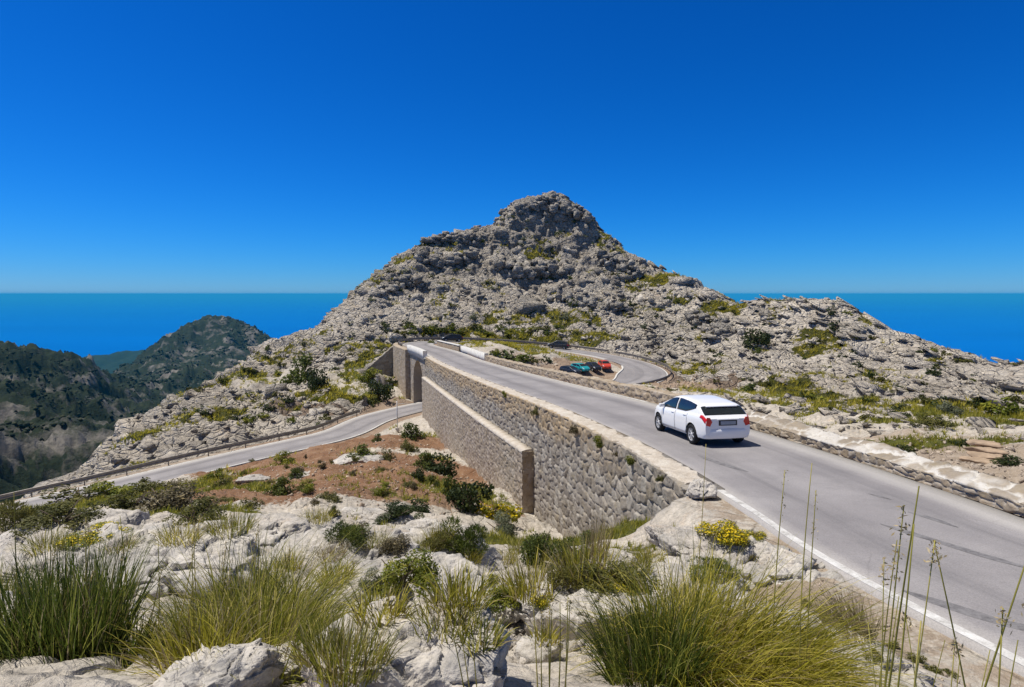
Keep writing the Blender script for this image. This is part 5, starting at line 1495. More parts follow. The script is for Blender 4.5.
    for wx in WX:
        for sd in (1, -1):
            wr_ = bpy.data.objects.new('wheel', None); COL.objects.link(wr_); wr_.parent = root; wr_.location = (wx, sd * 0.755, WR)
            ax = Matrix(((0, -1, 0, 0), (sd, 0, 0, 0), (0, 0, 1, 0), (0, 0, 0, 1)))   # local x to outward
            b = MB(); b.lathe([(0.205, 0.085), (0.225, 0.098), (0.285, 0.10), (WR, 0.075), (WR, -0.075), (0.285, -0.10), (0.2, -0.1)], ax, 28); b.build('tyre', M_RUBBER, wr_, True)
            b = MB(); b.lathe([(0.212, 0.088), (0.200, 0.080), (0.190, 0.02), (0.19, -0.09)], ax, 28)
            b.lathe([(0.0, 0.082), (0.045, 0.080), (0.055, 0.06), (0.055, 0.02)], ax, 16)
            for k in range(7):
                an = k * 2 * math.pi / 7
                b.box((math.cos(an) * 0.12 * 1, sd * 0.065, math.sin(an) * 0.12), (0.165, 0.02, 0.036), Matrix.Rotation(-an, 3, 'Y'), bevel=0.006)
            b.build('rim', M_ALLOY, wr_, False)
            b = MB(); b.lathe([(0.0, 0.012), (0.19, 0.012)], ax, 20); b.build('brake', M_BLACK, wr_)
    return root

def road_heading(fi, back=False):
    i = int(fi); a = math.atan2(RT[i, 1], RT[i, 0]); return a + (math.pi if back else 0)
a_ = np.array(on_profile(660.3, 429.4)); b_ = np.array(on_profile(700.3, 445.3))
hd_ = math.atan2(a_[1] - b_[1], a_[0] - b_[0]); mid = 0.5 * (a_ + b_)
CS = 1.13
cen = mid[:2] + np.array([math.sin(hd_), -math.cos(hd_)]) * 0.80 * CS
iw = idx_near(cen[0], cen[1], 0, I_BEND)
zc = float(np.interp(cen[1], ROAD[:I_BR, 1], ROAD[:I_BR, 2])) + 0.004
car = build_car('hatchback', paint('white_car_paint', (0.80, 0.80, 0.80), 0.22), Shape(1.42), (cen[0] - 0.16, cen[1], zc), hd_, CS, 'white five door hatchback driving away up the wide upper road')
car.rotation_euler = Matrix.Rotation(hd_, 3, 'Z').to_quaternion().to_matrix().to_4x4().to_euler()
# pitch it to the slope of the road
sl_ = (ROAD[iw + 3, 2] - ROAD[iw - 3, 2]) / 3.0
car.rotation_euler = (Matrix.Rotation(hd_, 3, 'Z') @ Matrix.Rotation(-math.atan(sl_), 3, 'Y')).to_euler()
def road_car(fi, off, mat, sh, label, sc=1.0):
    p, n = road_pt(np.array([fi]), off); i = int(fi)
    zz = ROAD[i, 2] + 0.004
    o = build_car('hatchback', mat, sh, (p[0, 0], p[0, 1], zz), road_heading(fi, True), sc, label)
    s_ = -(ROAD[i + 3, 2] - ROAD[i - 3, 2]) / 3.0
    o.rotation_euler = (Matrix.Rotation(road_heading(fi, True), 3, 'Z') @ Matrix.Rotation(-math.atan(s_), 3, 'Y')).to_euler()
def road_fi(px, lo, hi):
    best = min(range(lo, hi), key=lambda i: abs(proj(ROAD[i])[0] - px)); return best
road_car(road_fi(453, I_BEND + 8, I_BEND + 60), -1.3, paint('black_car_paint', (0.018, 0.020, 0.024)), Shape(1.5), 'black car rounding the far bend beside the stone parapet wall', 1.05)
road_car(road_fi(557, I_BEND + 40, I_LOOP - 25), -1.2, paint('charcoal_car_paint', (0.028, 0.030, 0.034)), Shape(1.62), 'dark car driving on the far stretch of the loop road', 1.05)
def parked(px, py, deg, mat, tall, sc, label):
    g = hit(px, py, 70); build_car('hatchback', mat, Shape(tall), g, R(deg), sc, label)
parked(570, 375, -48, paint('navy_car_paint', (0.022, 0.032, 0.055)), 1.46, 0.92, 'parked dark navy car, leftmost and nearest of the four parked cars')
parked(580, 373.0, -58, paint('teal_car_paint', (0.015, 0.30, 0.33)), 1.47, 0.92, 'parked bright teal car between the navy and the black car')
parked(593, 371.0, -70, paint('gloss_black_car_paint', (0.014, 0.015, 0.019)), 1.50, 0.92, 'parked black car between the teal and the red car')
parked(604.5, 370.0, -84, paint('red_car_paint', (0.55, 0.055, 0.030)), 1.50, 0.95, 'parked red car, the only red one in the row')
# ------------------------------------------------------------------ boulders and outcrops
def ico(sub):
    b = bmesh.new(); bmesh.ops.create_icosphere(b, subdivisions=sub, radius=1.0)
    v = np.array([q.co[:] for q in b.verts], np.float32); f = np.array([[q.index for q in p.verts] for p in b.faces]); b.free()
    return v, f
ICO = {k: ico(k) for k in (4, 5, 6, 7)}
t = NT('pale_limestone'); pos = t.pos()
rc, rh = rock_nodes(t, pos, 1.22, 1.5)
ck = t.voro(t.mix(0.25, pos, t.noise(pos, 1.2, 4, 0.6, 0, True)), 1.4, 'DISTANCE_TO_EDGE')
crk = t.ramp(ck, [(0.0, 0.0), (0.035, 1.0)])
fl_ = t.n('ShaderNodeTexNoise'); 
h = t.math('ADD', rh, t.math('MULTIPLY', crk, 0.25))
rc = t.mix(1.0, rc, t.ramp(t.noise(pos, 6.5, 6, 0.72, 0.3), [(0.30, 0.62), (0.50, 0.98), (0.68, 1.10)]), 'MULTIPLY')
gp = t.ramp(t.noise(pos, 0.9, 7, 0.7, 0.5), [(0.47, 0.0), (0.60, 1.0)])
rc = t.mix(t.math('MULTIPLY', gp, 0.55), rc, (0.30, 0.29, 0.275))
pit = t.ramp(t.voro(pos, 26, 'F1', 'Distance'), [(0.10, 0.0), (0.30, 1.0)])
h = t.math('ADD', h, t.math('MULTIPLY', pit, t.ramp(t.noise(pos, 2.2, 3), [(0.45, 0.0), (0.6, 0.3)])))
M_ROCK = t.bsdf(rc, 0.9, t.bump(h, 1.0, 0.06), spec=0.15)
def boulder_mesh(seed, size, sub=6, flat=0.62, rough=0.06, cracks=1.0, planes=10):
    r = np.random.RandomState(seed); d, f = ICO[sub]
    nrm = r.normal(size=(planes, 3)); nrm /= np.linalg.norm(nrm, axis=1)[:, None]
    h = r.uniform(0.66, 1.0, planes)
    top = np.array([r.uniform(-.16, .16), r.uniform(-.2, .1), 1.0]); top /= np.linalg.norm(top)
    nrm = np.vstack([nrm, top]); h = np.append(h, flat)
    a = np.maximum(0, d @ nrm.T.astype(np.float32) / h)
    rad = ((a ** 34).sum(1) + 0.85 ** 34) ** (-1 / 34)
    p = d * rad[:, None] * np.array(size, np.float32)
    L = float(np.mean(size)); q = p / L + seed * 1.37
    w = q + np.stack([fbm(q * 1.3, 3), fbm(q * 1.3 + 7, 3), fbm(q * 1.3 + 13, 3)], 1) * 0.25
    dsp = fbm(w * 1.1, 4, 0.5) * rough * 0.5 + fbm(w * 4.5, 4, 0.55, ridged=True) * rough * 0.35 + fbm(q * 16, 3) * rough * 0.12
    for sc, dp, wd in ((0.9, 0.15, 0.028), (0.45, 0.07, 0.035)):
        dsp -= cracks * dp * np.exp(-(perlin(w / sc + seed) / wd) ** 2) * sstep(-0.15, 0.25, perlin(q * 0.9 + seed * 3))
    f1, f2, idn, off = worley(w * 2.1, True)
    dsp += 0.17 * (off * _g3[(idn * 7 + 13) & 255]).sum(1) * cracks
    return p + d * (dsp * L)[:, None], f
def boulder(px, py, w, dep, hgt, seed, label, rot=0, tilt=(0, 0), sink=0.35, sub=6, flat=0.62, rough=0.06, cracks=1.0, name='boulder', d=None, group=None):
    g = hit(px, py) if d is None else Vector(P(px, py, d))
    sx = w * math.hypot(g.x, g.y) / F / 2 * 1.12; sy = sx * dep * 1.1; sz = hgt * 0.8
    V, f = boulder_mesh(seed, (sx, sy, sz), sub, flat, rough, cracks)
    o = mesh_np(name, V, f, M_ROCK)
    o.location = g + Vector((0, 0, sz * (0.5 - sink)))
    o.rotation_euler = (R(tilt[0]), R(tilt[1]), R(rot))
    return tag(o, label, 'rock', group)
boulder(128, 574, 205, 0.62, 0.62, 3, 'long flat-topped pale limestone outcrop behind the two tall grass tussocks', 6, (-4, 3), 0.45, 7, 0.7)
boulder(206, 556, 80, 0.8, 0.55, 8, 'cracked pale rock standing right of the long flat-topped outcrop', -14, (0, 5), 0.45)
boulder(96, 527, 62, 0.7, 0.5, 12, 'low pale rock poking from green scrub below the lower road', 10, sink=0.4)
boulder(255, 545, 82, 0.8, 0.75, 21, 'broad pale rock between the red soil and the drooping grass tussock', 12, sink=0.5)
boulder(304, 541, 58, 0.8, 0.72, 25, 'rounded pale rock with a dark cleft on its right below the red soil', -8, sink=0.45)
boulder(345, 585, 150, 0.75, 0.62, 31, 'large sloping white limestone slab left of the yellow-green bush', -12, (8, 6), 0.5, 7, 0.7)
boulder(352, 632, 100, 0.8, 0.55, 36, 'white slab beside the small wispy grass tuft', 18, (10, 0), 0.5, 7, 0.66)
boulder(415, 690, 165, 0.75, 0.44, 44, 'big white rock at the bottom edge in front of the broken rubble', -8, (0, 4), 0.35, 7, 0.7)
boulder(447, 567, 112, 0.85, 0.6, 52, 'gently sloping white slab in the middle between the bushes', 15, (10, 8), 0.5, 7, 0.7)
boulder(440, 590, 110, 0.6, 0.4, 55, 'thin ledge of white rock below the yellow-green bush', 22, (8, 4), 0.5, 6)
boulder(597, 635, 140, 0.62, 0.68, 61, 'tall white block with a steep front face above the rubble', 4, (0, -2), 0.36, 7, 0.72)
boulder(662, 612, 60, 0.9, 0.5, 63, 'white rock wedged between the tall block and the yellow tussock', 30, sink=0.4)
boulder(500, 612, 62, 0.8, 0.35, 67, 'low white rock left of the tall block', -20, sink=0.45)
boulder(748, 572, 165, 0.42, 0.42, 71, 'grey limestone ledge running beside the white edge line of the road', -34, (6, 10), 0.42, 7, 0.7)
boulder(705, 592, 112, 0.6, 0.38, 75, 'smooth white slab under the small green plants near the wall end', -14, (8, 4), 0.45, 6)
boulder(812, 668, 190, 0.45, 0.42, 81, 'broad grey slab sloping towards the road at the lower right', -38, (4, 10), 0.5, 7, 0.75)
boulder(-2, 640, 42, 1.2, 0.35, 86, 'shaded grey rock at the left edge beside the dark grass', 0, sink=0.35)
boulder(215, 690, 92, 0.7, 0.22, 88, 'flat rock under the drooping tussock at the bottom edge', 6, sink=0.4)
boulder(298, 672, 52, 0.8, 0.18, 91, 'small pinkish white stone at the foot of the wispy grass tuft', 20, sink=0.3, sub=5)
boulder(357, 462, 38, 0.7, 0.55, 95, 'flat grey rock lying on the red soil near the lower road', 0, sink=0.35, sub=5)
boulder(374, 461, 18, 0.8, 0.45, 97, 'small grey rock next to the flat one on the red soil', 15, sink=0.35, sub=5)
boulder(300, 478, 22, 0.7, 0.3, 99, 'low tan stone among tufts on the red soil', 10, sink=0.35, sub=5)
boulder(253, 480, 26, 0.7, 0.4, 103, 'weathered tan stone at the left of the red soil', -20, sink=0.35, sub=5)
boulder(378, 520, 70, 0.5, 0.35, 105, 'long white ledge along the near edge of the red soil', -18, sink=0.4)
boulder(430, 532, 50, 0.7, 0.4, 108, 'white rock under the green clump in the middle', -12, sink=0.45)
boulder(607, 566, 46, 0.7, 0.35, 111, 'pale rock at the foot of the tall retaining wall', 12, sink=0.4)
boulder(668, 583, 46, 0.9, 0.5, 114, 'white rock where the retaining wall meets the hillside', -25, sink=0.4)
boulder(640, 588, 34, 0.9, 0.4, 116, 'small white rock beside the yellow flowering plants', 8, sink=0.4, sub=5)
boulder(540, 660, 40, 0.9, 0.22, 118, 'rough grey rubble stone below the tall white block', 25, sink=0.35, sub=5)
boulder(700, 497, 25, 0.9, 0.34, 121, 'chunky weathered stone at the near end of the retaining wall', -12, sink=-0.15, sub=6, flat=0.8, rough=0.09)
boulder(25, 535, 34, 0.7, 0.4, 123, 'pale rock among the scrub at the far left', 8, sink=0.4, sub=5)
boulder(150, 512, 40, 0.7, 0.5, 127, 'whitish rock under the olive shrub by the lower road', 8, sink=0.4, sub=5)

# loose stones: rubble patch below the tall block, the red soil, the verge - nobody could count them
def stones(name, spots, n, smin, smax, label, tone, seed, mat=None):
    r = np.random.RandomState(seed); P_, S_ = [], []
    for px, py, rx, ry, share in spots:
        g = hit(px, py); m = int(n * share); k = 0
        a = r.rand(m) * 2 * math.pi; q = np.sqrt(r.rand(m))
        for x, y in zip(g.x + np.cos(a) * q * rx, g.y + np.sin(a) * q * ry):
            P_.append((x, y, ground_at(x, y))); S_.append(smin * (1 - r.rand() * (1 - (smin / smax) ** 1.6)) ** (-1 / 1.6))
    P_ = np.array(P_); S_ = np.array(S_); m = len(P_)
    ax = r.normal(size=(m, 3, 3)); q_, _ = np.linalg.qr(ax)
    sc = S_[:, None] * r.uniform(0.35, 0.65, (m, 3))
    tn = tone * (1 + r.normal(size=(m, 1)) * 0.15) * np.ones((1, 3))
    P_[:, 2] += S_ * 0.12
    o = scatter_rocks(name, P_, q_, sc, r.randint(0, len(ROCKS), m), mat or M_GROUND, tn)
    return tag(o, label, 'stones', kind='stuff')
stones('rubble', [(505, 655, 0.42, 0.5, 0.4), (520, 625, 0.4, 0.5, 0.25), (620, 655, 0.5, 0.35, 0.35)], 900, 0.02, 0.11, 'broken grey rubble lying below the tall white block', np.array([0.80, 0.78, 0.76]), 1)
stones('gravel', [(330, 470, 10, 10, 0.5), (280, 455, 8, 7, 0.2), (390, 445, 6, 7, 0.2), (350, 490, 5, 4, 0.1)], 2600, 0.05, 0.26, 'pale stones strewn over the red soil', np.array([0.95, 0.82, 0.70]), 2)
stones('gravel', [(800, 610, 1.3, 1.6, 0.4), (760, 570, 1.4, 1.4, 0.3), (900, 660, 1.0, 1.0, 0.3)], 900, 0.015, 0.07, 'small stones on the bare verge beside the white edge line', np.array([0.95, 0.85, 0.75]), 4)
stones('gravel', [(1000, 470, 4, 3, 0.4), (960, 462, 4, 2, 0.2), (900, 455, 6, 2, 0.2), (980, 450, 6, 2, 0.2)], 1200, 0.05, 0.35, 'stones beside the path to the right of the low wall', np.array([0.95, 0.85, 0.76]), 6)
stones('gravel', [(680, 385, 4, 7, 0.5), (660, 392, 4, 4, 0.3), (560, 368, 6, 5, 0.2)], 1200, 0.12, 0.5, 'tan stones on the bank outside the loop road', np.array([0.95, 0.80, 0.66]), 8)

from mathutils.bvhtree import BVHTree
_bv, _bf, _bb = [], [], 0
for o in [o for o in COL.objects if o.name.split('.')[0] == 'boulder']:
    M = Matrix.Translation(o.location) @ o.rotation_euler.to_matrix().to_4x4(); m = len(o.data.vertices)
    v = np.empty(m * 3, np.float32); o.data.vertices.foreach_get('co', v); v = v.reshape(-1, 3)
    v = v @ np.array(M.to_3x3()).T + np.array(M.translation)
    f = np.empty(len(o.data.polygons) * 3, np.int32); o.data.polygons.foreach_get('vertices', f)
    _bv.append(v); _bf.append(f.reshape(-1, 3) + _bb); _bb += m
BT = BVHTree.FromPolygons([tuple(q) for q in np.concatenate(_bv)], [tuple(q) for q in np.concatenate(_bf)])
_hit0 = hit
def hit(px, py, dmin=0.8, dmax=300):
    g = _hit0(px, py, dmin, dmax)
    a, b = ray(px, py); dv = Vector((a, 1, b)).normalized()
    loc, nor, idx, dist = BT.ray_cast(Vector((0, 0, 0)), dv)
    if loc is not None and dist < g.length + 0.5 and loc.y > dmin: return loc
    return g
# ------------------------------------------------------------------ plants
def leaf_mat(name, lo, mid, hi, trans=0.35, rough=0.6):
    t = NT(name); tn = t.attr('tint').outputs['Fac']
    c = t.ramp(tn, [(0.0, lo), (0.55, mid), (1.0, hi)])
    d = t.n('ShaderNodeBsdfPrincipled'); t.link(c, d.inputs['Base Color']); d.inputs['Roughness'].default_value = rough; d.inputs['Specular IOR Level'].default_value = 0.25
    tr = t.n('ShaderNodeBsdfTranslucent'); t.link(c, tr.inputs['Color'])
    mx = t.n('ShaderNodeMixShader'); mx.inputs[0].default_value = trans
    t.link(d.outputs[0], mx.inputs[1]); t.link(tr.outputs[0], mx.inputs[2]); t.link(mx.outputs[0], t.out.inputs['Surface'])
    return t.m
LM = {'dark': leaf_mat('dark_green_leaves', (0.018, 0.030, 0.010), (0.040, 0.058, 0.016), (0.085, 0.105, 0.028)),
      'green': leaf_mat('green_leaves', (0.035, 0.055, 0.010), (0.085, 0.110, 0.018), (0.17, 0.19, 0.035)),
      'olive': leaf_mat('olive_leaves', (0.050, 0.055, 0.014), (0.115, 0.115, 0.028), (0.21, 0.19, 0.055)),
      'yellow': leaf_mat('yellow_green_leaves', (0.09, 0.10, 0.010), (0.24, 0.23, 0.015), (0.50, 0.40, 0.02)),
      'lime': leaf_mat('lime_green_leaves', (0.06, 0.085, 0.010), (0.16, 0.18, 0.018), (0.30, 0.29, 0.03)),
      'grey': leaf_mat('grey_green_leaves', (0.07, 0.085, 0.045), (0.15, 0.165, 0.095), (0.25, 0.26, 0.17)),
      'brown': leaf_mat('brown_olive_leaves', (0.045, 0.038, 0.018), (0.095, 0.078, 0.036), (0.24, 0.205, 0.12)),
      'flower': leaf_mat('yellow_flowers', (0.55, 0.36, 0.005), (0.70, 0.52, 0.010), (0.80, 0.66, 0.03), 0.2)}
GM = {'deep': leaf_mat('deep_green_grass', (0.035, 0.055, 0.010), (0.11, 0.15, 0.022), (0.36, 0.36, 0.08), 0.5, 0.45),
      'mid': leaf_mat('green_gold_grass', (0.08, 0.10, 0.012), (0.30, 0.29, 0.032), (0.62, 0.53, 0.15), 0.55, 0.5),
      'gold': leaf_mat('golden_green_grass', (0.14, 0.14, 0.014), (0.44, 0.39, 0.038), (0.76, 0.64, 0.15), 0.6, 0.5),
      'dry': leaf_mat('dry_straw_grass', (0.16, 0.12, 0.05), (0.34, 0.27, 0.13), (0.55, 0.46, 0.28), 0.35, 0.6)}
M_BARK = simple('grey_brown_bark', (0.13, 0.10, 0.075), 0.9, 0.1, var=0.3, scale=20)
M_CULM = leaf_mat('grass_culm', (0.22, 0.20, 0.03), (0.42, 0.37, 0.07), (0.60, 0.50, 0.15), 0.3)
M_SEED = leaf_mat('dry_seed_head', (0.25, 0.19, 0.09), (0.42, 0.33, 0.18), (0.58, 0.48, 0.30), 0.3)

def foliage_mesh(name, seed, n, leaf, mat, hgt=0.75, lumps=14, flowers=0.0, fmat=None, spiky=0.0, narrow=0.5):
    """leaves of a shrub one metre wide: clumps of small leaf faces, gaps between them"""
    r = np.random.RandomState(seed)
    c = r.normal(size=(lumps, 3)); c /= np.linalg.norm(c, axis=1)[:, None]
    c *= r.uniform(0.10, 0.43, (lumps, 1)) ** 0.9; c[:, 2] = np.abs(c[:, 2]) * 1.15 * hgt / 0.75 + 0.05
    rad = r.uniform(0.07, 0.19, lumps)
    k = r.choice(lumps, n, p=rad ** 2 / (rad ** 2).sum())
    d = r.normal(size=(n, 3)); d /= np.linalg.norm(d, axis=1)[:, None]
    p = c[k] + d * (rad[k] * r.uniform(0.55, 1.08, n) ** 0.7)[:, None]
    p += r.normal(size=(n, 3)) * 0.015
    p[:, 2] = np.abs(p[:, 2])
    nn = d + r.normal(size=(n, 3)) * 0.7 + np.array([0, 0, 0.35]); nn /= np.linalg.norm(nn, axis=1)[:, None]
    ax = np.cross(nn, r.normal(size=(n, 3))) + d * spiky + np.array([0, 0, spiky]); ax /= np.linalg.norm(ax, axis=1)[:, None]
    bx = np.cross(nn, ax); bx /= np.linalg.norm(bx, axis=1)[:, None] + 1e-9
    L = leaf * r.uniform(0.6, 1.35, n); Wd = L * narrow
    v = np.stack([p - ax * L[:, None] * .5, p + bx * Wd[:, None] * .5, p + ax * L[:, None] * .5, p - bx * Wd[:, None] * .5], 1)
    f = np.arange(n * 4).reshape(n, 4)
    tint = np.clip(r.rand(lumps)[k] * 0.55 + r.rand(n) * 0.45, 0, 1)
    mi = np.zeros(n, np.int32)
    if flowers > 0:
        mi[(r.rand(n) < flowers) & (p[:, 2] > 0.12)] = 1
    me_o = mesh_np(name, v.reshape(-1, 3), f, None, None, smooth=False, attrs={'tint': np.repeat(tint, 4)}, mats=[mat, fmat or mat], midx=mi)
    return me_o
def stem_mesh(seed, hgt):
    r = np.random.RandomState(seed); b = MB()
    for k in range(7):
        a = r.rand() * 2 * math.pi; q = r.uniform(0.15, 0.34); z = r.uniform(0.25, 0.6) * hgt
        b.tube([(r.normal() * 0.015, r.normal() * 0.015, -0.12), (math.cos(a) * q * 0.35, math.sin(a) * q * 0.35, z * 0.5), (math.cos(a) * q, math.sin(a) * q, z)], [0.022, 0.015, 0.006], 5, False)
    return b.build('stem', M_BARK)
PROTO = {}
M_STONE_STEP = simple('worn_tan_stone', (0.36, 0.27, 0.19), 0.9, 0.1, var=0.25, scale=3)
HIDE = []
def proto(kind, fine):
    key = (kind, fine)
    if key in PROTO: return PROTO[key]
    n, leaf = {0: (260, 0.17), 1: (1100, 0.085), 2: (3600, 0.046)}[fine]
    seed = abs(hash(key[0])) % 1 + sum(map(ord, kind)) + fine * 7
    kw = dict(hgt=0.8)
    if kind == 'flower': o = foliage_mesh('foliage', seed, n, leaf, LM['yellow'], 0.6, 16, 0.40, LM['flower'])
    elif kind == 'yellow': o = foliage_mesh('foliage', seed, n, leaf, LM['lime'], 0.6, 16, 0.12, LM['yellow'])
    elif kind == 'lowyellow': o = foliage_mesh('foliage', seed, n, leaf, LM['lime'], 0.35, 18, 0.30, LM['flower'])
    elif kind == 'spiky': o = foliage_mesh('foliage', seed, n, leaf * 1.8, LM['olive'], 0.7, 12, spiky=1.2, narrow=0.16)
    elif kind == 'spikygreen': o = foliage_mesh('foliage', seed, n, leaf * 1.9, LM['green'], 0.75, 12, spiky=1.4, narrow=0.15)
    elif kind == 'mat': o = foliage_mesh('foliage', seed, n, leaf, LM['olive'], 0.25, 20)
    elif kind == 'brown': o = foliage_mesh('foliage', seed, n, leaf, LM['brown'], 0.6, 18, 0.10, GM['dry'])
    else: o = foliage_mesh('foliage', seed, n, leaf, LM[kind], 0.8, 15)
    s = stem_mesh(seed + 3, 0.8)
    COL.objects.unlink(o); COL.objects.unlink(s)
    PROTO[key] = (o.data, s.data)
    bpy.data.objects.remove(o); bpy.data.objects.remove(s)
    return PROTO[key]
def put_shrub(pos, width, height, kind, fine, label, cat='shrub', group=None, rz=None, name='shrub', parts=True, tilt=0):
    fm, sm_ = proto(kind, fine)
    rz = random.uniform(0, 6.28) if rz is None else rz
    sc = (width, width * random.uniform(0.85, 1.1), height / 0.72)
    if parts:
        root = empty(name, pos, rz); root.scale = sc
        for nm, me in (('foliage', fm), ('stem', sm_)):
            o = bpy.data.objects.new(nm, me); COL.objects.link(o); o.parent = root
    else:
        root = bpy.data.objects.new(name, fm); COL.objects.link(root); root.location = pos; root.rotation_euler = (0, 0, rz); root.scale = sc
    return tag(root, label, cat, group)
def shrub(px, py, w, h, kind, label, fine=None, group=None, cat='shrub', dmin=0.8, name='shrub', parts=True):
    """w, h in picture pixels at the place where the plant stands"""
    g = hit(px, py, dmin); d = math.hypot(g.x, g.y); k = d / F
    if fine is None: fine = 2 if d < 24 else (1 if d < 75 else 0)
    g.z -= 0.05 * w * k
    return put_shrub(g, w * k * 1.12, h * k * 1.05, kind, fine, label, cat, group, None, name, parts)
# bushes among the near rocks and along the foot of the wall
for a_ in [(400, 584, 82, 44, 'yellow', 'yellow-green rounded bush on the white rocks left of centre'),
           (373, 588, 36, 20, 'grey', 'grey-green cushion plant beside the yellow-green rounded bush'),
           (492, 583, 17, 12, 'lime', 'tiny bright green plant on the white slab in the middle'),
           (512, 601, 60, 26, 'lime', 'green bush with yellow tips left of the tall white block'),
           (540, 603, 26, 20, 'lowyellow', 'small yellow flowered plant against the tall white block'),
           (541, 562, 48, 42, 'green', 'dark green bush standing at the foot of the retaining wall'),
           (577, 563, 40, 36, 'green', 'mid green bush right of the dark bush by the wall foot'),
           (575, 578, 60, 22, 'spiky', 'yellowish wiry plant in front of the dark and mid green bushes'),
           (612, 576, 76, 28, 'olive', 'olive green mound close under the retaining wall'),
           (628, 583, 44, 20, 'lowyellow', 'low plant with yellow flowers right of the olive green mound'),
           (498, 520, 46, 30, 'flower', 'bright yellow flowering bush beside the end of the buttress wall'),
           (501, 534, 46, 22, 'grey', 'grey-green bush under the bright yellow flowering bush'),
           (462, 548, 58, 36, 'spikygreen', 'tall grassy green clump in the middle of the slope'),
           (438, 545, 36, 18, 'spiky', 'olive grassy clump left of the tall grassy green clump'),
           (468, 508, 46, 42, 'dark', 'large dark green bush below the buttress wall'),
           (452, 498, 26, 26, 'green', 'green bush touching the large dark bush below the buttress'),
           (440, 474, 42, 28, 'dark', 'dark bush against the foot of the buttress wall'),
           (424, 468, 26, 20, 'green', 'green bush left of the dark bush at the buttress foot'),
           (413, 437, 27, 17, 'green', 'green bush at the far end of the buttress beside the lower road'),
           (408, 452, 20, 14, 'olive', 'olive tuft just below the bush at the lower road'),
           (419, 479, 18, 13, 'dark', 'small dark shrub on the red soil right side'),
           (433, 486, 17, 13, 'green', 'small green shrub between the red soil and the buttress'),
           (396, 516, 50, 17, 'dark', 'low dark row of shrub along the near edge of the red soil'),
           (420, 512, 26, 15, 'dark', 'low dark shrub right end of the row by the red soil'),
           (412, 489, 11, 8, 'brown', 'brown tuft on the red soil'),
           (387, 460, 14, 12, 'olive', 'olive tuft right of the flat grey rock'),
           (361, 456, 26, 13, 'green', 'green shrub just behind the flat grey rock'),
           (377, 441, 11, 9, 'green', 'tiny green shrub close to the metal pole'),
           (282, 493, 25, 19, 'green', 'round green shrub on the left part of the red soil'),
           (297, 476, 17, 10, 'green', 'small flat green shrub in the middle of the red soil'),
           (283, 462, 21, 11, 'lime', 'light green shrub at the verge of the lower road'),
           (334, 517, 12, 14, 'dark', 'narrow dark shrub behind the rounded pale rock'),
           (352, 537, 48, 24, 'spikygreen', 'fresh green grassy shrub right of the rounded pale rock'),
           (216, 478, 15, 12, 'yellow', 'yellowish shrub at the verge left of the red soil'),
           (226, 488, 18, 13, 'olive', 'olive shrub left of the weathered tan stone'),
           (250, 507, 20, 10, 'olive', 'flat olive shrub above the broad pale rock'),
           (395, 549, 34, 22, 'brown', 'brown-green shrub above the yellow-green rounded bush'),
           (165, 506, 74, 30, 'brown', 'wide olive-brown shrub with dry flower heads by the lower road'),
           (132, 508, 40, 20, 'olive', 'olive shrub left of the wide olive-brown shrub'),
           (196, 524, 58, 30, 'olive', 'olive green shrub right behind the flat-topped outcrop'),
           (62, 522, 60, 20, 'olive', 'low olive scrub near the left end of the lower road'),
           (75, 505, 60, 18, 'olive', 'olive scrub along the verge of the lower road'),
           (112, 497, 40, 15, 'lime', 'yellowish scrub against the edge of the lower road'),
           (150, 492, 34, 13, 'olive', 'dull green scrub above the wide olive-brown shrub'),
           (28, 524, 48, 26, 'spiky', 'wiry olive scrub at the far left below the guard rail'),
           (100, 533, 46, 8, 'lowyellow', 'low strip of yellow flowers on the outcrop at the left'),
           (725, 537, 56, 23, 'flower', 'yellow flowering bush on the grey ledge by the road edge'),
           (754, 537, 24, 11, 'lowyellow', 'small yellow plant right of the yellow flowering bush'),
           (716, 572, 56, 14, 'spikygreen', 'green grassy strip under the grey limestone ledge'),
           (828, 588, 28, 13, 'mat', 'dark mossy cushion at the broken road edge'),
           (880, 466, 9, 14, 'lime', 'small lime green plant growing at the foot of the low wall')]:
    shrub(*a_)
# bushes on the hillsides
shrub(300, 383, 34, 30, 'green', 'bright green tree on the rocks left of the wing wall', 1, cat='tree')
shrub(318, 388, 24, 24, 'dark', 'dark shrub in the shade right of the bright green tree', 1)
shrub(379, 398, 30, 24, 'dark', 'dark round shrub at the foot of the wing wall', 1)
shrub(372, 382, 26, 14, 'lime', 'pale green shrub above the dark round shrub by the wing wall', 1)
shrub(756, 348, 30, 24, 'dark', 'lone dark tree on the rocky saddle above the loop', 1, cat='tree')
for a_ in [(836, 330, 14, 9, 'dark', 'dark shrub high on the bare slab of the right hill'), (832, 316, 12, 8, 'dark', 'upper dark shrub below the right-hand knoll'), (948, 412, 17, 11, 'grey', 'grey-green bush alone on the right hill'),
           (930, 425, 26, 11, 'olive', 'wide olive bush on the lower right hill'), (905, 455, 21, 11, 'dark', 'dark bush just above the low whitewashed wall'), (889, 456, 18, 10, 'green', 'green bush beside the dark bush above the low wall'),
           (873, 449, 20, 8, 'lime', 'yellowish bush above the low whitewashed wall'), (961, 446, 15, 8, 'dark', 'small dark bush just left of the stone steps'), (1012, 466, 26, 9, 'dark', 'dark flat bush by the path at the right edge'),
           (650, 393, 15, 7, 'green', 'small bush below the loop guard rail'), (512, 361, 36, 13, 'green', 'large green bush inside the loop'), (545, 362, 16, 8, 'dark', 'dark bush inside the loop near the parked cars'),
           (533, 364, 12, 7, 'olive', 'olive bush inside the loop beside the parking place'), (496, 356, 14, 8, 'lime', 'lime bush inside the loop at the end of the white parapet'), (432, 343.5, 8, 5, 'lime', 'small bush at the end of the stone parapet')]:
    shrub(*a_)
random.seed(21)
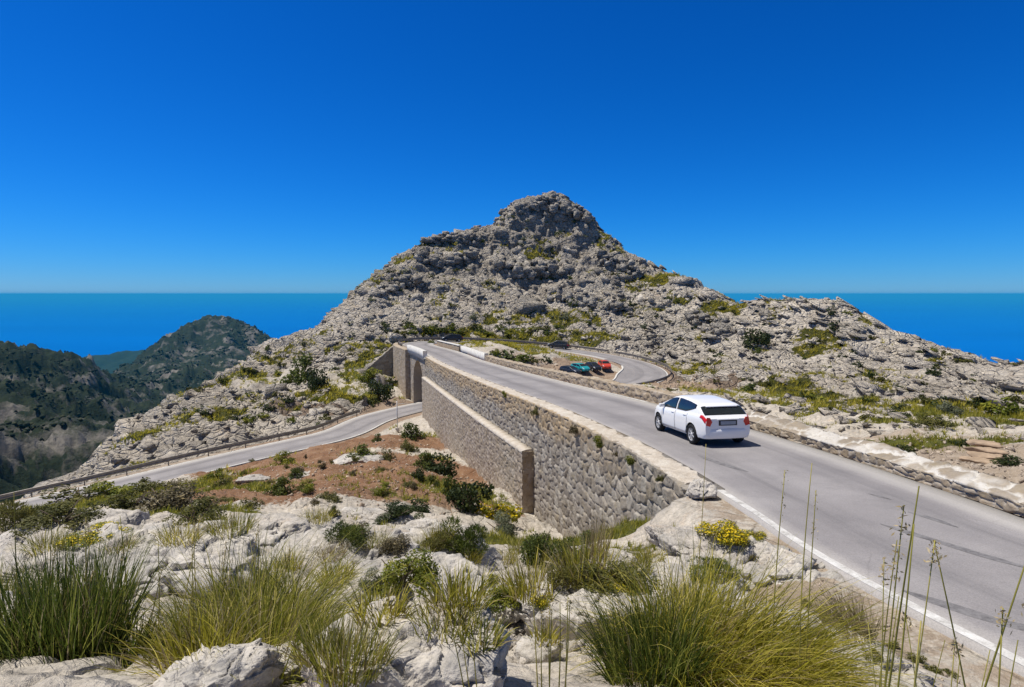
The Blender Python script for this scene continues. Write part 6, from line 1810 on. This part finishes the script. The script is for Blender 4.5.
for k in range(26):
    px = 402 + k * 6.4 + random.uniform(-3, 3); py = 335.5 + random.uniform(-6, 0.5)
    shrub(px, py, random.uniform(9, 19), random.uniform(4.5, 8), random.choice(['lime', 'olive', 'yellow', 'lime', 'green']), 'low yellow-green bush in the strip behind the bend', 0, 'bushes in the strip behind the bend', dmin=100, parts=False)
def scatter_shrubs(n, x0, x1, y0, y1, kinds, wmin, wmax, label, group, seed, dmin=55):
    random.seed(seed); k = 0; tries = 0
    while k < n and tries < n * 30:
        tries += 1
        px, py = random.uniform(x0, x1), random.uniform(y0, y1)
        g = hit(px, py, dmin)
        if g.y > 240 or math.hypot(g.x, g.y) > 210: continue
        lat_, _, _, dist_ = road_query(np.array([g.x]), np.array([g.y]), 0, len(ROAD), 3)
        if dist_[0] < HW + 2.2: continue
        nz = fbm(np.array([[g.x / 9, g.y / 9, 3.0]], np.float32), 3)[0]
        if nz < -0.05 and random.random() < 0.75: continue
        d = math.hypot(g.x, g.y); w = random.uniform(wmin, wmax) * random.uniform(0.6, 1.0)
        put_shrub(g - Vector((0, 0, 0.1)), w, w * random.uniform(0.4, 0.75), random.choice(kinds), 0, label, 'shrub', group, parts=False); k += 1
scatter_shrubs(85, 360, 690, 200, 330, ['olive', 'dark', 'green', 'grey'], 1.2, 3.2, 'small shrub rooted among the crags of the central peak', 'shrubs on the central peak', 31, 110)
scatter_shrubs(95, 640, 1024, 300, 420, ['olive', 'dark', 'lime', 'green', 'olive'], 0.9, 2.6, 'small shrub among the pale slabs of the right hill', 'shrubs on the right hill', 32, 40)
scatter_shrubs(70, 110, 400, 320, 430, ['olive', 'dark', 'green', 'lime'], 0.9, 2.6, 'small shrub among the crags left of the bend', 'shrubs on the left slope', 33, 70)

# ------------------------------------------------------------------ grass
def blades(name, seed, n, r0, L, mat, lean=(0, 0), spread=0.55, droop=0.8, width=0.007, seg=6, ell=1.0, tintpow=1.0):
    """a tussock: curved tapering blades from a crowded base"""
    r = np.random.RandomState(seed)
    a = r.rand(n) * 2 * math.pi; q = r0 * np.sqrt(r.rand(n))
    base = np.stack([np.cos(a) * q, np.sin(a) * q * ell, -0.03 - 0.0 * q], 1)
    out = np.stack([np.cos(a), np.sin(a), 0 * a], 1) * (0.25 + q / r0)[:, None] * spread * r.uniform(0.1, 1.5, n)[:, None] + r.normal(size=(n, 3)) * 0.26
    out[:, 0] += lean[0]; out[:, 1] += lean[1]; out[:, 2] = 0
    ln = L * r.uniform(0.45, 1.1, n)
    dr = droop * r.uniform(0.2, 1.9, n)
    V = np.empty((n, seg + 1, 2, 3)); pos_ = base.copy()
    d = out * 0.55 + np.array([0, 0, 1.0]); d /= np.linalg.norm(d, axis=1)[:, None]
    side = np.cross(d, r.normal(size=(n, 3))); side /= np.linalg.norm(side, axis=1)[:, None]
    wd = width * r.uniform(0.6, 1.3, n)
    for k in range(seg + 1):
        f = k / seg
        w_ = wd * (1 - f ** 1.7) + 0.0006
        V[:, k, 0] = pos_ - side * w_[:, None] * 0.5; V[:, k, 1] = pos_ + side * w_[:, None] * 0.5
        d = d + (out * 0.55 + np.array([0, 0, -0.62])) * (dr * (0.35 + f) / seg)[:, None]
        d /= np.linalg.norm(d, axis=1)[:, None]
        pos_ = pos_ + d * (ln / seg)[:, None]
    idx = np.arange(n * (seg + 1) * 2).reshape(n, seg + 1, 2)
    Fc = np.stack([idx[:, :-1, 0], idx[:, :-1, 1], idx[:, 1:, 1], idx[:, 1:, 0]], -1).reshape(-1, 4)
    tint = np.clip(r.rand(n) ** tintpow, 0, 1)
    tt = np.repeat(tint, (seg + 1) * 2)
    return mesh_np(name, V.reshape(-1, 3), Fc, mat, attrs={'tint': tt})
def tussock(px, py, n, r0, L, mat, label, seed, d=None, lean=(0, 0), spread=0.55, droop=0.8, width=0.007, ell=1.0, dry=0.25, group=None, stalks=0):
    g = hit(px, py) if d is None else Vector((ray(px, py)[0] * d, d, ground_at(ray(px, py)[0] * d, d)))
    root = empty('grass_tussock', g)
    o = blades('blades', seed, int(n * (1 - dry)), r0, L, GM[mat], lean, spread, droop, width, 6, ell, 1.3); o.parent = root
    if dry > 0:
        o = blades('dry_blades', seed + 50, int(n * dry), r0 * 0.95, L * 0.95, GM['dry'], (lean[0] * 1.2, lean[1] * 1.2), spread * 1.15, droop * 1.1, width * 0.8, 6, ell); o.parent = root
    return tag(root, label, 'grass', group)
tussock(70, 690, 1500, 0.27, 0.64, 'deep', 'tall dark green upright tussock at the lower left', 1, 3.15, (0.03, 0), 0.32, 0.5, 0.008, dry=0.16)
tussock(8, 690, 600, 0.20, 0.50, 'deep', 'dark green tussock at the bottom left corner', 2, 3.0, (-0.1, 0), 0.5, 0.8, 0.008, dry=0.22)
tussock(128, 690, 420, 0.18, 0.34, 'deep', 'low dark green tussock right of the tall upright one', 3, 3.1, (0.2, -.05), 0.6, 1.0, 0.008, dry=0.15)
tussock(250, 640, 2800, 0.42, 0.90, 'mid', 'big drooping green and gold tussock at the left centre', 4, 3.9, (0.12, -0.2), 0.85, 2.5, 0.0075, dry=0.22)
tussock(232, 600, 900, 0.25, 0.52, 'deep', 'dark green tussock rising behind the big drooping one', 5, 4.9, (0, 0), 0.5, 0.8, 0.008, dry=0.2)
tussock(268, 672, 900, 0.3, 0.55, 'mid', 'low sprawling part-green tussock below the big drooping one', 6, 3.2, (0.25, -0.15), 0.7, 1.3, 0.007, dry=0.22)
tussock(195, 690, 500, 0.2, 0.40, 'gold', 'gold-tinged tussock at the bottom between the two big ones', 14, 2.95, (-0.1, -.1), 0.7, 1.2, 0.007, dry=0.3)
tussock(-5, 615, 800, 0.30, 0.60, 'mid', 'green tussock cut by the left edge of the picture', 7, 5.2, (0.15, 0), 0.6, 1.0, 0.008, dry=0.15)
tussock(350, 668, 420, 0.15, 0.27, 'mid', 'small wispy grass tuft beside the big white rock', 8, None, (0.15, 0), 0.6, 0.8, 0.005, dry=0.25)
tussock(322, 652, 300, 0.12, 0.22, 'mid', 'thin low grass tuft left of the small wispy tuft', 18, None, (-0.1, 0), 0.5, 0.8, 0.005, dry=0.3)
tussock(720, 668, 4600, 0.50, 1.0, 'gold', 'huge golden green tussock at the lower right of centre', 9, 3.75, (0.45, -0.22), 0.95, 3.0, 0.0075, 0.8, dry=0.2)
tussock(650, 676, 1100, 0.26, 0.55, 'deep', 'fresh green left side of the golden mound, a separate tussock', 10, 3.5, (-0.1, 0), 0.55, 0.8, 0.0075, dry=0.08)
tussock(795, 690, 800, 0.3, 0.5, 'gold', 'golden grass right of the huge tussock by the grey slab', 11, 3.4, (0.4, -0.1), 0.8, 1.3, 0.007, dry=0.35)
tussock(690, 606, 520, 0.24, 0.34, 'gold', 'straw-tinged grass behind the huge golden tussock', 12, None, (0.1, 0), 0.6, 0.8, 0.006, dry=0.45)
tussock(849, 628, 420, 0.22, 0.42, 'dry', 'pale dry tuft bent over beside the road edge', 13, None, (-0.55, 0.1), 0.5, 0.9, 0.006, dry=0.4)
tussock(446, 622, 300, 0.16, 0.18, 'mid', 'small green grass tuft on the white slabs in the middle', 15, None, (0.1, 0), 0.6, 0.9, 0.006, dry=0.3)
tussock(262, 588, 420, 0.24, 0.40, 'gold', 'yellowish tuft at the back of the big drooping tussock', 16, None, (0.1, 0), 0.6, 0.9, 0.006, dry=0.4)
tussock(330, 556, 260, 0.22, 0.30, 'dry', 'straw coloured tuft on the large sloping slab', 17, None, (0.1, 0), 0.6, 0.9, 0.007, dry=0.4)
tussock(588, 576, 380, 0.32, 0.40, 'gold', 'golden tuft between bushes at the wall foot', 19, None, (0, 0), 0.5, 0.6, 0.010, dry=0.4)
tussock(598, 556, 160, 0.2, 1.15, 'dry', 'tall straw plume in front of the retaining wall', 20, None, (0.02, 0), 0.14, 0.12, 0.010, dry=0.5)
tussock(532, 588, 360, 0.3, 0.34, 'gold', 'golden green tuft left behind the tall white block', 22, None, (0, 0), 0.6, 0.8, 0.010, dry=0.3)

for px, n_, L_, le, sd_ in ((885, 26, 0.75, 0.25, 301), (930, 22, 0.7, -0.2, 302), (985, 26, 0.7, 0.3, 303)):
    d_ = 1.55; x_, y_ = ray(px, 690)[0] * d_, d_
    root = empty('grass_tussock', (x_, y_, ground_at(x_, y_)))
    o = blades('blades', sd_, n_, 0.10, L_ * 1.15, GM['gold'], (le, 0.1), 0.35, 0.5, 0.006, 8); o.parent = root
    tag(root, {301: 'sparse grass blades at the base of the stalks beside the edge line', 302: 'sparse grass blades in the middle of the stalks at the lower right', 303: 'sparse grass blades at the lower right corner'}[sd_], 'grass')

random.seed(91)
for k_ in range(26):
    px, py = random.uniform(225, 415), random.uniform(452, 505)
    g_ = hit(px, py, 20)
    if road_query(np.array([g_.x]), np.array([g_.y]), 0, len(ROAD), 3)[3][0] < HW + 1.2: continue
    put_shrub(hit(px, py, 20) - Vector((0, 0, 0.03)), random.uniform(0.35, 0.9), random.uniform(0.2, 0.5), random.choice(['olive', 'brown', 'lime', 'spiky', 'olive']), 1, 'small dry tuft scattered over the red soil', 'tuft', 'small tufts on the red soil', name='tuft', parts=False)
for k_, (px, py) in enumerate([(752, 558), (775, 580), (790, 598), (806, 606), (824, 618), (838, 602), (862, 634), (880, 628), (893, 648), (915, 662), (932, 672), (948, 676), (745, 545), (870, 655), (818, 634)]):
    g_ = hit(px, py); put_shrub(g_ - Vector((0, 0, 0.02)), random.uniform(0.16, 0.34), random.uniform(0.08, 0.2), random.choice(['olive', 'lime', 'mat', 'spiky', 'brown']), 1, 'tiny plant on the stony verge between the grey rocks and the white edge line', 'tuft', 'tiny plants on the road verge', name='tuft', parts=False)

# plants rooted in the face of the tall wall
random.seed(77)
for k_, (px, py, w_, kd) in enumerate([(536, 413, 12, 'olive'), (576, 431, 14, 'brown'), (601, 446, 18, 'lime'), (617, 453, 9, 'brown'), (632, 463, 15, 'lime'), (660, 478, 10, 'olive'), (505, 396, 9, 'lime')]):
    best = min(np.arange(I_W0, I_J0, 0.25), key=lambda f: abs(proj(tuple(road_pt(np.array([f]), -WOFF - 0.05)[0][0]))[0] - px))
    p_, n_ = road_pt(np.array([best]), -WOFF - 0.06); p_ = p_[0]; z_ = ray(px, py)[1] * p_[1]
    put_shrub((p_[0], p_[1], z_ - 0.1), w_ * p_[1] / F, w_ * 0.8 * p_[1] / F, kd, 1, 'small plant rooted in the face of the tall retaining wall', 'plant', 'plants growing out of the tall wall', name='wall_plant', parts=False)

for k_, (px, py, n_, r_, L_, m_) in enumerate([(335, 578, 240, .16, .24, 'gold'), (425, 550, 260, .22, .34, 'mid'), (470, 560, 260, .22, .32, 'gold'), (520, 553, 320, .26, .40, 'mid'), (556, 560, 300, .24, .36, 'gold'), (640, 568, 260, .2, .28, 'mid'),
        (290, 565, 280, .22, .30, 'gold'), (180, 540, 300, .26, .34, 'gold'), (120, 548, 240, .2, .26, 'mid'), (50, 548, 300, .26, .34, 'mid'), (232, 530, 320, .3, .40, 'mid'), (318, 520, 300, .3, .40, 'gold'), (375, 545, 260, .24, .30, 'mid'),
        (460, 600, 240, .16, .22, 'gold'), (380, 612, 220, .14, .18, 'gold'), (545, 640, 160, .1, .16, 'gold'), (480, 640, 160, .1, .15, 'mid'), (650, 560, 240, .22, .28, 'gold'), (440, 540, 300, .25, .38, 'gold'), (505, 560, 240, .2, .3, 'gold')]):
    tussock(px, py, n_, r_, L_, m_, 'low yellow-green grass tuft growing in a crack between the pale near rocks', 500 + k_, None, (0.05, 0), 0.6, 1.2, 0.008, dry=0.25, group='grass tufts among the pale near rocks')

# worn stone steps beside the path
g_ = hit(985, 463, 10); st_ = empty('stone_steps', g_)
tag(st_, 'worn tan stone steps climbing from the path at the right', 'steps')
up_ = Vector((g_.x, g_.y, 0)).normalized()
for k_ in range(4):
    p_ = up_ * (0.42 * k_); zz_ = max(ground_at(g_.x + p_.x, g_.y + p_.y) - g_.z, 0.15 * k_)
    V, f = boulder_mesh(400 + k_, (0.72 - 0.04 * k_, 0.30, 0.15), 4, 0.75, 0.05, 0.5)
    o = mesh_np('step', V, f, M_STONE_STEP, st_)
    o.location = (p_.x + 0.05 * (k_ % 2), p_.y, zz_ + 0.02); o.rotation_euler = (0, 0, math.atan2(up_.y, up_.x) - math.pi / 2 + 0.08 * (k_ % 3 - 1))

# single stalks: from the ground to a chosen height, with a seed head
def stalk(px, py, tx, ty, d, label, group, head=0.16, rad=0.0026, bend=0.04, lean_d=0.0, seed=0, low=None):
    r = random.Random(seed)
    x0, y0 = ray(px, py)[0] * d, d
    p0 = Vector((x0, y0, ground_at(x0, y0) - 0.03)); p1 = Vector(P(tx, ty, d + lean_d))
    root = empty('grass_stalk', p0)
    pts = []
    sidev = Vector((r.uniform(-1, 1), r.uniform(-.3, .3), 0)) * bend
    for k in range(9):
        f = k / 8; pts.append((p1 - p0) * f + sidev * math.sin(math.pi * f) * (p1 - p0).length)
    b = MB(); b.tube(pts, [1.5 * rad * (1 - 0.6 * k / 8) for k in range(9)], 5)
    o = b.build('culm', M_CULM, root, True)
    o.data.attributes.new('tint', 'FLOAT', 'POINT').data.foreach_set('value', np.full(len(o.data.vertices), r.random(), np.float32))
    if head > 0:
        m = 34; L = (p1 - p0).length; rs_ = np.random.RandomState(seed + 5)
        f = rs_.uniform(1 - head / L, 1.0, m); dirn = np.array((p1 - p0).normalized()); tip = np.array(p1 - p0)
        q = dirn[None] * (L * f)[:, None] + rs_.normal(size=(m, 3)) * (0.005 + 0.007 * (1 - f) / max(1e-3, head / L))[:, None]
        a = rs_.normal(size=(m, 3)) * 0.5 + np.array([0, 0, -0.5]) + dirn * 0.6; a /= np.linalg.norm(a, axis=1)[:, None]
        bb = np.cross(a, rs_.normal(size=(m, 3))); bb /= np.linalg.norm(bb, axis=1)[:, None]
        l = rs_.uniform(0.010, 0.022, m)[:, None]; w_ = 0.0028
        v = np.stack([q - a * l * .5, q + bb * w_, q + a * l * .5, q - bb * w_], 1)
        mesh_np('seed_head', v.reshape(-1, 3), np.arange(m * 4).reshape(m, 4), M_SEED, root, smooth=False, attrs={'tint': np.repeat(rs_.rand(m), 4)})
    return tag(root, label, 'grass stalk', group)
GR = 'tall grass stalks by the road at lower right'
for k, (bx, tx, ty, d, hd_, rad) in enumerate([(866, 919, 486, 1.55, 0.0, .0030), (872, 904, 505, 1.6, 0.10, .0024), (862, 914, 524, 1.5, 0.0, .0028), (893, 897, 540, 1.7, 0.12, .0022), (905, 921, 621, 1.5, 0.0, .0030),
        (915, 1026, 562, 1.55, 0.0, .0032), (968, 1003, 608, 1.5, 0.05, .0028), (985, 1040, 618, 1.5, 0.0, .0028), (880, 935, 540, 1.65, 0.09, .0024), (1002, 1018, 640, 1.6, 0.0, .0022), (940, 955, 640, 1.6, .04, .002), (870, 899, 596, 1.45, 0, .0018), (890, 868, 622, 1.5, 0, .0016), (925, 990, 650, 1.5, 0, .0018), (950, 905, 612, 1.55, 0.05, .0018), (985, 960, 655, 1.45, 0, .0016), (1010, 1030, 590, 1.6, 0.06, .002), (900, 945, 640, 1.5, 0, .0015), (878, 884, 560, 1.65, 0.08, .002)]):
    stalk(bx, 720, tx, ty, d, 'green-gold grass stalk rising before the road at the lower right', GR, hd_, rad, 0.03, 0, 40 + k)
stalk(1035, 690, 934, 541, 1.7, 'long stalk leaning left across the road with a tangled seed head', None, 0.07, .0028, 0.02, 0, 77)
for k, (bx, by, tx, ty, d, hd_) in enumerate([(772, 640, 785, 470, 3.6, 0.34), (802, 650, 812, 463, 3.3, 0.0), (806, 655, 816, 490, 3.4, 0.3), (748, 640, 742, 560, 3.8, 0.0), (757, 640, 768, 585, 3.8, 0.0), (690, 610, 706, 444, 5.0, 0.0), (668, 640, 664, 556, 4.4, 0.1)]):
    stalk(bx, by, tx, ty, d, 'slender stalk standing up from the golden tussock', 'slender stalks out of the golden tussock', hd_, .0036, 0.02, 0, 90 + k)
for k in range(7):
    stalk(540 + k * 4, 700, 532 + k * 6 + (k % 3) * 4, 575 + (k * 37) % 40, 2.6, 'thin green stalk in the clump before the tall white block', 'thin stalks before the tall white block', 0.05 if k % 2 else 0, .0028, 0.015, 0, 120 + k)
for k in range(3):
    stalk(470 + k * 5, 700, 448 + k * 12, 612 + k * 14, 2.6, 'thin stalk right of the big white rock at the bottom', 'thin stalks by the bottom rock', 0.0, .0026, 0.02, 0, 140 + k)
for k in range(16):
    bx = 28 + k * 13; stalk(bx, 690, bx - 14 + (k * 29) % 46, 492 + (k * 53) % 80, 3.1 + 0.05 * (k % 5), 'dry-headed stalk rising from the dark tussocks at the left', 'stalks out of the left tussocks', 0.10 if k % 2 else 0.0, .0028, 0.02, 0, 160 + k)
for k in range(7):
    bx = 200 + k * 14; stalk(bx, 640, bx - 6 + (k * 17) % 30, 520 + (k * 31) % 40, 4.1, 'thin stalk rising from the big drooping tussock', 'stalks out of the drooping tussock', 0.1, .003, 0.02, 0, 190 + k)

# short grass in patches: nobody could count it
def grass_cover(name, n, rmin, rmax, hfun, mats_label, seed, gthr=0.35, mat='mid'):
    r = np.random.RandomState(seed)
    cs = np.where((TR > rmin) & (TR < rmax) & (gm > gthr) & (NEAR > HW + 0.9) & (np.abs(TH.ravel()) < R(50)))[0]
    w = TR[cs] * np.gradient(rr)[cs // NTH] * np.gradient(th)[cs % NTH] * (gm[cs] - gthr + 0.1) * TR[cs] ** -0.6
    k = r.choice(cs, n, p=w / w.sum()); nb = 7
    step = np.gradient(rr)[k // NTH]
    c = PT2[k] + np.stack([r.normal(size=n) * step * .5, r.normal(size=n) * step * .5, np.zeros(n)], 1)
    h = hfun(TR[k]) * r.uniform(0.5, 1.3, n)
    a = r.rand(n, nb) * 2 * math.pi; o = np.stack([np.cos(a), np.sin(a), 0 * a], -1)
    base = c[:, None] + o * (h * 0.22)[:, None, None] * r.rand(n, nb, 1)
    tip = base + o * (h[:, None] * r.uniform(0.2, 0.7, (n, nb)))[..., None] + np.array([0, 0, 1.0]) * (h[:, None] * r.uniform(0.5, 1.0, (n, nb)))[..., None]
    sd = np.stack([-np.sin(a), np.cos(a), 0 * a], -1) * (h * 0.075)[:, None, None]
    base[..., 2] -= 0.04
    V = np.stack([base - sd, base + sd, tip], 2).reshape(-1, 3)
    tint = np.repeat(np.clip(np.repeat(r.rand(n), nb) * 0.6 + r.rand(n * nb) * 0.4, 0, 1), 3)
    return tag(mesh_np(name, V, np.arange(len(V)).reshape(-1, 3), GM[mat], smooth=False, attrs={'tint': tint}), mats_label, 'grass', kind='stuff')
grass_cover('grass', 18000, 50, 205, lambda d: 0.30 + d * 0.0022, 'yellow-green grass in patches over the hillsides', 61, 0.32, 'gold')
grass_cover('grass', 16000, 12, 55, lambda d: 0.11 + d * 0.0042, 'short green grass between the near rocks and round the red soil', 62, 0.22, 'mid')
